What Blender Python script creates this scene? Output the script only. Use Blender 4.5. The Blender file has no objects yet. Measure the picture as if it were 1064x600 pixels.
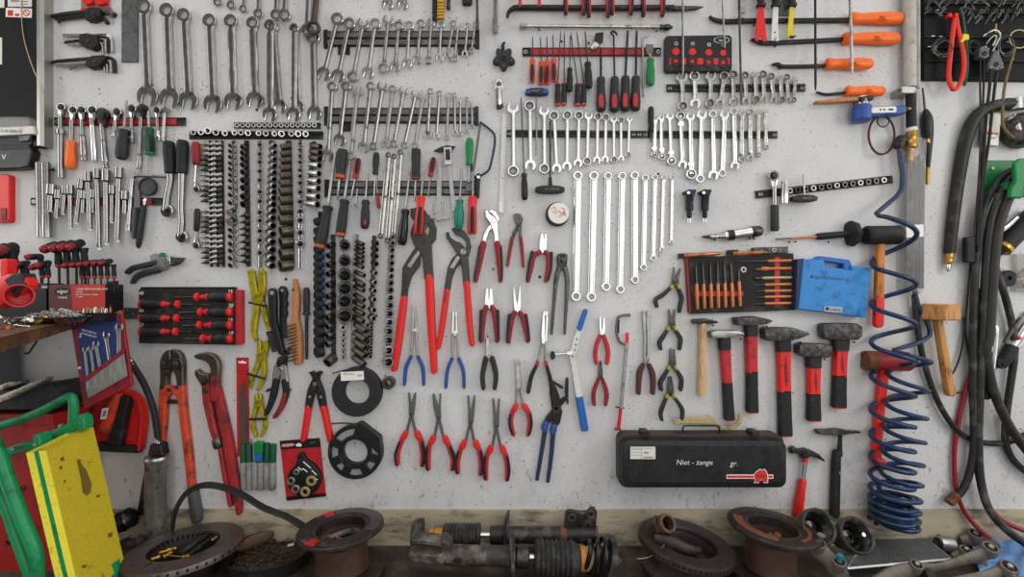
import bpy,math,random
from mathutils import Vector,Matrix
random.seed(7)
# ---------------------------------------------------------------- scale: one photo pixel is 3.2 mm on the wall
S = 0.0032; D = 1.6; CX,CY = 532.0,300.0; ZC = 1.65; FPX = 500.0
COL = bpy.context.scene.collection
def kk(d): return (D - d/1000.0)/D
def W(px,py,d=0.0):
    k = kk(d)
    return Vector(((px-CX)*S*k,-d/1000.0,ZC-(py-CY)*S*k))
def lin(c):
    return tuple((x/12.92 if x <= .04045 else ((x+.055)/1.055)**2.4) for x in c)
def hexc(h):
    return lin(tuple(int(h[i:i+2],16)/255 for i in (0,2,4)))
# ---------------------------------------------------------------- materials
MATS = {}
def mat(name,h,metal=0.0,rough=.5,var=.12,scale=60,dirt=None,damt=.35,dscale=25,bump=0.0,coat=0,spec=.38,stretch=None,alpha=1.0,trans=0.0):
    m = bpy.data.materials.new(name); m.use_nodes = True
    nt = m.node_tree; N = nt.nodes; Lk = nt.links
    b = N['Principled BSDF']
    b.inputs['Metallic'].default_value = metal
    b.inputs['Specular IOR Level'].default_value = spec
    if coat: b.inputs['Coat Weight'].default_value = coat; b.inputs['Coat Roughness'].default_value = .15
    if alpha < 1: b.inputs['Alpha'].default_value = alpha
    if trans: b.inputs['Transmission Weight'].default_value = trans
    c = hexc(h)
    tc = N.new('ShaderNodeTexCoord'); src = tc.outputs['Object']
    if stretch:
        mp = N.new('ShaderNodeMapping'); mp.inputs['Scale'].default_value = stretch
        Lk.new(src,mp.inputs['Vector']); src = mp.outputs['Vector']
    nz = N.new('ShaderNodeTexNoise'); nz.inputs['Scale'].default_value = scale; nz.inputs['Detail'].default_value = 5
    Lk.new(src,nz.inputs['Vector'])
    rp = N.new('ShaderNodeValToRGB')
    rp.color_ramp.elements[0].position = .3; rp.color_ramp.elements[1].position = .7
    rp.color_ramp.elements[0].color = (*[x*(1-var) for x in c],1)
    rp.color_ramp.elements[1].color = (*[min(1,x*(1+var)) for x in c],1)
    Lk.new(nz.outputs['Fac'],rp.inputs['Fac'])
    out = rp.outputs['Color']
    if dirt:
        n2 = N.new('ShaderNodeTexNoise'); n2.inputs['Scale'].default_value = dscale; n2.inputs['Detail'].default_value = 8; n2.inputs['Roughness'].default_value = .65
        Lk.new(src,n2.inputs['Vector'])
        r2 = N.new('ShaderNodeValToRGB'); r2.color_ramp.elements[0].position = .62-damt*.35; r2.color_ramp.elements[1].position = .72-damt*.2
        Lk.new(n2.outputs['Fac'],r2.inputs['Fac'])
        mx = N.new('ShaderNodeMix'); mx.data_type = 'RGBA'
        Lk.new(r2.outputs['Color'],mx.inputs['Factor'])
        Lk.new(out,mx.inputs['A']); mx.inputs['B'].default_value = (*hexc(dirt),1)
        out = mx.outputs['Result']
    Lk.new(out,b.inputs['Base Color'])
    mr = N.new('ShaderNodeMapRange'); mr.inputs['To Min'].default_value = max(.03,rough-.08); mr.inputs['To Max'].default_value = min(1,rough+.1)
    Lk.new(nz.outputs['Fac'],mr.inputs['Value']); Lk.new(mr.outputs['Result'],b.inputs['Roughness'])
    if bump:
        bp = N.new('ShaderNodeBump'); bp.inputs['Strength'].default_value = bump; bp.inputs['Distance'].default_value = .002
        Lk.new(nz.outputs['Fac'],bp.inputs['Height']); Lk.new(bp.outputs['Normal'],b.inputs['Normal'])
    MATS[name] = m
    return m
mat('chrome','d0d0ce',1,.2,.1,40)
mat('polished','d2d2d0',1,.26,.06,30)
mat('satin_steel','b4b2ae',1,.27,.2,50,'4a4642',.22,30)
mat('dark_chrome','b6b4b2',1,.19,.12,35,'4a4745',.1,18)
mat('steel','a7a6a2',.9,.4,.15,60,'5d574f',.2)
mat('grey_steel','6a6b6b',.7,.5,.15,60,'46423e',.3)
mat('gunmetal','5a5957',.9,.34,.2,60,'2c2926',.3)
mat('black_oxide','2b2927',.5,.45,.25,70,'4f4640',.25)
mat('forged','3f3c3a',.6,.5,.35,90,'6a6460',.45,60,bump=.4)
mat('impact_brown','5f564e',.8,.36,.2,60,'332d28',.3)
mat('rail_black','191818',.1,.45,.2,60,'4a4745',.2)
mat('rail_grey','6d6b68',.6,.45,.15,40,'3b3835',.3)
mat('black_plastic','151516',0,.42,.2,80,'3c3b3a',.15)
mat('black_rubber','1c1c1d',0,.6,.2,90,'343232',.2,spec=.35)
mat('charcoal','29292b',0,.55,.15,80,'403f3e',.15,spec=.35)
mat('black_foam','1f1e1d',0,.8,.15,120,'403d3a',.25)
mat('red','b8232a',0,.42,.1,60,'7c1a1f',.2)
mat('bright_red','d9231f',0,.38,.08,60,'9c1a18',.12)
mat('dark_red','8e1c22',0,.5,.15,60,'551417',.3)
mat('worn_red','a3282b',0,.5,.15,60,'4b2524',.45,30)
mat('worn_orange_red','cf4426',0,.5,.12,50,'4a2a22',.4,26)
mat('orange','f06a12',0,.38,.06,60,'b8510f',.12)
mat('pick_orange','d2482a',0,.42,.06,60)
mat('orange_tip','b9532a',0,.45,.1,60)
mat('copper','c87a4a',.55,.38,.12,80,'8d5734',.2)
mat('green','0f7a3c',0,.35,.1,60)
mat('teal_green','0b7a5e',0,.3,.1,60)
mat('frame_green','0f8a52',0,.35,.1,40,'0a5a38',.25,20)
mat('dark_green','0d4a2f',0,.5,.15,60)
mat('blue','1f5fae',0,.42,.08,60)
mat('case_blue','2f82c6',0,.5,.06,40,'245f96',.3,26)
mat('blue_grip','27498c',0,.45,.1,60)
mat('navy','283a75',0,.55,.12,60)
mat('dark_navy','20304f',0,.55,.12,60)
mat('hose_blue','142f52',0,.35,.15,40,'2b3440',.35,14)
mat('blue_tool','2c4f95',0,.4,.1,60,'1f2f55',.2)
mat('yellow','d8c22c',0,.45,.1,60)
mat('olive_yellow','aa9c18',.35,.36,.2,60,'5c5312',.35,40)
mat('pad_yellow','c4b022',0,.75,.12,160,'6f611d',.06,22,bump=.4)
mat('yellow_edge','eadb3e',0,.55,.06,60,'a89a2a',.12,30)
mat('wood','c9a57a',0,.55,.12,30,'8f6b45',.25,18,stretch=(6,6,1))
mat('mallet_wood','c08a4e',0,.55,.12,30,'6b4726',.3,18,stretch=(4,4,1))
mat('brush_wood','b07548',0,.45,.15,40,'7f5030',.3,18,stretch=(6,6,1))
mat('orange_wood','c4762c',0,.45,.12,40,'7e4518',.25,18,stretch=(6,6,1))
mat('brass','b08a3c',.9,.35,.15,60,'6d5526',.25)
mat('dull_brass','b6a578',.6,.5,.1,60,'83744f',.25)
mat('bristle','c89b2a',.3,.5,.2,90)
mat('wire_bristle','7d6a52',.7,.45,.2,90)
mat('grey_bristle','4d4b49',.6,.5,.2,90)
mat('white_paint','d6d4cf',0,.55,.06,40,'a9a49b',.2)
mat('paper','d9d6cd',0,.7,.05,40,'b8b3a6',.15)
mat('label_white','e6e3dc',0,.6,.03,40)
mat('ink_black','161616',0,.6,.05)
mat('ink_white','eeeeea',0,.6,.03)
mat('ink_red','c8322e',0,.6,.05)
mat('ink_grey','8d8b88',0,.6,.05)
mat('rotor','6b625f',.75,.45,.12,30,'4a3f3c',.35,16,bump=.15)
mat('rotor_rust','553c33',.35,.6,.2,40,'4a342c',.45,22,bump=.25)
mat('rotor_dark','39312f',.5,.45,.18,40,'4d3c35',.3,20,bump=.2)
mat('rust','74482f',.2,.7,.2,60,'5a3826',.4,40,bump=.3)
mat('strut_black','2c2a29',.2,.45,.2,50,'5a5350',.3,24,bump=.15)
mat('strut_grey','423d3a',.3,.55,.2,50,'7a736c',.35,24,bump=.2)
mat('bellows','302e2c',0,.65,.12,60,'544f49',.3,40)
mat('amber','b5761c',0,.35,.15,40,'6a4310',.2)
mat('cream','b3a98c',0,.55,.12,40,'7c735c',.25)
mat('alloy','6f685f',.35,.6,.15,50,'5f574e',.4,26,bump=.2)
mat('filter','7b7f82',.5,.4,.2,40)
mat('dark_maroon','4e2426',0,.5,.12,60)
mat('teal_tool','1f7f96',0,.4,.1,60)
mat('case_black','222326',.1,.42,.25,26,'141416',.4,40)
mat('case_brown','3a302c',.2,.5,.2,40,'2a2321',.3)
mat('charcoal_light','5a5b5d',.3,.5,.15,60)
mat('rope_dark','241a1b',0,.7,.4,160)
mat('hose_brown','292420',0,.5,.15,40,'403a2e',.25,20)
mat('green_paint','0c7a3e',0,.4,.1,40,'0a5a30',.2)
mat('alu_worn','b4b2ae',.85,.34,.2,40,'6b6863',.22,30)
mat('bar_chrome','8f8d8b',1,.22,.12,40)
mat('black_tool','474442',.6,.38,.2,70,'35322f',.25)
mat('box_red','b5352c',0,.45,.15,12,'7c241f',.3,8)
mat('crumpled','a9a59a',.85,.35,.3,60,'6b655a',.3,bump=.8)
mat('board_stain','6c5c1c',0,.8,.1,60)
mat('box_dark','5c2f2b',0,.45,.1,30)
mat('dark_key','55524f',.8,.4,.2,60)
mat('hub_shade','1d1a19',.2,.6,.2,40)
mat('rust_brown','5b4332',.2,.6,.25,50,'3a2b22',.4,bump=.3)
mat('brush_wood_dark','5e4632',0,.7,.25,40,'3b2a1e',.3)
mat('rag_blue','6d92c4',0,.85,.12,60,'4a6c9e',.35,12)
mat('hose_black','181716',0,.5,.15,40,'45413d',.3,20)
mat('hose_grey','1e201f',0,.5,.15,40,'4f4d49',.3,20)
mat('hose_red','8c1820',0,.4,.15,40,'5a1218',.25)
mat('cable_red','d8261c',0,.4,.08,40)
mat('olive_cable','6b5c30',0,.55,.15,60)
mat('panel_black','121112',0,.6,.15,30,spec=.2)
mat('alu','a8a6a2',.85,.38,.08,20)
mat('pipe_paint','b3aea6',.1,.5,.08,30,'8d877d',.25)
mat('pouch_grey','8b8a87',0,.7,.12,60,'646260',.3)
mat('pouch_plastic','8c8a86',.1,.35,.3,40,'4a4340',.5,22)
mat('file_grey','54534f',.5,.55,.1,90)
mat('bench','3a322d',.1,.6,.25,14,'5b4f46',.4,9,bump=.25)
mat('shelf_wood','6d4a2c',.05,.5,.3,24,'2f2118',.5,16,bump=.4)
mat('shadow_steel','2e2e2f',.3,.5,.1,30)  # plain dark grey steel
mat('magnet_tape','222223',0,.6,.1,60)
mat('bright_weight','a9abad',.5,.4,.1,40)
mat('dust_red','b3232a',0,.45,.1,30,'6a1518',.2,14)
mat('crate_red','a31a18',0,.55,.2,20,'5e0f0f',.4,10)
mat('clear_bag','b9b4ab',0,.2,.1,30,alpha=.35)
mat('clear_tube','a8a59f',0,.12,.05,30,alpha=.28)
mat('dial_glass','8c8e90',.9,.12,.1,20)
mat('leaf_debris','4c3c2e',0,.8,.4,90,'2b221b',.5,60,bump=.5)
mat('oil_black','121110',0,.18,.2,30)
# ---------------------------------------------------------------- mesh building in photo pixels + millimetres of depth off the wall
def cat(pts,n=5):
    """Catmull-Rom through tuples."""
    if len(pts) < 3: 
        return [tuple(p) for p in pts]
    P = [pts[0]] + list(pts) + [pts[-1]]
    out = []
    for i in range(1,len(P)-2):
        a,b,c,d = P[i-1],P[i],P[i+1],P[i+2]
        for j in range(n):
            t = j/n
            out.append(tuple(.5*((2*b[m])+(-a[m]+c[m])*t+(2*a[m]-5*b[m]+4*c[m]-d[m])*t*t+(-a[m]+3*b[m]-3*c[m]+d[m])*t**3) for m in range(len(b))))
    out.append(tuple(P[-2]))
    return out
def circ(cx,cy,r,n=20,a0=0,a1=360,ry=None):
    ry = r if ry is None else ry
    m = n if a1-a0 >= 360 else n+1
    return [(cx+r*math.cos(math.radians(a0+(a1-a0)*i/n)),cy+ry*math.sin(math.radians(a0+(a1-a0)*i/n))) for i in range(m)]
def rrect(x0,y0,x1,y1,r,rot=0):
    o = []
    for (cx,cy,a) in ((x1-r,y1-r,0),(x0+r,y1-r,90),(x0+r,y0+r,180),(x1-r,y0+r,270)):
        o += circ(cx,cy,r,4,a,a+90)
    return rotp(o,(x0+x1)/2,(y0+y1)/2,rot) if rot else o
def rotp(pts,cx,cy,deg):
    c,s = math.cos(math.radians(deg)),math.sin(math.radians(deg))
    return [(cx+(x-cx)*c-(y-cy)*s,cy+(x-cx)*s+(y-cy)*c) for x,y in pts]
def axis(p0,p1):
    dx,dy = p1[0]-p0[0],p1[1]-p0[1]; L = math.hypot(dx,dy); dx /= L; dy /= L
    return (lambda t,s: (p0[0]+dx*t-dy*s,p0[1]+dy*t+dx*s)),L
def strip_outline(pts,w,cap=1,n=5):
    if not isinstance(w,(list,tuple)): w = [w]*len(pts)
    c = cat([(p[0],p[1],ww) for p,ww in zip(pts,w)],n)
    Lf,Rt = [],[]
    for i,(x,y,ww) in enumerate(c):
        a = c[max(0,i-1)]; b = c[min(len(c)-1,i+1)]
        tx,ty = b[0]-a[0],b[1]-a[1]; L = math.hypot(tx,ty) or 1; tx /= L; ty /= L
        Lf.append((x-ty*ww/2,y+tx*ww/2)); Rt.append((x+ty*ww/2,y-tx*ww/2))
    def capf(i,sgn):
        x,y,ww = c[i]; a = c[i-sgn] if 0 <= i-sgn < len(c) else c[i]
        j = 1 if i == 0 else len(c)-2
        a = c[j]; tx,ty = x-a[0],y-a[1]; L = math.hypot(tx,ty) or 1; tx /= L; ty /= L
        nx,ny = -ty,tx
        return [(x+tx*ww/2*math.sin(q)+nx*ww/2*math.cos(q),y+ty*ww/2*math.sin(q)+ny*ww/2*math.cos(q)) for q in (math.pi*.2,math.pi*.38,math.pi*.5,math.pi*.62,math.pi*.8)]
    out = list(Lf)
    if cap in (1,3): out += capf(len(c)-1,1)
    out += Rt[::-1]
    if cap in (1,2): out += capf(0,-1)
    return out
class MB:
    def __init__(s): s.v = []; s.f = []; s.m = []; s.cur = 0
    def raw(s,vs,fs):
        o = len(s.v); s.v += [Vector(v) for v in vs]
        for f in fs: s.f.append([o+i for i in f]); s.m.append(s.cur)
    def poly(s,pts,d0,d1,b=1.0,round2=False):
        pts = list(pts)
        q = [pts[0]]
        for p in pts[1:]:
            if math.hypot(p[0]-q[-1][0],p[1]-q[-1][1]) > 1e-3: q.append(p)
        if math.hypot(q[0][0]-q[-1][0],q[0][1]-q[-1][1]) < 1e-3: q.pop()
        pts = q; n = len(pts)
        A = sum(pts[i][0]*pts[(i+1) % n][1]-pts[(i+1) % n][0]*pts[i][1] for i in range(n))
        if A < 0: pts = pts[::-1]
        k = kk(d1)
        def P(p,d): return Vector(((p[0]-CX)*S*k,-d/1000,ZC-(p[1]-CY)*S*k))
        def ins(bm):
            bp = bm/1000/(S*k); r = []
            for i in range(n):
                a,p,c = pts[i-1],pts[i],pts[(i+1) % n]
                e1 = (p[0]-a[0],p[1]-a[1]); e2 = (c[0]-p[0],c[1]-p[1])
                l1 = math.hypot(*e1); l2 = math.hypot(*e2)
                n1 = (-e1[1]/l1,e1[0]/l1); n2 = (-e2[1]/l2,e2[0]/l2)
                m = (n1[0]+n2[0],n1[1]+n2[1]); ml = math.hypot(*m)
                if ml < .2: r.append(p); continue
                m = (m[0]/ml,m[1]/ml); cs = max(.5,m[0]*n1[0]+m[1]*n1[1])
                r.append((p[0]+m[0]*bp/cs,p[1]+m[1]*bp/cs))
            return r
        rings = [[P(p,d0) for p in pts]]
        if b > 0:
            b = min(b,(d1-d0)*.9)
            rings.append([P(p,d1-b) for p in pts])
            if round2: rings.append([P(p,d1-b*.3) for p in ins(b*.3)])
            rings.append([P(p,d1) for p in ins(b)])
        else: rings.append([P(p,d1) for p in pts])
        vs = [v for r in rings for v in r]; fs = []
        for j in range(len(rings)-1):
            for i in range(n):
                i2 = (i+1) % n
                fs.append((j*n+i,j*n+i2,(j+1)*n+i2,(j+1)*n+i))
        fs.append(tuple((len(rings)-1)*n+i for i in range(n))); fs.append(tuple(range(n))[::-1])
        # orientation: front face must look towards -y
        s.raw(vs,[f[::-1] for f in fs])
    def strip(s,pts,w,d0,d1,b=1.0,cap=1,n=5,bx=None):
        """a bar that follows pts, w px wide, with rounded front edges and (cap 1 both, 2 start, 3 end) round ends"""
        if not isinstance(w,(list,tuple)): w = [w]*len(pts)
        c = cat([(p[0],p[1],ww) for p,ww in zip(pts,w)],n if len(pts) > 2 else 1)
        def tan(i):
            p,q = c[max(0,i-1)],c[min(len(c)-1,i+1)]; tx,ty = q[0]-p[0],q[1]-p[1]; L = math.hypot(tx,ty) or 1; return tx/L,ty/L
        st = [(x,y,ww,*tan(i)) for i,(x,y,ww) in enumerate(c)]
        def capr(e,sg):
            x,y,ww,tx,ty = e
            return [(x+sg*tx*ww/2*math.sin(q)*.9,y+sg*ty*ww/2*math.sin(q)*.9,ww*math.cos(q),tx,ty) for q in (.45,.85,1.2,1.48)]
        if cap in (1,2): st = capr(st[0],-1)[::-1]+st
        if cap in (1,3): st = st+capr(st[-1],1)
        k = kk(d1); vs = []; fs = []
        def P(x,y,d): return Vector(((x-CX)*S*k,-d/1000,ZC-(y-CY)*S*k))
        M = 8
        for (x,y,ww,tx,ty) in st:
            h = ww/2; bb = min(b/1000/(S*k),h*.8); bd = min(b,(d1-d0)*.8)*min(1,h/(b/1000/(S*k)*.8+1e-9))
            if bx: bb = ww*bx
            for (o,d) in ((-h,d0),(-h,d1-bd),(-h+bb*.3,d1-bd*.3),(-h+bb,d1),(h-bb,d1),(h-bb*.3,d1-bd*.3),(h,d1-bd),(h,d0)):
                vs.append(P(x-ty*o,y+tx*o,d))
        m = len(st)
        for i in range(m-1):
            for j in range(M):
                j2 = (j+1) % M
                fs.append((i*M+j,(i+1)*M+j,(i+1)*M+j2,i*M+j2))
        fs.append(tuple(range(M))); fs.append(tuple((m-1)*M+j for j in range(M))[::-1])
        s.raw(vs,fs)
    def ring(s,cx,cy,ro,ri,d0,d1,n=24,b=.8,ni=None,ry=1.0,hexa=None):
        k = kk(d1); bp = b/1000/(S*k)
        prof = [(ro,d0),(ro,d1-b),(ro-bp,d1),(ri+bp*.6,d1),(ri,d1-b),(ri,d0)] if ri > 0 else None
        vs = []; fs = []
        if prof:
            for (r,d) in prof:
                for i in range(n):
                    a = 2*math.pi*i/n
                    rr = r
                    if hexa and r <= ri+bp: rr = r*(1+.09*math.cos(hexa*a))
                    vs.append(Vector(((cx+rr*math.cos(a)-CX)*S*k,-d/1000,ZC-(cy+ry*rr*math.sin(a)-CY)*S*k)))
            L = len(prof)
            for j in range(L):
                for i in range(n):
                    i2 = (i+1) % n
                    fs.append((j*n+i2,j*n+i,((j+1) % L)*n+i,((j+1) % L)*n+i2))
            s.raw(vs,[f[::-1] for f in fs])
        else: s.poly(circ(cx,cy,ro,n,ry=ro*ry),d0,d1,b)
    def tube(s,pts,r,n=10,fy=1.0,smooth=True,cap=True,sub=5,world=False):
        """pts (px,py,d) ; r in px at the wall"""
        if not isinstance(r,(list,tuple)): r = [r]*len(pts)
        c = [tuple(p)+(rr,) for p,rr in zip(pts,r)]
        if smooth: c = cat(c,sub)
        if world: Pw = [Vector(p[:3]) for p in c]; R = [p[3] for p in c]
        else: Pw = [W(*p[:3]) for p in c]; R = [p[3]*S for p in c]
        vs = []; fs = []; m = len(Pw); up = None
        for i in range(m):
            t = (Pw[min(m-1,i+1)]-Pw[max(0,i-1)])
            if t.length < 1e-9: t = Vector((0,0,1))
            t.normalize()
            if up is None:
                up = Vector((0,-1,0)) if abs(t.y) < .9 else Vector((0,0,1))
            up = (up - t*up.dot(t))
            if up.length < 1e-6: up = t.orthogonal()
            up.normalize(); sd = t.cross(up)
            for j in range(n):
                a = 2*math.pi*j/n
                o = (up*math.cos(a)+sd*math.sin(a))*R[i]
                if fy != 1: o = o - up*(o.dot(up))*(1-fy)
                vs.append(Pw[i]+o)
        for i in range(m-1):
            for j in range(n):
                j2 = (j+1) % n
                fs.append((i*n+j,i*n+j2,(i+1)*n+j2,(i+1)*n+j))
        if cap: fs.append(tuple(range(n))[::-1]); fs.append(tuple((m-1)*n+j for j in range(n)))
        s.raw(vs,fs)
    def lathe(s,p0,p1,prof,n=14,fy=1.0,world=False):
        """p0,p1 (px,py,d); prof [(t 0..1, r px)]"""
        A = Vector(p0) if world else W(*p0); B = Vector(p1) if world else W(*p1)
        t = B-A; ax = t.normalized()
        up = Vector((0,-1,0)) if abs(ax.y) < .95 else Vector((0,0,1))
        up = (up-ax*up.dot(ax)).normalized(); sd = ax.cross(up)
        vs = []; fs = []
        for (h,r) in prof:
            r = r*(1 if world else S)
            for j in range(n):
                a = 2*math.pi*j/n
                vs.append(A+t*h+up*math.cos(a)*r*fy+sd*math.sin(a)*r)
        m = len(prof)
        for i in range(m-1):
            for j in range(n):
                j2 = (j+1) % n
                fs.append((i*n+j,i*n+j2,(i+1)*n+j2,(i+1)*n+j))
        fs.append(tuple(range(n))[::-1]); fs.append(tuple((m-1)*n+j for j in range(n)))
        s.raw(vs,fs)
    def wbox(s,lo,hi,M=None):
        vs = [Vector((x,y,z)) for x in (lo[0],hi[0]) for y in (lo[1],hi[1]) for z in (lo[2],hi[2])]
        if M: vs = [M @ v for v in vs]
        s.raw(vs,[(0,1,3,2),(4,6,7,5),(0,4,5,1),(2,3,7,6),(0,2,6,4),(1,5,7,3)])
    def prism(s,base,vec):
        """world polygon swept along vec"""
        n = len(base); base = [Vector(b) for b in base]; vec = Vector(vec)
        vs = base+[b+vec for b in base]
        s.raw(vs,[tuple(range(n))[::-1],tuple(range(n,2*n))]+[(i,(i+1) % n,n+(i+1) % n,n+i) for i in range(n)])
    def build(s,name,m,parent=None,origin=None,sharp=38):
        me = bpy.data.meshes.new(name)
        org = Vector(origin) if origin is not None else (wloc(parent) if parent else Vector((0,0,0)))
        me.from_pydata([v-org for v in s.v],[],s.f)
        me.validate(clean_customdata=False)
        ms = m if isinstance(m,(list,tuple)) else [m]
        for x in ms: me.materials.append(MATS[x] if isinstance(x,str) else x)
        if len(ms) > 1 and len(s.m) == len(me.polygons):
            me.polygons.foreach_set('material_index',s.m)
        import bmesh
        bm = bmesh.new(); bm.from_mesh(me)
        bmesh.ops.recalc_face_normals(bm,faces=bm.faces)
        bm.to_mesh(me); bm.free()
        me.polygons.foreach_set('use_smooth',[True]*len(me.polygons))
        me.set_sharp_from_angle(angle=math.radians(sharp))
        me.update()
        o = bpy.data.objects.new(name,me); COL.objects.link(o)
        if parent: 
            o.parent = parent; o.location = org-wloc(parent)
        else: o.location = org
        return o
def wloc(o):
    v = Vector(o.location)
    while o.parent: o = o.parent; v += Vector(o.location)
    return v
def tag(o,label,category,group=None,kind=None):
    if not 4 <= len(label.split()) <= 16: print('LABEL',len(label.split()),label)
    o['label'] = label; o['category'] = category
    if group: o['group'] = group
    if kind: o['kind'] = kind
    return o
def empty(name,loc):
    o = bpy.data.objects.new(name,None); o.empty_display_size = .02; COL.objects.link(o); o.location = loc; return o
def struct(name,mb,m,**k):
    o = mb.build(name,m,**k); o['kind'] = 'structure'; return o
def text(parent,string,px,py,h,d,m='ink_white',rot=0,shear=0,align='CENTER',name='lettering',sx=1.0,M=None,bold=0):
    cu = bpy.data.curves.new('t','FONT'); cu.body = string; cu.size = 1.0; cu.align_x = align; cu.align_y = 'CENTER'; cu.shear = shear; cu.extrude = .02; cu.offset = bold
    cu.resolution_u = 2
    to = bpy.data.objects.new('t',cu); COL.objects.link(to)
    dg = bpy.context.evaluated_depsgraph_get()
    me = bpy.data.meshes.new_from_object(to.evaluated_get(dg))
    bpy.data.objects.remove(to); bpy.data.curves.remove(cu)
    k = kk(d); sc = h*S*k*1.38
    if M is None:
        M = Matrix.Translation(W(px,py,d)) @ Matrix.Rotation(math.radians(rot),4,'Y') @ Matrix.Rotation(math.pi/2,4,'X')
    M = M @ Matrix.Diagonal((sc*sx,sc,.012,1))
    org = wloc(parent)
    me.transform(M)
    me.transform(Matrix.Translation(-org))
    me.materials.clear(); me.materials.append(MATS[m])
    o = bpy.data.objects.new(name,me); COL.objects.link(o); o.parent = parent
    return o
# shape list: P poly, S strip, R ring/disc, T tube, L lathe
def shapes(mb,L):
    for s in L:
        {'P': mb.poly,'S': mb.strip,'R': mb.ring,'T': mb.tube,'L': mb.lathe}[s[0]](*s[1:-1] if isinstance(s[-1],dict) else s[1:],**(s[-1] if isinstance(s[-1],dict) else {}))
def TH(name,label,category,org,parts,group=None):
    """one thing. parts: [(part name, material, [shapes], (label))]; 'a>b' = sub-part of the last a; a single (None, mat, shapes) = one mesh"""
    o3 = W(*org) if len(org) == 3 else W(org[0],org[1],8)
    if parts[0][0] is None:
        mb = MB(); shapes(mb,parts[0][2])
        o = mb.build(name,parts[0][1],None,o3)
        return tag(o,label,category,group)
    root = tag(empty(name,o3),label,category,group)
    last = {}
    for p in parts:
        mb = MB(); shapes(mb,p[2])
        nm = p[0]; par = root
        if '>' in nm: a,nm = nm.split('>'); par = last[a]
        ob = mb.build(nm,p[1],par)
        last[nm] = ob
        if len(p) > 3: ob['label'] = p[3]
    root_parts[root.name] = last
    return root
root_parts = {}
ORD = ['zeroth','first','second','third','fourth','fifth','sixth','seventh','eighth','ninth','tenth','eleventh','twelfth','thirteenth','fourteenth','fifteenth','sixteenth','seventeenth','eighteenth','nineteenth','twentieth','twenty-first','twenty-second','twenty-third','twenty-fourth','twenty-fifth','twenty-sixth']
# ================================================================= SETTING
def wall_mat():
    m = bpy.data.materials.new('painted_wall'); m.use_nodes = True
    nt = m.node_tree; N = nt.nodes; Lk = nt.links; b = N['Principled BSDF']
    b.inputs['Roughness'].default_value = .7
    g = N.new('ShaderNodeNewGeometry'); P = g.outputs['Position']
    def noise(sc,det=4,rough=.5,vec=P):
        n = N.new('ShaderNodeTexNoise'); n.inputs['Scale'].default_value = sc; n.inputs['Detail'].default_value = det; n.inputs['Roughness'].default_value = rough
        Lk.new(vec,n.inputs['Vector']); return n.outputs['Fac']
    def ramp(src,a,b_,va=0,vb=1):
        r = N.new('ShaderNodeMapRange'); r.inputs['From Min'].default_value = a; r.inputs['From Max'].default_value = b_
        r.inputs['To Min'].default_value = va; r.inputs['To Max'].default_value = vb
        Lk.new(src,r.inputs['Value']); return r.outputs['Result']
    def mul(a,b_):
        x = N.new('ShaderNodeMath'); x.operation = 'MULTIPLY'
        for i,s in enumerate((a,b_)):
            if isinstance(s,(int,float)): x.inputs[i].default_value = s
            else: Lk.new(s,x.inputs[i])
        return x.outputs[0]
    def mix(fac,a,bcol):
        x = N.new('ShaderNodeMix'); x.data_type = 'RGBA'; Lk.new(fac,x.inputs['Factor'])
        if isinstance(a,str): x.inputs['A'].default_value = (*hexc(a),1)
        else: Lk.new(a,x.inputs['A'])
        x.inputs['B'].default_value = (*hexc(bcol),1); return x.outputs['Result']
    c = mix(ramp(noise(2.2,3),.35,.65),'d3d2d1','c9c8c7')
    c = mix(mul(ramp(noise(9,6,.6),.5,.75),.5),c,'bbb8b5')
    c = mix(mul(ramp(noise(1.3,2),.52,.7),.35),c,'c6bfbc')
    # small specks, denser in places
    patch = ramp(noise(3.1,2),.38,.62,.25,1)
    c = mix(mul(ramp(noise(190,2,.5),.63,.69),mul(patch,.8)),c,'6d6763')
    c = mix(mul(ramp(noise(85,2,.5),.66,.69),mul(patch,.85)),c,'574f4b')
    vo = N.new('ShaderNodeTexVoronoi'); vo.inputs['Scale'].default_value = 9.5; Lk.new(P,vo.inputs['Vector'])
    sc_ = N.new('ShaderNodeSeparateColor'); Lk.new(vo.outputs['Color'],sc_.inputs[0])
    c = mix(mul(ramp(vo.outputs['Distance'],.058,.044),ramp(sc_.outputs[0],.38,.42)),c,'2f2926')
    # scuffs close to the bottom
    sx = N.new('ShaderNodeSeparateXYZ'); Lk.new(P,sx.inputs[0])
    low = ramp(sx.outputs['Z'],1.32,.95)
    mp = N.new('ShaderNodeMapping'); mp.inputs['Scale'].default_value = (1,1,.55); mp.inputs['Rotation'].default_value = (0,.5,0); Lk.new(P,mp.inputs[0])
    c = mix(mul(mul(ramp(noise(26,8,.72,mp.outputs[0]),.56,.66),low),.7),c,'8f8a86')
    c = mix(mul(mul(ramp(noise(60,6,.7,mp.outputs[0]),.61,.655),low),.85),c,'4f4a47')
    Lk.new(c,b.inputs['Base Color'])
    bp = N.new('ShaderNodeBump'); bp.inputs['Strength'].default_value = .35; bp.inputs['Distance'].default_value = .002
    Lk.new(noise(70,6,.6),bp.inputs['Height']); Lk.new(bp.outputs[0],b.inputs['Normal'])
    MATS['wall'] = m
wall_mat()
mat('lower_board','b2a78e',0,.7,.14,12,'6a6050',.34,14,bump=.2,stretch=(.5,1,1.6))
mat('concrete','77746f',0,.8,.15,6)
mb = MB(); mb.wbox((-3.6,0,0),(3.6,.12,3.3)); struct('wall_back',mb,'wall')
mb = MB(); mb.wbox((-3.6,-3.6,-.08),(3.6,0,0)); struct('floor',mb,'concrete')
zt = ZC-(529-300)*S; ZB = ZC-(566-300)*S
mb = MB(); mb.wbox((-3.6,-.008,ZB-.03),(3.6,0,zt)); struct('trim_1',mb,'lower_board')
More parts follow.
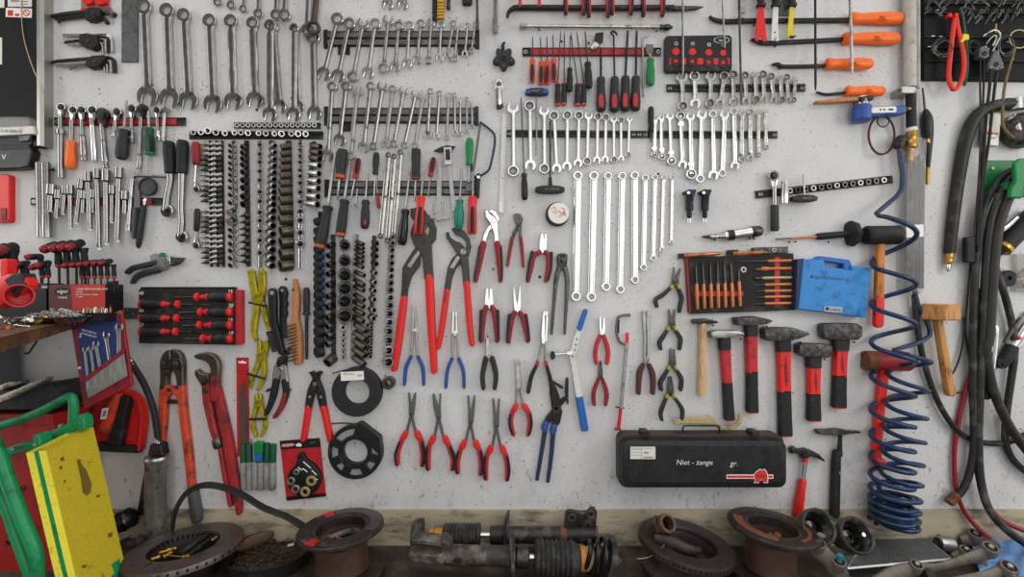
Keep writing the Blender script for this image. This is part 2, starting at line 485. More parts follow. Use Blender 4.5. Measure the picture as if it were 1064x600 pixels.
# bench the loose parts lie on
bench = tag(empty('workbench',(0,-.4,0)),'dark oily workbench top along the wall, strewn with car parts','workbench')
mb = MB(); mb.wbox((-2.1,-.75,ZB-.05),(2.1,-.009,ZB)); mb.build('bench_top','bench',bench)
for x in (-2.0,2.0):
    for y in (-.7,-.06):
        mb = MB(); mb.wbox((x-.04,y-.04,0),(x+.04,y+.04,ZB-.05)); mb.build('leg','shadow_steel',bench)
# ================================================================= SPANNERS
def open_head(mb,c,ang,R,d0,d1):
    """jaw centred at c opening along ang (degrees, 0 = +x, 90 = down)"""
    P = []
    for a in range(36,325,16): 
        rr = 1.0 if 60 < a < 300 else 1.06
        P.append((R*rr*math.cos(math.radians(a)),R*rr*math.sin(math.radians(a))))
    g = .43*R
    P += [(R*1.0,-g),(R*.1,-g),(-R*.22,-g*.62),(-R*.3,0),(-R*.22,g*.62),(R*.1,g),(R*1.0,g)]
    P = rotp([(c[0]+x,c[1]+y) for x,y in P],c[0],c[1],ang)
    mb.poly(P,d0,d1,min(1.6,R*.35))
def wrench(p0,p1,k0,k1,r0,r1,w,d,name,label,group=None,m='chrome',category='spanner',insert='gunmetal',tilt=12):
    """p0/k0/r0: one end, p1/k1/r1: the other. kinds: o open, r ring, x ratchet ring, f flexible ratchet head"""
    f,L = axis(p0,p1); ang = math.degrees(math.atan2(p1[1]-p0[1],p1[0]-p0[0]))
    th = min(9,max(4,(r0+r1)*.62))
    mb = MB(); ins = []; flex = []
    for (p,k,r,a,sg) in ((p0,k0,r0,ang+180,-1),(p1,k1,r1,ang,1)):
        if k == 'o': open_head(mb,p,a+tilt*(1 if sg > 0 else 1),r,d,d+th*.8)
        elif k == 'r': mb.ring(p[0],p[1],r,r*.6,d,d+th*1.15,24,1.4,hexa=12)
        elif k in 'xf':
            q = mb if k == 'x' else MB()
            q.ring(p[0],p[1],r,r*.72,d,d+th*1.1,24,1.2)
            i = MB(); i.ring(p[0],p[1],r*.73,r*.5,d+.3,d+th*.95,24,.5,hexa=12); ins.append(i)
            if k == 'f':
                b = f(r*1.9,0) if sg < 0 else f(L-r*1.9,0)
                q.strip([b,p],[r*1.0,r*.8],d+.5,d+th*.8,1,0)
                flex.append((q,b))
    def off(k,r): return {'o': r*.7,'r': r*.82,'x': r*.86,'f': r*1.7}[k]
    a,b = off(k0,r0),L-off(k1,r1)
    w0 = w*(1.35 if k0 == 'o' else 1.15); w1 = w*(1.35 if k1 == 'o' else 1.15)
    mb.strip([f(a,0),f(a+r0*.9,0),f((a+b)/2,0),f(b-r1*.9,0),f(b,0)],[w0,w*.98,w,w*.98,w1],d+th*.12,d+th*.85,th*.45,0,bx=.3)
    if flex:
        for (q,bb) in flex: mb.ring(bb[0],bb[1],w*.75,0,d,d+th*.95,14,1.0)
    if not ins:
        o = mb.build(name,m,None,W(*p0,d)); return tag(o,label,category,group)
    root = tag(empty(name,W(*p0,d)),label,category,group)
    body = mb.build('spanner_body',m,root)
    for (q,bb) in flex: q.build('flexible_head',m,root)
    for i in ins: i.build('ratchet_ring',insert,root)
    return root
def nail(px,py,on,L=10,d0=0):
    mb = MB(); mb.lathe((px,py,d0),(px,py+.8,d0+L),[(0,.5),(.86,.5),(.87,1.0),(1,1.0)],8)
    o = mb.build('nail','black_oxide',None,W(px,py,d0)); return tag(o,'small dark nail in the wall ' + on,'nail')
# ---- big combination spanners, top left
big = [((148.5,6),(152.5,99),8.2,11,'m'),((172.5,10),(175.5,101),7.6,10.5,'m'),((190.2,15),(195,104),7.2,10,'m'),
       ((216.8,20.6),(220.5,107),7,9.8,'m'),((239,21),(241.6,104.5),6.9,9.4,'m'),((261.7,23),(264.4,103),6.4,8.8,'m'),
       ((283,27),(289.6,110),6.2,7.6,'back'),((280,25.6),(279.8,118),6.2,7.5,'m'),((306.5,30),(309.5,110),5,6.2,'back'),((305,28.6),(304.4,118),5,7.4,'m')]
nm = 0
for (a,b,r0,r1,t) in big:
    if t == 'back':
        lab = 'dark chrome combination spanner half hidden behind the %s big spanner from the left' % ('seventh' if nm == 6 else 'eighth')
        wrench(a,b,'r','o',r0,r1,7.4,3,'combination_spanner',lab,'large combination spanners','dark_chrome')
    else:
        nm += 1
        lab = '%s big front spanner from the left in the dark chrome row top left' % ORD[nm]
        wrench(a,b,'r','o',r0,r1,9.6-nm*.28,12 if nm > 6 else 6,'combination_spanner',lab,'large combination spanners','dark_chrome')
# ratcheting podger hanging at the end of that row with two ring spanners over it
wrench((324.7,38),(326.3,117),'r','o',7.2,7.6,6.8,4,'combination_spanner','dark chrome combination spanner under the two overlapping rings, last of the top left row','large combination spanners','dark_chrome')
wrench((318.8,30.5),(321.8,-40),'r','r',6.8,6.8,6,13,'ring_spanner','grey ring spanner hanging from above, its ring tucked under the rusty brown one','ring spanners hanging from above','dark_chrome')
wrench((324.7,28),(331.5,-40),'r','r',7.4,7,6.4,22,'ring_spanner','rusty brown ring spanner hanging from above, last of the row','ring spanners hanging from above','impact_brown')
for i,(p,q,r,dd,lab) in enumerate([((225.7,1.5),(224.5,-60),4.6,5,'leftmost ring spanner end showing at the top edge'),((239.6,4.6),(240.5,-60),4.6,5,'second ring spanner end showing at the top edge from the left'),
        ((252.4,8.6),(259,-60),4.4,5,'tilted ring spanner end at the top edge, third from the left'),((268,13.5),(270.5,-60),5.2,5,'wide open ring spanner hanging lower than its three left neighbours'),
        ((286.3,14.5),(289.5,-60),5.8,5,'ring spanner half covered by the ring of its right neighbour'),((295,15.2),(299,-60),6.6,15,'ring spanner whose ring laps over its left neighbour')]):
    wrench(p,q,'r','r',r,r,r*.85,dd,'ring_spanner',lab,'ring spanners hanging from above','dark_chrome')
for i,(x,lab) in enumerate([(402.6,'left one of two open jaws hanging in from the top edge'),(418,'right one of two open jaws hanging in from the top edge')]):
    wrench((x,3.5),(x+1,-50),'o','o',6.3,6,4.6,5,'open_ended_spanner',lab,None,'dark_chrome')
# ---- the three grey slotted racks
def slot_rack(x0,y0,x1,y1,label,brackets):
    r = tag(empty('spanner_rack',W((x0+x1)/2,y1,0)),label,'tool rack')
    h = y1-y0
    mb = MB(); mb.poly([(x0,y0),(x1,y0),(x1,y1),(x0,y1)],0,6,.8); mb.build('back_plate','rail_black',r)
    for yy in (y0+h*.08,y0+h*.56):
        mb = MB(); mb.poly([(x0+2.5,yy),(x1-2.5,yy),(x1-2.5,yy+h*.34),(x0+2.5,yy+h*.34)],5.5,10.5,1); mb.build('rail_bar','rail_grey',r)
    for xx in (x0,x1-4):
        mb = MB(); mb.poly([(xx,y0-1.5),(xx+4,y0-1.5),(xx+4,y1+1.5),(xx,y1+1.5)],0,11.5,.8); mb.build('end_cap','black_plastic',r)
    for bx in brackets:
        mb = MB(); mb.poly([(bx,y1),(bx+12,y1),(bx+12,y1+8),(bx,y1+8)],0,8,.8); mb.build('bracket','black_plastic',r)
    return r
slot_rack(336,32,498,48,'upper of three grey slotted racks, holding short combination spanners',(351,476))
slot_rack(336.5,112,497,128,'middle of three grey slotted racks, holding slim spanners',(352,))
slot_rack(337,188,497,203,'lowest of three grey slotted racks, holding screwdrivers and a caliper',())
A = [((350,19),(336,76),'r','o'),((362.5,24),(351,78),'r','o'),((376.6,24.5),(366.4,79),'o','r'),((389.6,24),(382,75),'r','o'),((403,20.5),(398,70),'o','r'),
     ((414,26),(410,68.5),'r','o'),((425,26),(422.7,65.5),'r','o'),((437,24),(433,61),'r','o'),((447.7,23.5),(445,62),'o','r'),((458.2,24.5),(456.3,59.5),'r','o'),
     ((471,24),(465,56.5),'r','o'),((475.6,28),(472.4,60.5),'o','r'),((485.7,26),(483,55),'r','o'),((494,25),(489.7,52.5),'o','r')]
for i,(a,b,k0,k1) in enumerate(A):
    t = i/13; r = 6.6-t*3.6; R = 7.2-t*4
    wrench(a,b,k0,k1,r if k0 == 'r' else R,r if k1 == 'r' else R,4.6-t*2.2,11,'combination_spanner','%s combination spanner from the left on the upper grey rack, %s end up' % (ORD[i+1],'ring' if k0 == 'r' else 'open'),'spanners on the upper grey rack','dark_chrome' if i < 2 else ('satin_steel' if i % 3 else 'chrome'),tilt=10)
B = [((344.5,89.5),(340,161),'r','o'),((359,89.5),(352.6,145),'r','o'),((370.7,94),(364,161.7),'o','r'),((384.6,89),(377.5,152.5),'r','o'),((397,90),(387.7,151.7),'o','r'),
     ((407.6,92),(400.5,149),'r','o'),((419,94),(409,149),'o','r'),((431.4,98),(420,150.8),'o','r'),((439.4,100.5),(431,150.8),'o','r'),((447,94.5),(444,140),'r','o'),
     ((456.3,97),(453.4,141),'r','o'),((466,100),(464,142.8),'o','r'),((472,98.6),(472.8,137),'r','o'),((478,103.5),(478,139),'o','r'),((485,103),(485,136.5),'r','o'),((490,107.5),(490.6,131),'o','r')]
for i,(a,b,k0,k1) in enumerate(B):
    t = i/15; r = 5.2-t*3; R = 6.8-t*4.4
    wrench(a,b,k0,k1,r if k0 == 'r' else R,r if k1 == 'r' else R,4.8-t*2.6,11,'combination_spanner','%s slim combination spanner from the left on the middle grey rack, %s end up' % (ORD[i+1],'ring' if k0 == 'r' else 'open'),'spanners on the middle grey rack',('satin_steel','dark_chrome','steel')[i % 3],tilt=10)
# ---- ratchet spanners in the middle (black magnetic rail)
LASTRED = None
def rail(x0,y0,x1,y1,label,h=None,holes=(),d=8,m='rail_black',ends=True,name='tool_rail',strip=None,skew=0):
    """flat magnetic / clip rail from (x0,y0) to (x1,y1) of height h px"""
    r = tag(empty(name,W((x0+x1)/2,max(y0,y1),0)),label,'tool rail')
    f,L = axis((x0,y0),(x1,y1)); hh = h/2
    mb = MB(); mb.poly([f(0,-hh),f(L,-hh),f(L,hh),f(0,hh)],0,d*.55,.6); mb.build('back_plate',m,r)
    lw,lo = (.13,.86) if strip else (.3,.62)
    for s_ in (-1,1):
        mb = MB(); mb.poly([f(0,s_*hh*lo-hh*lw),f(L,s_*hh*lo-hh*lw),f(L,s_*hh*lo+hh*lw),f(0,s_*hh*lo+hh*lw)],d*.5,d,.6); mb.build('rail_lip',m,r)
    if strip:
        mb = MB(); mb.poly([f(L*strip[0],-hh*.76),f(L*strip[1],-hh*.76),f(L*strip[1],hh*.76),f(L*strip[0],hh*.76)],d*.5,d*.92,.3); mb.build('red_strip','dust_red',r)
    if strip and L > 130:
        for t in (.2,.48,.76): c = f(L*t,0); text(r,'USAG',c[0],c[1],3.4,d+.1,'pouch_grey')
    for t in holes:
        c = f(t,0); mb = MB(); mb.ring(c[0],c[1],hh*.5,hh*.25,d*.5,d*.8,12,.3); mb.build('eyelet','steel',r)
    return r
rail(526.5,138.6,672,139.6,'black magnetic rail carrying the bright ratchet spanners in the middle',7.4,(2.5,132,138,144))
Cc = [((533,112),(533.4,177.5),'o','x'),((550.4,109.6),(551.2,171.5),'x','o'),((565.4,115),(565.7,175),'o','x'),((575.8,120),(578.5,175),'x','o'),((589.6,119.3),(589.2,172.5),'x','o'),
      ((601.6,119.6),(600.8,169.5),'x','o'),((611.6,120),(610.2,167.3),'o','x'),((621.3,121),(620.5,166.3),'x','o'),((629.7,121.6),(629,165.5),'x','o'),((638,124),(638.2,165.8),'o','x'),((645.4,124.7),(645.6,164.6),'x','o'),((654.3,123.8),(653,160.8),'o','x')]
for i,(a,b,k0,k1) in enumerate(Cc):
    t = i/11; r = 5.9-t*2.7; R = 6.3-t*3.2
    wrench(a,b,k0,k1,r if k0 == 'x' else R,r if k1 == 'x' else R,4.9-t*2,8.5,'ratchet_spanner','%s polished ratchet spanner from the left on the middle black rail, %s end up' % (ORD[i+1],'ring' if k0 == 'x' else 'open'),'ratchet spanners on the middle black rail','polished',tilt=12)
# ---- rail and spanners to the right of it
rail(673,139.6,808,139.9,'black magnetic rail carrying the flexible and plain spanners right of the middle',7.4,(132,))
E = [((681,123.5),(680,160),'o','f',3,3.2),((687.2,122.3),(688,162.6),'o','f',3.4,3.7),((696.4,120.5),(698,167.2),'o','f',4,4.6),((707.5,120),(709.6,171),'f','o',4.6,4.8),((717.6,121),(718.6,180.8),'o','f',4.9,5.4),
     ((729.7,119),(727.8,185.6),'o','r',5.4,4.6),((741,118.4),(741.8,182),'r','o',4.4,5.6),((753.4,119),(750.7,180),'o','r',5,4.2),((762.8,115.6),(764.2,172.3),'r','o',4.2,5),((771.5,117.6),(770.8,165.8),'o','r',4.2,3.4),
     ((779.7,116.2),(780,164),'r','o',3.6,3.8),((788.4,117.2),(788.4,160.7),'o','r',3.4,2.8),((795.6,116),(796.5,153),'o','r',2.8,2.5)]
for i,(a,b,k0,k1,r0,r1) in enumerate(E):
    fl = 'f' in (k0,k1)
    wrench(a,b,k0,k1,r0,r1,2.4+r0*.45,8.5,'flexible_ratchet_spanner' if fl else 'combination_spanner','%s spanner from the left on the right black rail, %s, %s end up' % (ORD[i+1],'flexible head' if fl else 'plain','open' if k0 == 'o' else 'ring'),'spanners on the right black rail','chrome' if i < 9 else 'satin_steel')
# ---- short ratchet spanners, upper right rail
rail(693,91.5,837,91,'black magnetic rail with short ratchet spanners below the black and red tray',8,(3,141))
mb = MB()
Dd = [((709,80),(710,110),'o','x',6,5.6),((722,78.4),(723,107),'x','o',5.2,5.8),((739,79),(738.4,107),'o','x',5.6,5.2),((752.8,78.6),(748.8,106.5),'x','o',4.8,5.2),((762,77),(762.6,105.2),'x','o',4.7,5),
      ((774.6,78),(775.6,104.5),'x','o',4.4,4.6),((785,77.6),(786.2,103.3),'o','x',4.3,4.3),((793.3,76.8),(794.2,103),'x','o',4.2,4),((801.7,79),(804.6,103.3),'x','o',3.8,3.8),((811.3,80.6),(812.8,103.4),'o','x',3.6,3.7),((818,79.8),(819.6,103),'x','o',3.4,3.2),((826.7,82.6),(825.2,103.6),'o','x',3.2,3)]
for i,(a,b,k0,k1,r0,r1) in enumerate(Dd):
    wrench(a,b,k0,k1,r0,r1,2.2+r0*.5,9,'stubby_ratchet_spanner','%s stubby ratchet spanner from the left under the black tray, %s end up' % (ORD[i+1],'ring' if k0 == 'x' else 'open'),'stubby ratchet spanners','polished' if i == 1 else 'satin_steel')
# ---- nine long polished double ring spanners
G = [((600.5,182.5),(598.7,308),5,5.2,7.2),((617.3,182.5),(614.6,308.6),5,5.2,7.0),((632,182.8),(630,298),4.4,4.8,6.4),((646.8,182.8),(644.8,300.7),4.4,4.6,6.2),((659.7,182.2),(660,290.8),4.5,4.3,6.6),
     ((670.7,184.7),(668.8,278),3.8,3.6,4.9),((680.8,184),(679,268.7),3.4,3.3,4.3),((690,184),(688,260),2.9,2.7,3.6),((698.7,184.6),(697.6,252),2.4,2.4,3.0)]
for i,(a,b,r0,r1,w) in enumerate(G):
    wrench(a,b,'r','r',r0,r1,w,5,'double_ring_spanner','%s long polished double ring spanner from the left, below the bright ratchet spanners' % ORD[i+1],'long double ring spanners','polished')
# ================================================================= TOP LEFT: board, key sets, ratchets, extensions
b = tag(empty('notice_board',W(18,152,0)),'black notice board with aluminium edge at the top left corner','board')
mb = MB(); mb.poly([(-60,-80),(38,-80),(38,149),(-60,149)],0,14,.5); mb.build('board_panel','panel_black',b)
mb = MB()
P = [(37,14),(38,30),(40.5,37),(43.5,37),(46,30),(46.6,0),(37,0)]
k = kk(30); n = len(P)
mb.prism([((x-CX)*S*k,-d/1000,ZC-(-80-CY)*S*k) for x,d in P],(0,0,-(152+80)*S*k)); fr_ = mb.build('aluminium_edge','alu',b)
mb = MB(); mb.lathe((42,148,18),(42,153.5,18),[(0,5.2),(1,5.2)],14); mb.build('rubber_foot','black_rubber',b)
def paper(name,x0,y0,x1,y1,d,label,m='paper',rot=0,lines=(),mk='ink_grey'):
    o = tag(empty(name,W((x0+x1)/2,(y0+y1)/2,d)),label,'paper')
    mb = MB(); mb.poly(rotp([(x0,y0),(x1,y0),(x1,y1),(x0,y1)],(x0+x1)/2,(y0+y1)/2,rot),d,d+.6,0); mb.build('sheet',m,o)
    for (a0,c0,a1,c1,mm) in lines:
        mb = MB(); mb.poly([(a0,c0),(a1,c0),(a1,c1),(a0,c1)],d+.55,d+.9,0); mb.build('print',mm,o)
    return o
paper('paper_note',-14,-12,4.5,8,14.3,'white paper corner pinned top left on the black board')
paper('paper_note',8,-10,33,7,14.3,'white paper with grey print above the red warning sticker',lines=[(11,-6,20,2,'ink_grey'),(22,1,29,2.2,'ink_grey'),(22,4,29,5,'ink_grey')])
st = paper('warning_sticker',6,8.5,33,18,14.3,'white sticker with red marks and a red prohibition ring on the black board','label_white',2,[(8,10.5,13.5,16.5,'ink_red'),(15.5,14,20,16.8,'ink_red')])
mb = MB(); mb.ring(27.6,13.2,3.6,2.5,14.8,15.3,20,.1); mb.build('red_ring','ink_red',st)
mb = MB(); mb.strip([(25.6,11.2),(29.6,15.2)],.9,14.8,15.3,.1); mb.build('red_bar','ink_red',st)
paper('paper_note',-10,39,2,67,14.3,'white paper at the left edge, halfway down the black board')
mb = MB(); mb.tube([(22,-30,18),(22.6,20,17),(26,45,20),(34,70,34),(42,88,36),(45.5,97,33)],.45,6); tag(mb.build('thin_wire','dull_brass',None,W(22,-30,18)),'thin tan wire hanging across the black board','wire')
# label rack and black box under the board, standing out from the wall
t = TH('label_rack','rack of pale labels in a clear sleeve below the black board','rack',(14,141,14),[
    ('sleeve','clear_tube',[('P',[(-30,121),(30,121.5),(31,134),(-30,135)],16,40,1)]),
    ('label_strip','paper',[('P',[(-30,134),(34,131),(35,139),(-30,142)],30,44,.6)]),
    ('holder','shadow_steel',[('P',[(-30,139),(32,138),(33,150),(20,153),(-30,153)],12,30,1.5)]),
    ('clamp','grey_steel',[('P',[(19,141),(32,139.5),(29,146),(20,147)],29,36,.8)])])
text(t,'5-10 2000-33',12,136.6,3,44.3,'ink_black',3)
t = TH('drawer_box','black box with a white letter V below the label rack, left edge','box',(10,176,14),[
    ('box_body','black_plastic',[('P',[(-30,156),(31,154),(33,157),(29,173),(20,175),(-30,176)],4,34,3)]),
    ('box_lid','charcoal',[('P',[(-30,151),(30,150),(31,156),(-30,158)],4,32,2)])])
text(t,'V',4,163.5,5.5,34.4,'ink_white')
TH('plastic_case','bright red flat plastic case at the left edge below the black box','case',(3,232,0),[
    ('case_body','bright_red',[('P',rrect(-20,181,9.5,231,3),0,20,3)]),('latch','dark_red',[('P',rrect(0,216,6,229,1),19,23,1)])])
# holder at top with hex keys
TH('wall_holder','red plastic tool holder with silver frame at the top edge','holder',(99,11,0),[
    ('holder_plate','alu',[('P',[(84,-20),(114,-20),(114,8),(84,8)],0,5,.8)]),
    ('red_front','bright_red',[('P',[(85,-20),(95.5,-20),(95.5,2),(92,4.5),(88,4.5),(85,2)],4,16,1.5),('P',[(97,-20),(110,-20),(110,2),(106,4.5),(100,4.5),(97,1)],4,16,1.5)]),
    ('red_foot','bright_red',[('P',[(84,7.5),(114,7.5),(114,10.2),(84,10.2)],0,10,.8)])])
def key_set(name,body,keys,label,m='black_oxide'):
    o = tag(empty(name,W(*body[0],2)),label,'hex key set')
    mb = MB(); mb.poly(body,3,24,2.2); hb = mb.build('key_holder','black_oxide',o)
    mb = MB(); c = (sum(p[0] for p in body)/len(body),sum(p[1] for p in body)/len(body)); mb.ring(c[0],c[1],1.8,0,23.5,26,12,.5); mb.build('rivet','gunmetal',hb)
    for kp,r,mm in keys:
        mb = MB(); mb.tube([(x,y,9) for x,y in kp],r,6,sub=4); mb.build('hex_key',mm,o)
key_set('folding_key_set',[(87,10),(93,7),(102,7),(104,9),(103,17),(95,21),(88,20)],[([(96,12),(75,13.5),(54,17)],1.9,'black_oxide'),([(96,15),(75,17),(57,20)],1.3,'black_oxide'),([(94,18),(75,20),(61,22.2),(62,24)],.8,'black_oxide'),([(98,12),(112,12),(119,16)],3.2,'forged'),([(102,16),(108,19),(112,24.5)],2,'black_oxide'),([(93,18),(95,24)],.9,'black_oxide')],'black folding key set at the top, tip pointing left, above two others')
key_set('folding_key_set',[(82,35),(90,34),(100,37),(101,47),(95,51),(85,48),(81,44)],[([(110,54),(109.5,44),(106,41),(66,41)],1.3,'steel'),([(116.5,54),(116,42),(113,37.5),(106,37),(66,37)],1.7,'dark_chrome'),([(112.5,55.5),(112,43),(109,40),(90,40),(67,44.5)],1.1,'black_oxide'),([(107,57),(106,47),(100,44),(70,46.5)],1.0,'steel'),([(99,51),(97,45),(90,44),(76,48.5)],.8,'steel')],'middle of three hex key sets, short keys with bright bent ends')
key_set('folding_key_set',[(90,60),(95,57.5),(107,57),(109,61),(102,69),(92,70.5),(87.5,67)],[([(119.5,76),(119,64),(115,60.5),(106,60),(67,63),(54,65)],1.6,'black_oxide'),([(115.5,75.5),(115,66),(111,63.5),(90,65),(57,66.8)],1.3,'steel'),([(111.5,75.5),(111,68),(108,66),(92,66.5),(64,69)],1.1,'dark_chrome'),([(108.5,75),(108,69.5),(104,67.5),(88,68.5),(72.5,72.5)],.9,'dark_chrome')],'lowest of three hex key sets, keys bent down at the right')
TH('steel_strip','plain grey steel strip hanging from the top edge left of the big spanners','steel strip',(134.5,64,0),[(None,'grey_steel',[('P',[(126.3,-20),(143,-20),(143,64.5),(126,64.5)],0,5,.6)])])
# ---- red rail with ratchets
rail(56,126.2,192.5,126.2,'black and red magnetic rail carrying ratchets and nut drivers, upper left',8.4,(3,),strip=(.09,.93),name='magnetic_rail')
def ratchet(head,r,tail,ws,label,grip=None,m='bar_chrome',d=10,knob='black_oxide',name='ratchet',hm='dark_chrome'):
    o = tag(empty(name,W(*head,d)),label,'ratchet')
    f,L = axis(head,tail)
    mb = MB(); mb.ring(head[0],head[1],r,0,d,d+13,20,2); mb.strip([f(0,0),f(r*2,0)],[r*1.8,ws[0]*1.05],d+1,d+11,2,0); mb.build('ratchet_head',hm,o)
    mb = MB(); mb.ring(head[0],head[1],r*.7,0,d+12,d+14.5,16,.6); mb.poly(rotp([(head[0]-r*.35,head[1]-r*.35),(head[0]+r*.35,head[1]-r*.35),(head[0]+r*.35,head[1]+r*.35),(head[0]-r*.35,head[1]+r*.35)],*head,20),d+14,d+21,.8); mb.build('square_drive',knob,o)
    g0 = grip[0] if grip else 1
    pr = [(0,ws[0]/2),(1,ws[0]/2)]
    mb = MB(); mb.lathe((*f(r*1.6,0),d+6),(*f(L*g0,0),d+6),pr,12,.8); mb.build('shaft',m,o)
    if grip:
        w = grip[2]
        mb = MB(); mb.lathe((*f(L*g0-1,0),d+6),(*tail,d+6),grip[3] if len(grip) > 3 else [(0,w*.42),(.03,w*.5),(.3,w*.46),(.8,w*.52),(.96,w*.46),(1,w*.3)],14,.8); mb.build('handle',grip[1],o)
    return o
kn = lambda w: [(0,w*.3),(.05,w*.5),(.12,w*.38),(.35,w*.46),(.75,w*.5),(.85,w*.35),(.92,w*.5),(1,w*.45)]
ratchet((62.5,111),4.8,(63,185),(4.4,),'long tubular ratchet with flexible head, leftmost on the red rail',(.33,'bar_chrome',6.4,[(0,.0),(.01,4.2),(.1,4.2),(.11,3.1),(1,3.1)]))
ratchet((75,114),5,(73,175.5),(4,),'ratchet with bright orange handle on the red rail',(.54,'orange',10.6,[(0,3.6),(.03,4.5),(.25,4.2),(.6,5.2),(.9,5),(1,3)]))
ratchet((84,114),5,(87.5,166.5),(3.8,),'slim chrome ratchet just right of the orange handled one',(.52,'bar_chrome',6.6,kn(6.6)))
ratchet((95,114),5.4,(98.5,168),(5,),'bright flat chrome ratchet with pale round head',(.3,'chrome',5.6,[(0,2.4),(.5,2.8),(.97,2.8),(1,2)]),hm='chrome')
ratchet((105,118.5),6.8,(110,174.5),(5,),'largest chrome ratchet with black round head on the red rail',(.5,'bar_chrome',7,kn(7)),hm='black_oxide')
ratchet((121,116),4.6,(118,143),(3.6,),'short chrome ratchet ending in a round ball, right of the largest one',(.88,'chrome',5,[(0,1.4),(.3,2.5),(.8,2.5),(1,1)]))
ratchet((136.5,112.5),4.6,(137,148),(3.6,),'short chrome ratchet right of the black screwdriver on the red rail',(.62,'bar_chrome',4.4,kn(4.4)))
ratchet((146.8,112),4.6,(144.5,178.5),(3.8,),'long thin chrome ratchet with black head, longest on the right part of the red rail',(.74,'bar_chrome',5.4,kn(5.4)),hm='black_oxide')
ratchet((162.6,114),3.8,(165,145.5),(3,),'small chrome ratchet second from the right on the red rail',(.7,'chrome',4,kn(4)))
TH('sliding_t_bar','small grey T bar with square head, rightmost on the red rail','T bar',(172,114,10),[(None,'satin_steel',[('P',rotp([(168.4,110.5),(175,110.5),(175,117),(168.4,117)],171.7,114,40),10,18,1),('L',(171.3,117,14),(169.4,146.5,14),[(0,1.7),(1,1.7)])])])
def driver(tip,neck,end,sw,hw,label,hm='black_plastic',sm='steel',prof=None,d=12,name='screwdriver',extra=(),sprof=None,category='screwdriver',group=None,fy=.9):
    """screwdriver: blade tip -> neck -> handle end"""
    o = tag(empty(name,W(*neck,d)),label,category,group)
    dz = d+hw*S*1000*.25
    mb = MB(); mb.lathe((*tip,dz),(*neck,dz),sprof or [(0,sw*.28),(.03,sw*.5),(1,sw*.5)],8); mb.build('blade',sm,o)
    pr = prof or [(0,hw*.3),(.03,hw*.42),(.12,hw*.44),(.2,hw*.36),(.4,hw*.48),(.8,hw*.5),(.95,hw*.42),(1,hw*.25)]
    mb = MB(); mb.lathe((*neck,dz),(*end,dz),pr,14,fy); h = mb.build('handle',hm,o)
    f,L = axis(neck,end)
    for e in extra:
        if e[0] == 'cap':     # coloured end section from t0 to 1
            t0 = e[1]; mb = MB(); mb.lathe((*f(L*t0,0),dz),(*f(L*1.01,0),dz),[(0,hw*.3),(.1,hw*.5),(.75,hw*.48),(1,hw*.3)],14,fy); mb.build('end_cap',e[2],h)
        if e[0] == 'collar':
            mb = MB(); mb.lathe((*f(-L*.01,0),dz),(*f(L*e[1],0),dz),[(0,hw*.28),(.3,hw*.47),(1,hw*.45)],14,fy); mb.build('collar',e[2],h)
        if e[0] == 'inlay':   # soft panel on the front from t0 to t1
            t0,t1,wf,mm = e[1:5]; dd = dz+hw*S*500*fy
            mb = MB(); mb.strip([f(L*t0,0),f(L*(t0+t1)/2,0),f(L*t1,0)],[hw*wf*.7,hw*wf,hw*wf*.8],dd-4.5,dd+.7,1.2); mb.build('grip_inlay',mm,h)
    return o
driver((131.4,104),(129,134.5),(126,166),2.4,12,'fat black screwdriver with handle down, beside the small ratchets on the red rail','charcoal')
driver((154.6,115),(154.8,133),(155.3,161),2.6,10.4,'screwdriver with dark teal handle on the red rail','dark_green',extra=[('cap',.9,'teal_green'),('inlay',.3,.8,.5,'black_plastic')])
# ---- second red rail with extension bars
rail(31.6,209.4,168,209.4,'black and red rail behind the chrome extension bars, left side',7.6,(3,),strip=(.1,.92),name='magnetic_rail')
def ext_bar(x0,y0,x1,y1,w,label,d=11,hw=1.35,m='bar_chrome',group='extension bars',name='extension_bar',end=True):
    o = tag(empty(name,W(x0,y0,d)),label,'extension bar',group)
    f,L = axis((x0,y0),(x1,y1)); t = min(.35,w*1.9/L); dz = d+w*S*700
    mb = MB(); mb.lathe((x0,y0,dz),(x1,y1,dz),[(0,w*.5*hw),(t,w*.5*hw),(t*1.15,w*.42),(.3+t*.4,w*.42),(.96 if end else 1,w*.42)],14); mb.build('bar',m,o)
    if end:
        a = f(L*.955,0); mb = MB(); mb.lathe((*a,dz),(x1,y1,dz),[(0,w*.3),(.2,w*.42),(.9,w*.4),(1,w*.25)],4); mb.build('square_tip','satin_steel',o)
    return o
o = tag(empty('wheel_socket_bar',W(45,247,12)),'pair of thick chrome tubes side by side, leftmost on the lower red rail','socket bar')
for x in (42,48): 
    mb = MB(); mb.lathe((x-.4,169,25),(x+1,247,25),[(0,3.5),(.02,3.9),(.7,3.9),(.71,4.3),(1,4.2)],16); mb.build('chrome_tube','bar_chrome',o)
mb = MB(); mb.lathe((38,175.5,22),(55.5,176.5,22),[(0,.9),(.9,.9),(.92,1.7),(1,1.7)],8); mb.build('cross_pin','black_oxide',o)
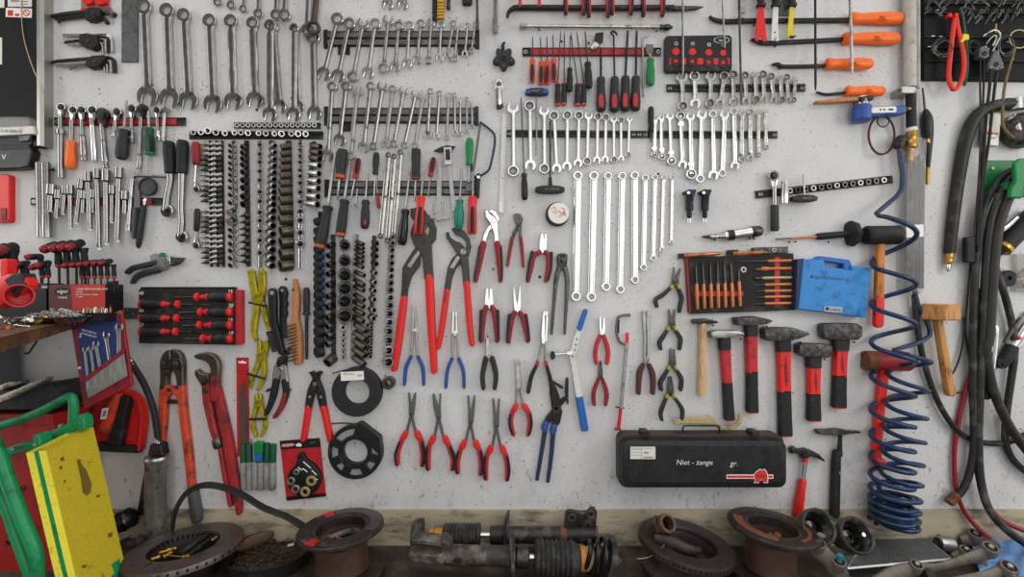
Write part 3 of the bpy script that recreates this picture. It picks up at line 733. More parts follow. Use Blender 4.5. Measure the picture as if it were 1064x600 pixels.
for a in [(53.5,192,52,220.5,6.4,'short thick socket right of the paired chrome tubes'),(60.5,197.5,58.5,227,4.6,'short slim extension second from the paired tubes'),(63.8,201,62,216.5,3.4,'tiny extension tucked behind two short ones, left part of the rail'),
          (68,193,65.5,223.5,4.4,'short extension fourth from the paired chrome tubes'),(73.2,192.5,73.2,238.5,4.8,'medium extension with black collar, fifth from the paired tubes'),(84.6,187,79,233,4.8,'tilted chrome extension leaning left, sixth from the paired tubes'),
          (87.5,198.5,86,221.5,4.6,'short adapter right of the tilted extension'),(91.5,178.5,93.5,240.5,5.2,'long extension with wide head just right of the tilted one'),(97.3,197.5,96.5,221,4.4,'short dark adapter behind two long extensions'),
          (100.8,175.5,103.2,260.5,5.2,'longest chrome extension bar, with black tip'),(110.3,177,110.6,255,5.8,'long thick extension bar right of the longest one'),(116.8,193,116.2,232.5,4.6,'short extension between the two right hand long bars'),(124,174,121.7,252,5.6,'rightmost long extension bar, bright chrome'),(129.8,199,129.6,222.5,4.8,'short dark adapter right of the long extension bars')]:
    ext_bar(*a,d=10 if 'behind' not in a[5] else 8)
TH('crank_bar','bent L shaped steel bar hanging right of the extension bars','crank bar',(134,236,12),[(None,'satin_steel',[('T',[(133.8,236,16),(134.5,225,16),(137.3,190,16),(139,184.5,16),(143,182.6,16),(158,182.8,16),(173.5,183.2,16)],1.9),('L',(133.6,233,16),(133.4,240,16),[(0,2.6),(1,2.6)])])])
TH('feeler_knife','black folding blade tool with grey blade beside the round mirror','blade tool',(141,247,12),[
    ('handle','black_plastic',[('S',[(141,219),(140,233),(138.8,246)],[8,7,5],11,20,2)]),('blade','grey_steel',[('P',[(138.5,222),(139.5,190),(142,186),(145,190),(145.5,222)],13,16,.6)])])
TH('inspection_mirror','round inspection mirror with black handle beside the bent bar','mirror',(152,195,12),[
    ('mirror_rim','black_oxide',[('R',152.7,194,9.6,7.9,15,22,28)]),('mirror_glass','dial_glass',[('R',152.7,194,8.2,0,15,19,28)]),
    ('ball_joint','chrome',[('L',(151.5,206,16),(150,214,16),[(0,1.2),(.4,2),(.7,1),(1,1.6)])]),('handle','black_plastic',[('L',(150,213,16),(143.5,258,16),[(0,1.6),(.1,2.4),(.9,2.6),(1,1.4)])])])
def grip_ratchet(top,neck,head,r,label,bend,m='bar_chrome'):
    o = tag(empty('black_grip_ratchet',W(*head,8)),label,'ratchet')
    mb = MB(); mb.lathe((*top,20),(*neck,20),[(0,3.8),(.04,5.2),(.3,5.6),(.7,5.2),(.97,5),(1,4)],14); h = mb.build('grip','black_rubber',o)
    mb = MB(); mb.ring(top[0]+.3,top[1]+3.5,1,.4,34,37,10,.3); mb.build('hang_hole','ink_black',h)
    mb = MB(); mb.tube([(*neck,20)]+[(*q,18) for q in bend]+[(*head,16)],[3.6]+[3.3]*len(bend)+[3.6],12); mb.build('shaft',m,o)
    mb = MB(); mb.ring(head[0],head[1],r,0,8,22,22,3); mb.build('ratchet_head','dark_chrome',o)
    mb = MB(); mb.ring(head[0]-1,head[1],r*.75,0,20,25,18,1); mb.poly(rotp([(head[0]-2.6,head[1]-1.4),(head[0]+.4,head[1]-1.4),(head[0]+.4,head[1]+1.5),(head[0]-2.6,head[1]+1.5)],*head,30),24,32,.8); mb.build('square_drive','black_oxide',o)
grip_ratchet((175.5,147),(177,181),(172.5,219),6.6,'black handled ratchet with curved chrome neck, left of a pair',[(177,190),(174.5,203)])
grip_ratchet((190,146),(189,181),(187.8,246),6.2,'black handled ratchet with straight chrome neck, right of a pair',[(188.8,200),(188.3,216),(189,232)])
# pruning shears
TH('pruning_shears','grey handled pruning shears with green catch, above the screwdriver tray','shears',(165,280,6),[
    ('handle','charcoal',[('S',[(160,273),(148,276),(137,278.5),(131,283)],[5,5.4,5,4.5],6,18,3)]),('handle','charcoal',[('S',[(163,281),(150,283.5),(141,287.5),(136.5,293.5)],[5.5,6.5,5.5,4],6,18,3)]),
    ('shear_body','satin_steel',[('P',[(155,266),(161,263.5),(168,265),(176,266),(177,274),(172,281),(163,282),(157,276)],8,16,2)]),
    ('blade','gunmetal',[('P',[(172,266.5),(180,267.5),(192.5,268),(187,274.5),(179,277),(173,275)],10,14,1.2)]),('green_catch','green',[('P',[(164,265),(167,262.6),(171,263),(171.5,266.5),(165,267)],14,19,.8)]),('pivot_screw','chrome',[('R',171.7,270.5,3.2,0,15,19,14)])])
# ================================================================= SOCKETS on clip rails
def sock_mesh(mb,a,b,r,hole=.62,n=12,step=0):
    """hollow socket from back a=(px,py,d) to open end b"""
    mb.cur = 0; mb.lathe(a,b,[(0,r*.8),(.03,r*(.86 if step else 1)),(.45,r*(.86 if step else 1)),(.52,r),(.97,r),(1,r*.95),(1,r*hole*1.06),(.93,r*hole),(.9,0.01)],n)
    mb.f.pop(); mb.m.pop()
    for i in range(n): mb.f.pop(); mb.m.pop()
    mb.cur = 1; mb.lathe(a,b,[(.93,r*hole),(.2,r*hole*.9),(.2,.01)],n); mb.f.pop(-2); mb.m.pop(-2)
def socket(a,b,r,m,label,group,hole=.62,step=0,name='socket',category='socket',n=12):
    mb = MB(); sock_mesh(mb,a,b,r,hole,n,step)
    return tag(mb.build(name,[m,'socket_bore'],None,W(*a)),label,category,group)
def bit(a,b,r,L,m,label,group,name='bit_socket',tip='cone',mt='gunmetal'):
    """bit socket: drive a -> end of body b, then a bit reaching L px further"""
    f,l = axis(a[:2],b[:2]); e = f(l+L,0); dd = b[2]+(b[2]-a[2])/max(l,1)*L*.5
    o = MB(); o.lathe(a,b,[(0,r*.9),(.05,r),(.9,r),(1,r*.8)],10)
    o.lathe(b,(*e,dd),[(0,r*.6),(.45,r*.52),(1,r*.12)] if tip == 'cone' else [(0,r*.5),(1,r*.5)],6)
    return tag(o.build(name,m,None,W(*a)),label,category_bit,group)
category_bit = 'bit socket'
mat('socket_bore','1c1a19',.3,.55,.3,80)  # grime plus the shade of bores and slots, put into the colour
def vrail(x0,y0,x1,y1,w,label,m='chrome',d=5):
    r = tag(empty('socket_rail',W(x0,y0,0)),label,'socket rail')
    f,L = axis((x0,y0),(x1,y1))
    mb = MB(); mb.poly([f(0,-w/2),f(L,-w/2),f(L,w/2),f(0,w/2)],0,d,.5); mb.build('rail_strip',m,r)
    for s_ in (-1,1):
        mb = MB(); mb.poly([f(0,s_*w*.42-w*.1),f(L,s_*w*.42-w*.1),f(L,s_*w*.42+w*.1),f(0,s_*w*.42+w*.1)],d-.4,d+3,.4); mb.build('rail_edge',m,r)
    return r
def th(i): return ORD[i] if i < len(ORD) else str(i)
# horizontal clip rails above
rail(196.5,140.5,335.5,140.5,'long black clip rail with sockets above the hanging socket strips',8.4,(),name='clip_rail')
for i,(x,y,r) in enumerate([(200.5,137.5,2.6),(208.5,137.5,2.7),(215.5,135.8,3.4),(224,137.6,3.1),(233.5,138.5,2.8),(243.5,138,2.6),(250,137.8,2.8),(257.5,138.2,3),(268.5,138.5,2.6),(276,138.6,2.9),(285,139,2.6),(292.4,139,3.2),(302.5,139,2.8),(309.6,139,3.2),(317.5,139.2,3)]):
    socket((x,y+1.5,6),(x,y,26),r,'chrome' if i % 3 else 'dark_chrome','%s small socket from the left on the long horizontal clip rail' % th(i+1),'sockets on the long horizontal clip rail')
rail(243,130.2,333,130.6,'short chrome clip rail just above the long black one',6.2,(),m='gunmetal',name='clip_rail')
for i in range(15):
    x = 246+i*5.75
    socket((x,131,5),(x,130,20),2.3,'satin_steel' if i % 2 else 'dark_chrome','%s nut from the left on the short upper clip rail' % th(i+1),'nuts on the short upper clip rail')
# the handles beside the bits
driver((202.5,190),(203.8,172),(203.5,148),2.6,8,'small dark red bit holder hanging handle up, left of the bit strips','dark_red','chrome',prof=[(0,2),(.08,3.7),(.85,4),(1,3)],name='bit_holder')
ratchet((203.6,196.5),3.2,(203.4,188),(2.4,),'tiny ratchet head under the dark red bit holder',None)
ratchet((203.2,255),3.6,(205.2,217),(2.6,),'small ratchet with black handle hanging left of the bit strips',(.4,'black_plastic',6.4,[(0,1.4),(.1,2.8),(.8,3.4),(1,2.2)]),d=8)
# three strips of bit sockets
for c,(xa,xb,xt,col) in enumerate([(216.5,211.5,4.6,'gunmetal'),(223.2,219.2,2.8,'satin_steel'),(229,225.4,2.2,'black_oxide')]):
    vrail(xa+1.5+ (0),146,xa+3,277.5,2.6,('left','middle','right')[c]+' of three packed bit strips, from the left end of the socket area','gunmetal',4)
    for i in range(24):
        y = 150+i*5.35; dx = i*.07
        if 11 < i < 13 and c == 0: continue
        bit((xa+dx+1.5,y-1.2,8),(xb+dx,y,14),2.15,xt,col if (i//3) % 2 else 'satin_steel','%s bit socket from the top on the %s of three packed bit strips' % (th(i+1),('left','middle','right')[c]),'bit sockets on the packed strips',tip='cone' if c == 0 else 'hex')
# strip 4: chrome sockets facing left
vrail(243,146,245,278,4.4,'socket rail with small chrome sockets facing left, right of the bit strips','satin_steel')
Y = [151,157,163,169.5,175.5,181.5,187.5,195,202.4,210.5,221,230.6,238.8,245.6,253.2,260.4,268.3,275.6]
for i,y in enumerate(Y):
    r = 4.4 if i == 11 else 3.9 if i == 10 else 2.5+i*.045
    dx = .11*(i-9)
    x = 239.2-(1.2 if i in (10,11) else 0)
    socket((243.5+dx*.4,y-1.5,6),(x+dx*.1,y+.4,27),r,'dark_chrome' if i in (10,11) else 'chrome',('large dark capped socket, %s from the top' if i in (10,11) else '%s chrome socket from the top')%th(i+1)+' on the strip right of the bit strips','small chrome sockets facing left',hole=.12 if i in (10,11) else .55)
# strip 5: star sockets then pointed bits
vrail(255.8,146,258,277,4.6,'socket rail with dark star sockets above and pointed bits below','gunmetal')
for i,y in enumerate([152.5,158.5,164.6,171,178.5,187,195,204,212]):
    socket((257,y-.6,6),(251.6+.1*i,y+.6,26),2.9+.1*i,'gunmetal','%s dark star socket from the top on the strip with pointed bits' % th(i+1),'dark star sockets',hole=.7)
for i,y in enumerate([224,230.5,237.3,243.6,251,258,265,271.5]):
    bit((259,y-.6,7),(254.2,y+.2,18),3.0,5.6,'gunmetal','%s pointed bit from the top below the dark star sockets' % th(i+1),'pointed bits under the star sockets')
# strip 6: bright rings on chrome rail
vrail(270.3,146,269.6,278.5,4.4,'bright chrome socket rail with widely spaced sockets, left of the dark impact sockets','chrome')
for i,y in enumerate([150.5,160,168.4,178,187.4,199.5,209.2,220.8,229.4,240,249.8,262.8]):
    socket((270,y-1.4,6),(269.8,y,26),2.5+i*.08,'chrome','%s socket from the top on the bright widely spaced chrome rail' % th(i+1),'sockets on the bright chrome rail')
# strip 7: small chrome sockets, hole to the right-front
vrail(283.5,146,280,278,4.6,'socket rail with chrome sockets close against the dark impact sockets','satin_steel')
for i,y in enumerate([151.5,158.6,165.6,172.6,179.6,186.6,193.5,199.8,206,212.4,219.4,227,234.8,243.4,251.8,260,268.6,276.6]):
    x = 285.6-i*.17; r = 2.5+i*.08
    socket((x-4.4,y-3.2,7),(x,y,27),r,'dark_chrome' if i % 3 == 0 else 'satin_steel','%s chrome socket from the top in the column left of the big impact sockets' % th(i+1),'chrome sockets beside the impact sockets',hole=.66)
# strip 8: dark impact sockets lying sideways, open end left
vrail(299.5,146,303,276,5.5,'socket rail with large dark impact sockets growing towards the bottom','gunmetal')
for i,y in enumerate([152.6,159.8,167,174.8,182.6,190.6,198.8,208.2,217.8,228.4,240.4,251.8,263.8,276.2]):
    r = 3.3+i*.23
    socket((302.6+i*.03,y-.8,9),(291.6-.15*i+(i > 9)*1.2,y+.6,24+i*.9),r,'impact_brown','%s large dark impact socket from the top in the column growing downwards' % th(i+1),'large dark impact sockets',hole=.68,n=16)
# strip 9: bright with rod
r9 = vrail(312.6,146,311.4,279,4,'chrome socket rail with bare rod end, right of the impact sockets','chrome')
for i,y in enumerate([149.4,155.8,162,168.6,177,183,190,199.6,209.6,219.6,229,241.8,253.6]):
    socket((312.4,y-1.6,6),(311.8,y,25),2.1+i*.14+(.5 if i == 12 else 0),'chrome','%s socket from the top on the chrome rail with a bare rod end' % th(i+1),'sockets on the rail with bare rod end')
# strip 10: tilted deep sockets open to the right
vrail(326.4,147,319.5,214,4,'short tilted socket rail right of the rail with a bare end','gunmetal')
for i,y in enumerate([152.6,158.8,165.2,172.2,180.6,188.6,196.2,204.6,212.6]):
    x = 333-i*.38
    socket((323.6-i*.5,y-1.6,10),(x,y,30),3.1+i*.06,'impact_brown' if i < 3 else 'satin_steel','%s deep socket from the top on the short tilted rail beside the grey racks' % th(i+1),'deep sockets on the short tilted rail',hole=.72)
# ---- lower block
vrail(332.2,220,335,371,3.4,'socket rail with black impact sockets held by blue clips','rail_black')
for i,y in enumerate([230.5,240.5,249.5,259.6,267.8,275.6,283.6,291.4,299,307.4,316.6,326.6,335.6,345,355,366]):
    r = 4.1+i*.12
    mb = MB(); mb.lathe((335,y-1,8),(327.2+i*.07,y+.6,26),[(0,r*.8),(.05,r),(.9,r*1.02),(1,r*.86)],14)
    o = tag(empty('impact_socket',W(335,y,8)),'%s black impact socket from the top on the strip with blue clips' % th(i+1),'socket','black impact sockets with blue clips')
    mb.build('socket_body','black_rubber',o)
    if 3 <= i <= 10:
        mb = MB(); mb.lathe((336.4,y+3.4,12),(336.4,y+3.8,24),[(0,1.6),(.8,1.7),(1,1.2)],10); mb.build('blue_clip','blue',o)
vrail(345.8,244,346.6,371,4.4,'dark socket rail with brown mouthed sockets next to the black impact sockets','gunmetal')
for i,y in enumerate([256.2,266.2,275.8,285.2,296.6,308.6,319.6,330.6,339.8,349.4,358.2]):
    r = 3.1+i*.08; x = 341.2-i*.2
    socket((346.8,y-2.2-(i > 7)*1.5,7),(x,y,30),r,'impact_brown' if i % 3 else 'gunmetal','%s dark socket with brown mouth from the top beside the black impact sockets' % th(i+1),'dark sockets with brown mouths',hole=.74)
socket((347,371.5,8),(339.8,377.6,34),5.3,'impact_brown','fat tilted socket hanging below the brown mouthed socket column',None,hole=.68,n=16)
vrail(355.8,243,357,374,4.4,'socket rail with six very large round sockets','satin_steel')
for i,(y,r) in enumerate([(255.6,5.6),(271.8,6.2),(286.6,6.9),(300.4,7.3),(313.6,7.6),(328.8,7.8)]):
    socket((358,y-1.6,6),(358.4,y,42),r*.95,'gunmetal' if i < 5 else 'impact_brown','%s very large round socket from the top in the row of six' % th(i+1),'six very large round sockets',hole=.72,n=20)
for i,(y,r) in enumerate([(340.4,3.2),(348.6,2.8),(354.4,2.5),(360.2,2.2),(366,2.1),(372,2)]):
    socket((357,y-.8,6),(356.6+.3*(i % 2),y,22),r,'satin_steel','%s small adapter from the top below the six very large sockets' % th(i+1),'small adapters under the very large sockets')
vrail(370.4,243.6,366.5,372,5,'socket rail with deep dark sockets slanting down to the right','satin_steel')
for i,(xa,ya,xb,yb,r) in enumerate([(370.5,251,377.6,254,2),(370.2,255.4,377.6,258.2,2),(370,259.6,377.4,262.4,2.1),(369.8,264.4,377.4,267.2,2.2),(369.6,269,377,272.2,2.2),(369.4,274,377.2,278,2.3),(369,282.6,378.8,286.6,2.4),(368.6,290.6,378.4,296.6,2.5),(368.4,297,378,302.2,2.6),(368.4,306,378.4,312.2,2.7),(368.2,313,378,319,2.7),(368,321,377.8,326.8,2.8),(368,328.6,377.6,334.6,2.9)]):
    socket((xa,ya,9),(xb,yb,28),r,'impact_brown','%s slanted dark socket from the top, upper short part of the slanting column' % th(i+1),'short slanted dark sockets',hole=.66)
for i,(yb,r) in enumerate([(344.6,3.1),(353.6,3.2),(362,3.3),(370.6,3.4),(379.4,3.5)]):
    socket((368.6-.3*i,yb-8.6,10),(379.9-.35*i,yb,32),r,'impact_brown','%s extra deep socket from the top at the foot of the slanting column' % th(i+1),'extra deep sockets',hole=.68)
vrail(388.8,245,384.4,372,4,'dark socket rail right of the slanting deep sockets','gunmetal')
for i,(x,y,r) in enumerate([(391.6,253.2,2.7),(391.2,259.6,2.7),(391,266.6,2.8),(391,274.6,2.8),(390.4,284,2.9),(389.8,293.8,3),(389.4,302.6,3),(389,311.6,3.1),(388.6,322.6,3.3),(388.2,331.2,3.4),(385.8,340,2.3),(385.8,346.6,2.3),(386,352.8,2.1),(385.6,357.8,2.1),(385.2,364.2,2.2),(384.8,370.8,2.4)]):
    socket((x-3.6,y-1.8,7),(x,y,27),r,'gunmetal' if i in (0,1,2,3) else 'satin_steel','%s socket from the top on the dark rail right of the slanting sockets' % th(i+1),'sockets right of the slanting column',hole=.68)
vrail(407,246,402.6,376,4,'dark socket rail beside the big red pliers, sockets growing downwards','gunmetal')
for i,y in enumerate([246.5,253,260,266.6,273.6,280.6,287.2,294.2,301.6,309.6,317.6,326.2,335.2,344.6,354,364.6,376.8]):
    x = 408-i*.27; r = 2.7+i*.12+(1.0 if i == 16 else .4 if i == 15 else 0)
    socket((x-1.6,y-1.6,6),(x,y,28),r,('chrome','satin_steel','dark_chrome')[i % 3],'%s socket from the top in the column beside the big red pliers' % th(i+1),'sockets beside the big red pliers',hole=.64,n=14)
TH('hex_nut','single dark nut lying against the wall below the rightmost socket column','nut',(403,398.6,0),[(None,'impact_brown',[('R',403,398.6,6.6,3.2,0,26,18,2)])])
# ================================================================= MIDDLE: top bars, red rail of picks, screwdrivers on the lowest rack
TH('brass_brush','brass bristle brush with black back hanging from the top edge','brush',(455,19,2),[
    ('brush_back','black_oxide',[('P',[(449.6,-30),(454,-30),(453,20),(449,20)],6,22,1)]),
    ('bristles','bristle',[('P',[(454.3+.05*i,-30+3.3*i),(461,-30+3.3*i),(460.6,-27.6+3.3*i),(454,-27.6+3.3*i)],5,24,.5) for i in range(15)])])
TH('rod','short black rod end hanging from the top edge right of the brass brush','rod',(466,9,4),[(None,'black_oxide',[('L',(466.5,-30,12),(466,9.5,12),[(0,1.8),(.9,1.8),(.92,2.2),(1,2.1)])])])
TH('black_clip','small black clip at the top edge left of the long dark rod','clip',(485,3,2),[(None,'black_plastic',[('P',[(480,-10),(490.5,-10),(490.5,2),(488,4),(481,4),(480,2)],2,16,2)])])
TH('long_rod','long thin dark rod hanging from the top edge over the end of the upper rack','rod',(495.8,32,14),[(None,'gunmetal',[('L',(495.4,-40,20),(495.9,22,20),[(0,1.3),(1,1.3)]),('L',(495.9,19,20),(496,32.5,20),[(0,1.7),(.95,1.7),(1,1.2)])])])
ext_bar(516,-70,514.6,34,5.4,'slim chrome bar with socket end hanging from the top edge in the middle',hw=1,end=False)
mb = MB(); sock_mesh(mb,(514.6,19,15),(514.5,34.5,15),2.9); tag(mb.build('socket',['dark_chrome','socket_bore'],None,W(514.6,19,15)),'socket plugged on the slim chrome bar hanging in the middle','socket')
# long black pry bar across the top and plier handles over it
TH('pry_bar','very long black pry bar lying level across the top middle, hooked left end','pry bar',(630,9,6),[('bar','black_oxide',[('T',[(527.2,18,14),(528.5,13,14),(533,9.2,14),(542,8,14),(600,8.4,14),(660,8.2,14),(700,8,14)],[1.4,1.9,2.6,3,3,3,2.8])]),('pointed_tip','gunmetal',[('P',[(694,5.2),(724,5.6),(731.5,6.4),(724,9.6),(712,10.6),(694,10.8)],10,18,2.4)])])
for i,(xa,xb,yb,c) in enumerate([(588.6,606.6,14.5,'first'),(612.6,632,17,'second'),(637,656,14.5,'third'),(669.6,688.8,16.5,'fourth')]):
    o = tag(empty('hanging_pliers',W((xa+xb)/2,yb,6)),'%s pair of red and black plier handles from the left over the top pry bar' % c,'pliers','plier handles over the top pry bar')
    m_ = (xa+xb)/2
    mb = MB(); mb.ring(m_,-34,6,0,14,24,16,2); mb.strip([(m_,-34),(m_,-60)],[8,3],16,24,2); mb.build('jaws','satin_steel',o)
    for s_,x in ((-1,xa),(1,xb)):
        mb = MB(); mb.strip([(m_+s_*2.5,-32),(x-s_*.5,-14),(x+s_*.6,0),(x,yb-2)],[4,5,5,4],18,30,3); g = mb.build('grip','red',o)
        mb = MB(); mb.strip([(x-s_*.2,-16),(x+s_*1.6,0),(x+s_*.5,yb-1.6)],[2.4,2.6,3.4],20,31.5,2); mb.build('grip_inlay','black_plastic',g)
for i,(x,lab) in enumerate([(540.5,'left one of two thin red handle tips at the top edge above the pry bar'),(560.6,'right one of two thin red handle tips at the top edge above the pry bar')]):
    TH('red_handle_tool',lab,'hand tool',(x,7,8),[(None,'bright_red',[('S',[(x-.5,-30),(x,5)],[3.6,3.2],18,25,2)])])
TH('torque_bar','long grey steel bar with square ends lying level under the top pry bar','breaker bar',(620,28,6),[('bar','satin_steel',[('L',(546,27.2,14),(686,28.2,14),[(0,1.9),(1,1.9)])]),('socket_end','steel',[('L',(540,27.2,14),(547.6,27.3,14),[(0,2.6),(.1,3),(.9,3),(1,2)])]),('knurled_end','gunmetal',[('L',(685,28.2,14),(698.6,28.4,14),[(0,2),(.08,2.8),(.35,2.2),(.45,3.1),(.75,3.1),(.85,2),(1,1.6)])])])
for x,y in ((560,27.5),(682,28.6)):
    nail(x,y+3,'under the grey breaker bar, %s end' % ('left' if x < 600 else 'right'),22)
TH('star_knob','black five lobed plastic star knob beside the red rail','knob',(523.5,60,2),[
    ('knob_body','charcoal',[('P',[(523.5+(10+2.2*math.cos(5*math.radians(a-18)))*math.cos(math.radians(a)),60+(10+2.2*math.cos(5*math.radians(a-18)))*math.sin(math.radians(a))) for a in range(0,360,8)],3,22,3)]),
    ('centre_cap','black_plastic',[('R',523.3,59.8,3,1,20,25,16)]),('hook','black_plastic',[('S',[(523,50),(522.3,46.5),(524,44.2)],[3.4,3,2.4],6,12,1)])]+[('lobe_screw','gunmetal',[('R',523.5+8*math.cos(math.radians(18+72*q)),60+8*math.sin(math.radians(18+72*q)),1.1,0,21,23,10,.3)]) for q in range(5)])
TH('swivel_adapter','short chrome swivel joint hanging below the black star knob','adapter',(518.5,113,4),[('fork','chrome',[('P',[(514.3,84),(516,81),(518.5,80),(521.5,81.2),(523.3,84),(522.6,92),(521,94),(515.6,94),(514.2,91)],6,16,2),('S',[(518.4,92),(518.8,106)],[6.6,6.8],6,19,4)]),('cross_joint','gunmetal',[('R',518.4,87,2.6,0,14,19,14)]),('black_drive','black_oxide',[('P',[(516,105.5),(522,105.5),(523,110),(520,112.5),(516,112.5)],7,18,1.6)])])
# red rail of picks
rail(543,53.6,687,53.6,'black and red magnetic rail holding picks and hook drivers, upper middle',8.6,(3,141),strip=(.06,.94),name='magnetic_rail')
for i,(x,y0,y1,x2,y2) in enumerate([(553.2,62,86,553.6,38),(562.6,63.6,88,561.6,38.4),(568.7,63.2,87.4,568.2,37.6),(575.2,61,85,574.6,36)]):
    driver((x2,y2),(x+.1,y0),(x+(1 if i == 3 else -.3),y1),1.1,6.4,'%s slim orange and black pick from the left on the red rail of picks' % th(i+1),'pick_orange','gunmetal',prof=[(0,2.4),(.05,2.9),(.2,2.5),(.5,3.1),(.9,3.1),(1,2.2)],extra=[('inlay',.24,.86,.62,'black_plastic')],name='pick',category='pick',group='slim orange and black picks',sprof=[(0,.3),(.1,.6),(1,.6)])
for i,(x,y0,y1,x2,y2) in enumerate([(579.6,87,110,582.6,32.5),(586.2,86.6,109.4,586.6,33),(600.2,87,110,593,33),(606.6,86.6,109.6,599.3,32.6)]):
    mm = driver((x2,y2),(x,y0),(x-.3,y1),1.1,6,'%s black pick with orange ends from the left, hanging lower on the red rail' % th(i+1),'black_plastic','gunmetal',prof=[(0,2.4),(.06,3),(.2,2.5),(.5,2.9),(.9,3),(1,2.2)],extra=[('collar',.1,'pick_orange'),('cap',.92,'pick_orange')],name='pick',category='pick',group='black picks with orange ends',sprof=[(0,.3),(.1,.6),(1,.6)])
mb = MB(); mb.tube([(586.6,34,14),(586.4,32,14),(588,31,14),(589,32.6,14)],.5,6)
driver((592.8,37),(592,70.5),(592,95.6),1.1,6.6,'small all black screwdriver between the black and orange picks','black_plastic','gunmetal')
driver((608,32.6),(610.6,64.6),(612,92),1.5,8,'all black screwdriver with fluted handle left of the big scraper head','black_plastic','gunmetal')
for i,(x,y0,y1,tp,hook) in enumerate([(624.4,80.6,116,(624.4,50),0),(638.6,80.4,116.4,(637.6,36),1),(649.8,79.6,115.8,(652.4,31.6),0),(660.6,79.6,115.4,(661.6,32),0)]):
    o = driver(tp,(x,y0),(x+(.4 if i < 1 else -.2),y1),2.4 if i != 1 else 1.9,10.4,['large black and red driver whose blade ends in a clamp head, leftmost of four','large black and red driver with a hooked tip, second of four','large black and red driver with long straight blade, third of four','large black and red driver, rightmost of four beside the bent key'][i],'charcoal','black_oxide',prof=[(0,3.6),(.05,4.3),(.3,4),(.75,5.2),(.95,4.6),(1,2.6)],extra=[('inlay',.52,.82,.5,'red')],group=None)
    if hook:
        mb = MB(); mb.tube([(637.7,42,20),(637.4,37,20),(634.8,34.4,20),(636.8,32.6,20),(639.6,34,20),(641.2,36.6,20)],[.95,.95,1,1.2,1.1,.8],8); mb.build('hook_tip','black_oxide',o)
TH('angled_clamp','black and chrome angled clamp head sitting over the red rail of picks','clamp',(621,50,8),[('black_plate','black_plastic',[('P',[(619,34),(627.2,33),(626.6,43),(622,46),(617.6,42)],14,24,1.6)]),('chrome_block','chrome',[('P',[(617,42),(622,44),(623.4,47),(620,50),(615.6,50.6),(613.8,48)],16,30,3)]),('screw','chrome',[('R',618,46.6,1.8,0,29,33,12)])])
TH('bent_key','long thin chrome hex key with bent top, left of the green scraper','hex key',(670,100,8),[(None,'satin_steel',[('T',[(674,36.8,20),(670,38.4,18),(667.6,40.6,16),(667.6,46,14),(668.2,80,14),(668.8,100.6,14)],1.05)])])
o = driver((674.8,56),(675.9,61),(676,89.4),2.4,8.6,'scraper with bright green handle and short grey blade on the red rail','green','satin_steel',name='scraper',category='scraper')
mb = MB(); mb.poly([(671,46),(679,46),(679,52),(676.6,58),(673.4,58),(671,52)],16,18,.5); mb.build('scraper_blade','grey_steel',o)
def t_handle(c,w,h,shaft,label,hm,text_=None,rot=0,sm='gunmetal',sr=.9):
    o = tag(empty('t_handle_key',W(*c,6)),label,'T handle key')
    x,y = c
    mb = MB(); mb.lathe((*shaft[0],14),(*shaft[1],14),[(0,sr),(1,sr)],8); mb.build('shaft',sm,o)
    P = rotp(cat([(x-w/2,y-h*.28),(x-w*.3,y-h*.46),(x,y-h*.5),(x+w*.3,y-h*.46),(x+w/2,y-h*.28),(x+w*.53,y),(x+w/2,y+h*.3),(x+w*.3,y+h*.46),(x,y+h*.5),(x-w*.3,y+h*.46),(x-w/2,y+h*.3),(x-w*.53,y),(x-w/2,y-h*.28)],3),x,y,rot)
    mb = MB(); mb.poly(P,6,24,4,True); g = mb.build('handle',hm,o)
    return o,g
o,g = t_handle((558,94.4),23,7.6,[(557.8,94),(557.4,161)],'T handle key with black and blue grip above the bright ratchet spanners','dark_navy',sm='satin_steel',sr=.8)
mb = MB(); mb.poly(rrect(551,91.6,562,97.2,2),22,25,.8); mb.build('black_centre','black_plastic',g); text(g,'HAZET',556.6,94.4,2.2,25.2,'ink_grey')
for s_ in (-1,1):
    mb = MB(); mb.ring(558+s_*9.5,94.4,2.6,.8,20,24.6,14,.6); mb.build('blue_end','blue',g)
o,g = t_handle((571.5,196.6),29,8.4,[(571.8,192),(571.9,126)],'T handle key with matt black grip below the bright ratchet spanners','charcoal',sm='gunmetal',sr=1.0)
mb = MB(); mb.poly([(569.6,193),(570.2,184),(573.4,184),(574.2,193)],10,20,2); mb.build('neck','charcoal',o); text(g,'4mm  GEDORE',573.5,196.6,1.7,24.3,'ink_grey')
driver((541.4,101),(544.6,180),(545.2,208),1.1,7,'thin black handled screwdriver with very long blade left of the black T handle','black_plastic','gunmetal')
driver((676.5,148),(676.2,136),(676.4,111),1.4,6.4,'short black handled screwdriver on the rail between the two bright spanner rows','black_plastic','gunmetal',d=14)
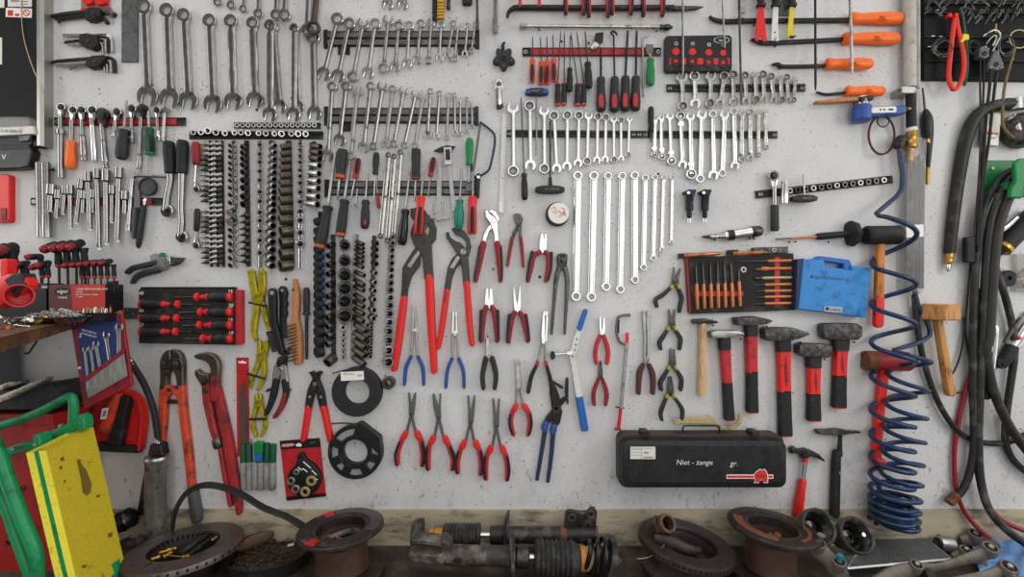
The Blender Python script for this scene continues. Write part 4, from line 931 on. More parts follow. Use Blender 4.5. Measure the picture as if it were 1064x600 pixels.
# steel ruler, hacksaw, tin
TH('steel_ruler','narrow white steel ruler hanging between hacksaw and bright ratchet spanners','ruler',(523.4,222,2),[('ruler_blade','white_paint',[('P',[(521.8,119),(526.6,119.4),(523,222.4),(518.2,222)],3,5,.3)]),('scale_marks','ink_grey',[('P',[(525.7-.0352*(y-119)-(1.8 if i % 5 == 0 else 1.1),y),(526.2-.0352*(y-119),y),(526.2-.0352*(y-119),y+.3),(525.7-.0352*(y-119)-(1.8 if i % 5 == 0 else 1.1),y+.3)],4.9,5.1,0) for i,y in enumerate(range(122,206,2))]),('end_plate','satin_steel',[('P',[(518.4,210),(523.2,210),(522.9,221),(518.2,221)],4.6,7,.4),('P',[(521.5,182),(524.3,182),(523.6,186),(521.2,184.4)],4.6,7,.3)])])
TH('hacksaw','blue framed junior hacksaw beside the grey racks','hacksaw',(498,190,4),[
    ('frame','dark_navy',[('T',[(499,127,9),(507,133,9),(513.6,140,9),(513.8,152,9),(509.6,172,9),(506.6,178,9),(499,183,9),(494,185,9),(490.6,178,9),(490,170,9)],1.15,8)]),('saw_blade','grey_steel',[('P',[(498.4,126),(500.4,126.6),(492,184),(489.8,184)],8,10,.4)]),('handle','black_plastic',[('S',[(497,182),(496,194),(496,204)],[4.4,4.8,4],5,16,2)]),('wing_nut','chrome',[('R',497,184,1.8,0,14,20,12)])])
o = TH('round_tin','small round tin with white lid and red scribbles, below the black T handle','tin',(580,222,0),[('tin_body','black_oxide',[('R',579.6,222.4,12.4,0,1,24,32,2)]),('lid','label_white',[('R',580.6,221.6,11,0,23,26,32,1)])])
l_ = root_parts[o.name]['lid']
for pts in ([(572,218),(576,215),(577,219),(574,221)],[(576,223),(581,219),(583,223)],[(583,216),(587,218),(585,221)],[(580,226),(586,223),(588,225)]):
    mb = MB(); mb.tube([(x,y,26.3) for x,y in pts],.28,5); mb.build('red_scribble','ink_red',l_)
text(l_,'M8',585,222,3,26.4,'ink_red',-15)
# ---- screwdrivers on the lowest grey rack
G_ = None
driver((348.6,157),(341,214),(332.4,258),3,11,'largest black screwdriver with orange end, blade up, over the lowest rack, far left','charcoal','steel',prof=[(0,4),(.04,5.6),(.12,4.4),(.3,4.6),(.7,5.6),(.9,5.4),(1,4)],extra=[('cap',.9,'orange_tip')],d=12)
driver((350.4,207.6),(353,186),(356.2,155.4),2.4,11,'short black screwdriver with orange collar, handle up, left on the lowest rack','charcoal','steel',prof=[(0,3.6),(.08,5),(.2,4.6),(.6,5.4),(.95,5.4),(1,4.4)],extra=[('collar',.14,'orange_tip')],d=12)
driver((363.6,167),(358.2,207.4),(353.4,245.6),2.6,10.6,'black screwdriver with orange end, blade up, second from the left on the lowest rack','charcoal','steel',prof=[(0,3.8),(.05,5.2),(.14,4.2),(.6,5),(.9,5),(1,3.6)],extra=[('cap',.9,'orange_tip')],d=12)
driver((364.6,208),(369,185.6),(372.2,164.6),1.6,7,'small red and black screwdriver, handle up, left of the small all black one','red','steel',extra=[('inlay',.3,.95,.6,'black_plastic')],d=12)
driver((371.4,196),(369.8,214),(369.6,214.2),1.5,6,'tiny black handled tool half hidden behind the lowest rack','black_plastic','steel',d=12)
driver((381.8,179.6),(380,208),(379,238),1.8,9.2,'black screwdriver with a red dot on its handle, blade up','charcoal','steel',extra=[('inlay',.72,.84,.28,'red')],d=12)
driver((388.6,210),(390,181.6),(391,158.6),1.5,6.8,'small all black screwdriver, handle up, in the middle of the lowest rack','black_plastic','steel',d=12)
driver((391,188),(392.2,200.4),(393.6,216.6),1.2,3.6,'tiny thin red handle hanging below the lowest rack','dark_red','steel',d=12)
for i,(a,b,lab) in enumerate([((403.4,161),(395.2,245),'left'),((409.4,162.6),(402.4,250),'middle'),((416,158),(408.2,252),'right')]):
    wrench(a,b,'x','r' if i else 'x',3.2,3,4.6,13,'flexible_head_spanner',lab+' one of three long grey bars with swivel heads crossing the lowest rack','long bars with swivel heads','satin_steel')
driver((426.4,173.6),(421.2,217.6),(417.4,255),2.2,9.4,'shiny black screwdriver, blade up, crossing in front of the big red pliers','oil_black','steel',d=14,prof=[(0,3.4),(.05,4.6),(.2,3.4),(.5,4.8),(.9,4.8),(1,3)])
driver((431,209),(432,186.6),(432.4,155.4),2,9.4,'black screwdriver with orange collar and white print, handle up, right of the long bars','charcoal','steel',prof=[(0,3.6),(.06,4.6),(.3,4.2),(.9,4.8),(1,4.6)],extra=[('collar',.14,'orange_tip'),('cap',.93,'pick_orange')],d=12)
driver((440.4,177),(437.6,204),(434.4,243.6),2,10,'red and black screwdriver, blade up, in front of the big red pliers','bright_red','steel',d=18,prof=[(0,3.4),(.06,4.6),(.25,3.6),(.6,4.8),(.95,4.8),(1,3.6)],extra=[('inlay',.3,.93,.45,'black_plastic')])
driver((444.6,205),(447,183.6),(450.6,163.6),1.4,6.4,'small red and black screwdriver, handle up, left of the caliper','red','steel',extra=[('inlay',.3,.95,.6,'black_plastic')],d=12)
TH('caliper','grey vernier caliper with dark display hanging on the lowest rack','caliper',(466,160,12),[('beam','steel',[('P',[(463.8,158),(467.6,158),(473.6,219),(469.4,220)],13,16,.5)]),('upper_jaw','black_oxide',[('P',[(450,157),(458,152.6),(465,151),(473.4,152),(470,156),(464,157.6),(457,158.6)],13,18,.8)]),('slider','satin_steel',[('P',[(460.6,153),(469,152.4),(469.8,171),(462,172)],14,21,1.2)]),('display','black_plastic',[('P',[(462.6,155.4),(467.4,155),(468,166),(463.2,166.6)],20,22,.5)])])
TH('slide_gauge','plain grey slide gauge standing behind the caliper, jaws at the bottom','gauge',(456,228,10),[(None,'steel',[('P',[(454.8,165.4),(459,165.4),(458.2,229),(452.6,229.6),(452.4,226.6),(447,227.6),(446.6,225.6),(453,223)],11,14,.5),('P',[(459,209),(460.6,209),(460,224),(469,226),(465,227.8),(458,228)],11,14,.5),('P',[(451,209),(453.6,209),(453.2,222),(451.2,222)],11,14,.5)])])
driver((487,190),(487.4,172),(488,143.6),2.6,8,'screwdriver with grass green handle, handle up, beside the hacksaw','green','satin_steel',d=12)
driver((480,174.6),(477.8,207.6),(476.4,238.6),2,9.8,'screwdriver with clear teal green handle, blade up, right of the caliper','teal_green','steel',d=14,prof=[(0,3),(.05,4),(.15,3),(.45,5),(.8,4.9),(.95,3.4),(1,2.4)])
driver((491.6,178),(491.2,204.4),(490.6,243.6),2,9.6,'red and black screwdriver, blade up, at the right end of the lowest rack','bright_red','steel',d=14,prof=[(0,3.8),(.06,4.8),(.25,4),(.6,4.7),(.95,4.6),(1,3.6)],extra=[('inlay',.3,.92,.5,'black_plastic')])
TH('rack_clamp','small square grey block clipped on the lowest rack beside the hacksaw','clip',(487,200,10),[(None,'grey_steel',[('P',[(483.6,190),(490.6,190),(490.6,199.6),(483.6,199.6)],10.6,17,1.4)])])
# ================================================================= PLIERS
def plier(label,pivot,pr,jaws,grips,jm='chrome',gm='red',im=None,inl=(),name='pliers',d=6,gw=None,arms=(),am=None,collar=None,pm=None,gd=14):
    o = tag(empty(name,W(*pivot,d)),label,'pliers')
    for j,sh in enumerate(jaws):
        mb = MB(); mb2 = sh
        shapes(mb,sh); mb.build('jaw',jm,o)
    for pts,w in arms:
        mb = MB(); mb.strip(pts,w,d+1,d+8,2.4,0,bx=.28); mb.build('arm',am or jm,o)
    if pr: mb = MB(); mb.ring(pivot[0],pivot[1],pr,0,d+7,d+12,18,1); mb.build('pivot',pm or jm,o)
    for i,(pts,w) in enumerate(grips):
        mb = MB(); mb.strip(pts,w,d-1,d+gd,gd*.35,1,bx=.25); g = mb.build('grip',gm,o)
        if im and i < len(inl):
            mb = MB(); mb.strip(inl[i][0],inl[i][1],d+2,d+gd+1.2,2,1,bx=.2); mb.build('grip_inlay',im,g)
        if collar:
            mb = MB(); c0,c1 = collar[1][i]; mb.strip(c0,c1,d,d+gd+2,2.5,1,bx=.2); mb.build('grip_collar',collar[0],g)
    return o
def SS(pts,w,d=6,t=9,cap=1,b=1.6): return ('S',pts,w,d,d+t,b,cap)
# two big black water pump pliers with red sleeves
plier('largest black water pump pliers with long bright red sleeves',(440,251.4),5,[
    [('P',[(426,217),(434,215.4),(442,219),(446,228),(441,240),(448,252),(449,270),(450.4,290),(440.6,290),(438.6,266),(430,254),(426,243),(428,236),(431,230),(427,226)],8,18,3)],
    [('P',[(444.6,222.6),(450,228),(453.6,238),(452.6,249),(446,257),(437,264),(436,276),(428,287),(424,300),(422.6,313),(416,313),(417.4,296),(418,278),(426,265),(434,254),(444,248),(446.6,238),(443,230)],4,13,2.6)]],
    [([(445.6,289),(447,320),(448.4,350),(450.8,386)],[9,9,8,7]),([(419.2,311),(416,335),(413,360),(409,384)],[7.4,8,7.6,6.4])],'black_tool','bright_red',pm='steel',d=5)
plier('second black water pump pliers with red sleeves, smaller, open jaws upwards',(481.2,261.8),3.2,[
    [('P',[(463,242),(466,241),(468,247),(473,250.6),(478,252),(482,256),(486,266),(487.4,280),(488,298),(481.6,298),(480,280),(478,268),(473,261),(468,253),(464,248)],8,16,2.4)],
    [('P',[(469,238),(474,235.6),(482,240),(488,248),(489.6,257),(487,266),(480,272),(473,280),(469.6,290),(467,305),(461,305),(463,290),(465,278),(470,268),(478,261),(484,258),(485,252),(480,246.6),(473,243.6)],4,11,2)]],
    [([(484.8,295),(486.6,320),(488,340),(490.4,358)],[6.4,6.6,6.2,5.6]),([(464,303),(461,325),(458,345),(455.2,361)],[6,6.4,6,5.4])],'black_tool','bright_red',pm='steel',d=5)
for o,P in zip([x for x in COL.objects if x.name.startswith('pliers') and x.parent is None][-2:],([(434.4,260),(437.6,262),(426.6,278.6),(423,276.6)],[(475.2,265.6),(478.2,267.6),(471,279.6),(467.2,278)])):
    mb = MB(); mb.poly(P,9,14.4,.4); mb.build('slot','steel',o)
# two with thin blue handles
plier('slim needle nose pliers with thin blue handles, left of two',(430,344),1.8,[[('P',[(428.8,316),(429.4,316),(429.8,340),(432,347),(428.6,347),(426,344)],6,13,1)],[('P',[(431.8,317),(431,340),(429,347),(433.6,346),(434,342),(432.8,328)],6,14,1)]],
      [([(426.6,371),(421.4,383),(419.8,400)],[3.4,3.6,3.2]),([(433.8,371),(438.8,383),(440,400)],[3.4,3.6,3.2])],gm='blue_grip',arms=[([(428.6,345),(426.6,372)],2.6),([(431.8,345),(433.8,372)],2.6)],gd=10,am='steel')
plier('slim ring nosed pliers with thin blue handles, right of two',(472.4,346),1.8,[[('P',[(470,326),(471.6,326),(472,344),(473,349),(470,349),(469,344)],6,13,1)],[('P',[(473.6,325.6),(475,328),(475.8,345),(474.6,349.6),(471.8,349),(473.2,344)],6,14,1)],[('P',[(470,324.6),(472,324),(472,330),(470,330)],6,15,.6),('P',[(473,324),(475,325),(474.8,330),(473.2,330)],6,15,.6)]],
      [([(469.4,373),(464.6,386),(463,403)],[3.4,3.6,3.2]),([(476.4,373),(481.2,386),(482,403)],[3.4,3.6,3.2])],gm='blue_grip',arms=[([(470.8,347),(469.4,374)],2.4),([(474.6,347),(476.4,374)],2.4)],gd=10,am='steel')
# chrome water pump with red/black
plier('chrome water pump pliers with red and black grips',(513,229.5),2.6,[[('P',[(503.6,219),(507,217.6),(509,222),(513,224.6),(517,229),(518,240),(519,256),(514,256),(513,243),(509,232),(504.4,226)],8,16,2)],[('P',[(506.6,219.4),(511,217),(516,220),(519,227),(516,234),(509,240),(506,248),(504,257),(499.6,257),(502,244),(507,235),(513,230),(514.4,226),(511,222)],4,11,2)]],
      [([(502,253),(499,268),(496.6,280),(494,292)],[6.4,6,5.4,4.2]),([(516.6,253),(518.4,268),(519.4,280),(520,292)],[6.4,6,5.4,4.2])],gm='dark_red',im='black_plastic',inl=[([(498,256),(496.6,268),(494,282),(492.8,291)],[2,2.6,2.6,2.2]),([(520.4,256),(521,268),(521.4,282),(521.2,291)],[2,2.6,2.6,2.2])])
plier('small dark water pump pliers with thin red grips',(538.6,233.6),1.8,[[('P',[(533.4,223),(537,221.4),(539,226),(541.6,230),(542,238),(542.4,250),(539.6,250),(538.8,240),(535.6,232)],7,14,1.6)],[('P',[(536.4,221.6),(541,222.6),(543.6,228),(541.6,235),(537,240),(533.6,250),(530.6,250),(533,240),(538,233),(539.6,229)],4,10,1.4)]],
      [([(532,247),(530,260),(527.4,276)],[3.6,3.6,2.8]),([(541.2,247),(542.6,260),(543.6,277)],[3.6,3.6,2.8])],'gunmetal','dark_red',gd=10)
plier('chrome side cutters with red and black grips',(564.2,258),2.2,[[('P',[(562,243),(564.6,241.6),(565.6,249),(567,262),(563,264),(560.4,259),(560.6,250)],7,16,2)],[('P',[(568.6,243),(566,241.6),(565,249),(561,261),(566,264),(568.4,259),(568.8,250)],6,15,2)]],
      [([(561,262),(554.6,266),(552,277),(548.6,292)],[4.4,5.6,5.6,4.4]),([(566.6,262),(570.4,266),(570.4,278),(567.6,292)],[4.4,5.6,5.6,4.4])],gm='dark_red',im='black_plastic',inl=[([(553,262),(550,276),(547.6,291)],[3.4,3,2.6]),([(573,263),(572.6,278),(569.6,291)],[3.4,3,2.6])])
plier('long black steel end cutting pincers with bare handles',(584.4,271),2.6,[[('P',[(579.6,264.4),(584,263),(585,266),(583,268),(587,276),(584.6,281),(580,276),(578.8,268)],7,18,2.4)],[('P',[(589.6,264.6),(585.4,263),(584.6,266),(586.4,268),(582,276),(584.4,281),(589,276),(590,268)],6,17,2.4)]],
      [([(581.8,277),(578.4,290),(576,315),(573.4,347)],[5.2,4.6,3.6,2.6]),([(587,277),(589.6,290),(588.8,315),(587,347)],[5.2,4.6,3.6,2.6])],'forged','gunmetal',gd=9)
plier('chrome combination pliers with red and black grips, left of the needle nose pair',(508,316),2.6,[[('P',[(504.6,300),(507.4,298.6),(508,310),(510,320),(505,322),(503,315)],6,15,1.8)],[('P',[(511.6,300),(508.8,298.6),(508.2,310),(506,320),(511,322),(513,315)],6,15.5,1.8)]],
      [([(505.4,319),(502.4,326),(501,340),(500,355)],[4.6,6,5.4,4]),([(511,319),(514.2,326),(515.6,340),(516.4,355)],[4.6,6,5.4,4])],gm='dark_red',im='black_plastic',inl=[([(500,323.6),(499.4,338),(498.6,354)],[3.6,3.2,2.8]),([(517,323.6),(517.4,338),(517.8,354)],[3.6,3.2,2.8])])
plier('chrome long nose pliers with red and black grips',(537.6,322),2.6,[[('P',[(533,296),(534,295.4),(536.6,312),(539.6,325),(535,327),(533.6,318)],6,14,1.6)],[('P',[(541.2,296),(540.2,295.4),(538.2,312),(535.6,325),(540,327),(541.8,318)],6,14.5,1.6)]],
      [([(535.2,325),(532,330),(530,342),(528.6,356)],[4.6,6,5.4,4]),([(540,325),(543.6,330),(546.4,342),(548.4,355)],[4.6,6,5.4,4])],gm='dark_red',im='black_plastic',inl=[([(529.4,328),(528,342),(527,355)],[3.6,3.2,2.8]),([(546.4,328),(548.6,342),(549.8,354)],[3.6,3.2,2.8])])
plier('small black handled pliers with ring shaped nose, under the combination pliers',(507.6,370),0,[[('R',506.6,349.6,3.2,1.9,6,14,18),('P',[(504.6,352),(508.6,352),(510.6,368),(510,374),(505,374),(504.4,366)],6,15,1.8)],[('P',[(507,360),(507.6,354),(508.2,360),(507.6,366)],14.6,16,.3)]],
      [([(504.6,373),(502.8,382),(501.2,392),(502.2,404)],[5.4,5.4,5,4.4]),([(511.2,373),(513.8,382),(515.4,392),(514,404)],[5.4,5.4,5,4.4])],'satin_steel','charcoal')
plier('chrome cutter with red collars and long curved black handles',(564.6,356),1.8,[[('P',[(564.4,324),(565.4,323),(566.4,330),(566.6,345),(566.6,356),(563,358),(562,348),(563,336)],6,14,1.6)],[('P',[(569.4,324),(568.4,323),(567.4,329),(567,342),(566,356),(568.6,355),(569.4,343),(570,330)],6,14.6,1.6)],[('P',[(564.2,324.4),(566.6,323),(567,328),(565,329.6)],6,16,.6),('P',[(569.6,324.4),(567.4,323),(567.2,328),(569.2,329.4)],6,16,.6)]],
      [([(558.4,379),(553,390),(550.4,400),(549,408)],[3.4,4,4.4,4]),([(567.8,379),(571,390),(572.6,398),(574,408)],[3.4,4,4.4,4])],gm='black_plastic',arms=[([(564,355),(560.8,368),(558.4,380)],2.5),([(566,355),(567.2,368),(567.8,380)],2.5)],am='steel',collar=('red',[([(558.8,377),(558.2,379)],[3.6,3.6]),([(567.7,377),(567.9,379)],[3.6,3.6])]))
# clamp tool with blue ends and flat bar
TH('window_tool','white flat steel lever with blue grips at both ends and a T bar','lever tool',(598,370,6),[
    ('lever','white_paint',[('P',[(599.8,341.6),(604.6,342.4),(599,367),(594.6,372),(592.4,366),(596,352)],7,12,1),('P',[(591.6,368),(597,372),(605.4,413.6),(599,414.6)],7,12,1)]),
    ('blue_grip','blue',[('S',[(602.4,341.6),(608.6,323.4)],[5.4,4.8],6,16,3)]),('blue_grip','blue',[('P',[(598.4,413.4),(605.8,412.4),(611.8,446.6),(611,448.4),(605.6,449),(604.4,448)],6,16,3)]),
    ('lever_holes','ink_black',[('R',x,y,.9,0,11.6,12.4,10,.2) for x,y in ((599.4,352.8),(598.2,358.4),(597.4,363.8),(594.8,370.6))]),('cross_bar','chrome',[('L',(576,368.6,14),(592,367.4,14),[(0,1),(1,1)]),('P',[(588.6,366),(594,364.6),(596,367.4),(593,369.6),(589,369)],10,17,1)]),('rubber_pad','charcoal',[('P',[(572.6,366),(575.6,365.4),(577,368),(576.6,373),(573.4,374.6),(572,371)],8,20,1.6)])])
plier('big black tool pliers with blue collars and long black arms, pointing down',(578.4,425),2,[
    [('P',[(571.6,398),(575,396.6),(577.4,402),(581.6,412),(583,424),(584.6,428),(582,440),(577.6,445),(574.4,444),(574.6,436),(573.6,424),(571.2,410)],7,17,2)],[('P',[(575.4,424),(583,415),(587,412),(588.6,416),(583.6,422),(576,430),(571,440),(567,446),(563.8,444),(567,434)],5,13,2),('P',[(572.4,433),(575,435),(573,440),(571,439)],12,13.6,.4)],
    [('S',[(589.4,394),(589,408),(590,420)],[3,3.6,1.6],8,15,1.4),('S',[(573,396),(584,403)],[2.6,2.8],10,16,1.2)]],
    [([(567,441),(566,446)],[6.4,7]),([(576,444),(575,449)],[6.4,7])],'black_oxide','blue_tool',arms=[([(566.6,447),(563,470),(558,500)],[4.6,4.4,3.6]),([(575,450),(573,474),(569.4,502)],[4.8,4.4,3.6])],am='dark_navy',d=5)
for x,y in ((587.2,414),(586.4,417.6),(586,420.4)): pass
# four long nose pliers, red / black
for i,(tl,tr,pv,aL,aR,eL,eR,lab) in enumerate([
        ((424.6,408.6),(431.4,408.8),(427.2,431),(422,451),(431.8,451),(412.6,485),(439,486),'bent tip long nose pliers with red collars, first of four from the left'),
        ((450,409.6),(457.6,409.4),(455.4,434),(451,456),(461,456),(444.8,490),(470.6,490),'long nose pliers with splayed tips and red collars, second of four'),
        ((486.4,411.4),(493.2,411.6),(488.8,439),(483.4,460.6),(492.8,460.6),(475.6,493.6),(500,495),'long nose pliers with straight tips and red collars, third of four'),
        ((512.4,414.6),(518.8,414.6),(515.6,443),(511.4,466),(520.4,466),(505,500),(527.6,501),'long nose pliers with red collars, rightmost and lowest of four')]):
    cx = pv[0]
    gl = [(aL[0]-1.4,aL[1]),(aL[0]-5.6,aL[1]+9),(eL[0]-.4,eL[1]-12),(eL[0]+.4,eL[1]-1.4)]
    gr = [(aR[0]+1.4,aR[1]),(aR[0]+5.2,aR[1]+9),(eR[0]-.2,eR[1]-12),(eR[0]-1.4,eR[1]-1.4)]
    sh = lambda P,s_: [(x+s_*1.5,y) for x,y in P[1:]]
    plier(lab,pv,1.8,[[('P',[(tl[0]-.8,tl[1]),(tl[0]+.9,tl[1]),(cx,pv[1]-12),(cx+2.4,pv[1]),(cx+1,pv[1]+4),(cx-2.6,pv[1]+1),(tl[0],(tl[1]+pv[1])/2)],6,13,1.2)],[('P',[(tr[0]+.8,tr[1]),(tr[0]-.9,tr[1]),(cx+.4,pv[1]-12),(cx-2.4,pv[1]),(cx-.6,pv[1]+4),(cx+2.8,pv[1]+1),(tr[0],(tr[1]+pv[1])/2)],6,13.5,1.2)]],
          [(gl,[5,5,5,3.6]),(gr,[5,5,5,3.6])],'grey_steel','red','black_plastic',[(sh(gl,-1),[2.4,3.2,2.6]),(sh(gr,1),[2.4,3.2,2.6])],name='long_nose_pliers',arms=[([pv,aL],[2.8,2.6]),([pv,aR],[2.8,2.6])],am='grey_steel',collar=('bright_red',[([(aL[0]-.6,aL[1]-.6),(aL[0]-2.4,aL[1]+4)],[4.6,5.6]),([(aR[0]+.6,aR[1]-.6),(aR[0]+2.4,aR[1]+4)],[4.6,5.6])]))
pv = (538.6,404)
plier('narrow grey ring nose pliers with red collars, right of the four long nose ones',pv,1.4,[[('R',537.8,376.4,3.2,2.1,6,13,18),('P',[(535.8,379),(539.8,379),(541.8,398),(541.2,406),(536.4,406),(536,394)],6,13.6,1.6)],[('P',[(538.2,384),(538.8,381),(539.4,386),(538.8,396)],13,14.4,.3)]],
      [([(535.8,423),(532,431),(531,441),(534,453)],[5,5,5,3.6]),([(545.6,423),(549.8,431),(550.8,441),(548.6,453)],[5,5,5,3.6])],'satin_steel','red','black_plastic',[([(530.6,431),(529.6,441),(532.6,452)],[2.4,3.2,2.6]),([(551.2,431),(552.2,441),(550,452)],[2.4,3.2,2.6])],name='ring_nose_pliers',arms=[([(537.6,404),(536.6,422)],[2.6,2.6]),([(541,404),(543.6,422)],[2.6,2.6])],am='satin_steel',collar=('bright_red',[([(536.6,421.6),(535,426)],[4.4,5.4]),([(544.2,421.6),(546.4,426)],[4.4,5.4])]))
# red pliers pair
plier('upper small pliers with smooth bright red handles',(625.8,345),1.6,[[('P',[(622.8,330),(625,329.4),(625.4,342),(628,349),(623.6,350),(623,342)],6,13,1.4)],[('P',[(628.8,330.6),(626.6,330),(626.2,342),(623.8,349),(628.2,350),(629.4,342)],6,13.5,1.4)]],
      [([(624.2,349),(620.6,358),(619,368),(620,378)],[3.4,4.2,4.2,3.6]),([(627.6,349),(631,358),(632.4,368),(631.2,378)],[3.4,4.2,4.2,3.6])],gm='red',gd=11)
plier('lower small round nose pliers with dull red handles',(624.2,390.6),1.8,[[('P',[(623.6,375.4),(624.4,375.4),(624.6,385),(626.4,394),(622,395),(621.6,387)],6,13,1.4)],[('P',[(624.4,375.4),(625,376),(626.6,387),(626.4,394),(622.4,394),(624.2,385)],6,13.5,1.4)]],
      [([(622.6,394),(618.6,404),(617,412),(618,421)],[3.2,4,4.2,3.6]),([(626.2,394),(629.8,404),(631,412),(629.8,421)],[3.2,4,4.2,3.6])],'gunmetal','dark_red',gd=11)
# valve spring compressor like bar
TH('spring_clamp_tool','thin steel rod tool with C shaped head and red ends','clamp tool',(645,400,6),[
    ('c_head','grey_steel',[('S',[(654,327.8),(648,328),(642.6,330.6),(641,338),(641,347),(644,355),(649.6,359)],[3.4,2.6,2.8,2.6,2.6,2.4,2.2],8,14,1)]),('jaw_pin','black_oxide',[('S',[(643.2,333),(642.8,346)],[1.4,1.4],12,16,.6)]),
    ('red_sleeve','bright_red',[('L',(652,346,14),(651.6,357,14),[(0,1.2),(.1,1.7),(1,1.7)])]),('rod','steel',[('L',(651.4,356,14),(645.4,424,14),[(0,2.2),(.05,1.9),(1,1.9)])]),('cross_pin','black_oxide',[('S',[(640,423.2),(648.4,424.4)],1.1,13,18,.4)]),('red_handle','red',[('L',(645.2,424,14),(642.6,446,14),[(0,1.7),(1,1.9)])]),('end_plate','dark_red',[('P',[(639,445.4),(646,446.4),(645.6,448.4),(638.8,447.4)],10,18,.6)])])
plier('dull steel hose pliers with dark maroon grips and wide split jaws',(672.4,373),1.6,[[('P',[(667.4,322.8),(671.4,323.4),(671.6,333),(671,350),(671.4,374),(669,376),(669.4,350)],6,13,1.4)],[('P',[(677,323),(672.8,323),(671.8,334),(673,350),(672,374),(675,378),(675.4,368),(675.4,345)],6,14,1.4)]],
      [([(669,379.6),(665.4,388),(664.6,398),(664.2,409)],[4,5.6,5,4.4]),([(675.4,379.6),(678.6,388),(679.6,398),(679,409)],[4,5.6,5,4.4])],'steel','dark_maroon',arms=[([(671.6,374),(669.4,381)],3),([(673,374),(675.4,381)],3)])
# four circlip pliers with dark grey handles
for i,(t1,t2,pv,eL,eR,lab) in enumerate([((700.6,277.6),(707.4,279),(702,292),(682.6,319.6),(707.4,325),'top circlip pliers with open prongs, dark grey handles and yellow rings'),((695.4,321.6),(701.6,322),(698.4,335.6),(686.6,364),(707.4,364),'second circlip pliers from the top, prongs pointing up'),
        ((697.2,362.6),(700.8,363),(699,376.6),(687.4,406.6),(708.6,406.6),'third circlip pliers from the top, overlapped by the lowest one'),((695.6,391.6),(697.8,391.6),(697,406),(687.6,438),(709.6,437),'lowest of four circlip pliers, pointed closed nose')]):
    gl = [(pv[0]-3,pv[1]+6),((pv[0]+eL[0])/2-3,(pv[1]+eL[1])/2+1),(eL[0]-.4,eL[1]-8),(eL[0]+.6,eL[1]-1)]
    gr = [(pv[0]+3,pv[1]+6),((pv[0]+eR[0])/2+4.4,(pv[1]+eR[1])/2+1),(eR[0]+.4,eR[1]-8),(eR[0]-.6,eR[1]-1)]
    plier(lab,pv,2,[[('P',[(t1[0]-.6,t1[1]),(t1[0]+.7,t1[1]),(pv[0]-.4,pv[1]-5),(pv[0]+3,pv[1]+2),(pv[0]+1,pv[1]+6),(pv[0]-4,pv[1]+5),(pv[0]-3,pv[1]-3)],6,13,1.2)],[('P',[(t2[0]+.6,t2[1]),(t2[0]-.7,t2[1]),(pv[0]+.6,pv[1]-5),(pv[0]-3,pv[1]+2),(pv[0]-1,pv[1]+6),(pv[0]+4,pv[1]+5),(pv[0]+3.4,pv[1]-3)],6,13.6,1.2)]],
          [(gl,[3,4.2,4.2,3.4]),(gr,[3,4.2,4.2,3.4])],'gunmetal','charcoal',name='circlip_pliers',gd=11,collar=('olive_yellow',[([(pv[0]-3,pv[1]+5),(pv[0]-3.8,pv[1]+7)],[2.8,3.2]),([(pv[0]+3,pv[1]+5),(pv[0]+3.8,pv[1]+7)],[2.8,3.2])]),d=6 if i != 3 else 18)
# ================================================================= RIGHT: tray, pry bars, scrapers
o = tag(empty('socket_tray',W(726,75,2)),'black tray with red hexagons and white oval logo, upper right','tray')
P = rrect(691,37,760.8,75,4); P = [(x,y-(x-691)*.012+ (0 if y < 55 else (x-691)*-.0)) for x,y in P]
mb = MB(); mb.poly([(x-.8,y+1) for x,y in P],3,9,1); mb.build('red_base','dark_red',o)
mb = MB(); mb.poly(P,6,18,2); fo = mb.build('black_top','black_plastic',o)
for i,(x,y) in enumerate([(702.4,53.4),(719.6,53.6),(736.6,54.4),(751.6,54.8)]):
    R_ = 4.2-i*.25
    mb = MB(); mb.poly(circ(x,y,R_,6,30),17.4,19,.4); mb.build('red_hexagon','bright_red',fo)
    mb = MB(); mb.ring(x+.3,y-8,2.2,.8,17.4,20,14,.5); mb.build('washer','steel',fo)
    mb = MB(); mb.ring(x,y+10,5.4,2.8,17.4,20.4,18,.6); mb.build('ring_recess','charcoal',fo)
    mb = MB(); mb.poly(rrect(x-2,y+8,x+2,y+12,.8),17.4,19,.3); mb.build('red_square','bright_red',fo)
for (xa,xb) in ((695.5,698),(708,713),(724.6,731),(741.6,746.6),(755,758.4)):
    mb = MB(); mb.poly(rrect(xa,60.4,xb,67,1),17.4,18.8,.3); mb.build('red_panel','bright_red',fo)
mb = MB(); mb.ring(750,41.6,8.2,7.6,17.6,18.6,32,.1,ry=.42); mb.build('oval_logo','ink_white',fo)
text(fo,'vigor',750,41.6,2.6,18.4,'ink_white',-3,.2)
def rod(x0,y0,x1,y1,r,label,d=30,m='gunmetal',tip=True,n='long_rod'):
    mb = MB(); mb.lathe((x0,y0,d),(x1,y1,d),[(0,r),(.96,r),(1,r*.6)],8)
    return tag(mb.build(n,m,None,W(x1,y1,d)),label,'rod')
rod(709.4,-60,709.5,78,1.1,'thin steel rod hanging from the top edge over the first red hexagon of the tray',34,'satin_steel')
rod(747.4,-60,753,50,.95,'thin steel rod hanging slanted over the white logo of the tray',26,'satin_steel')
rod(766.4,-60,770.4,109,1.15,'thin steel rod hanging right of the tray, across the stubby spanners',30,'gunmetal')
rod(846.8,-60,847.4,94,1.15,'thin black rod hanging left of the orange handles',46,'black_oxide')
rod(881.4,-60,885.4,76.4,1.4,'thin bright steel rod hanging across the orange handles',46,'satin_steel')
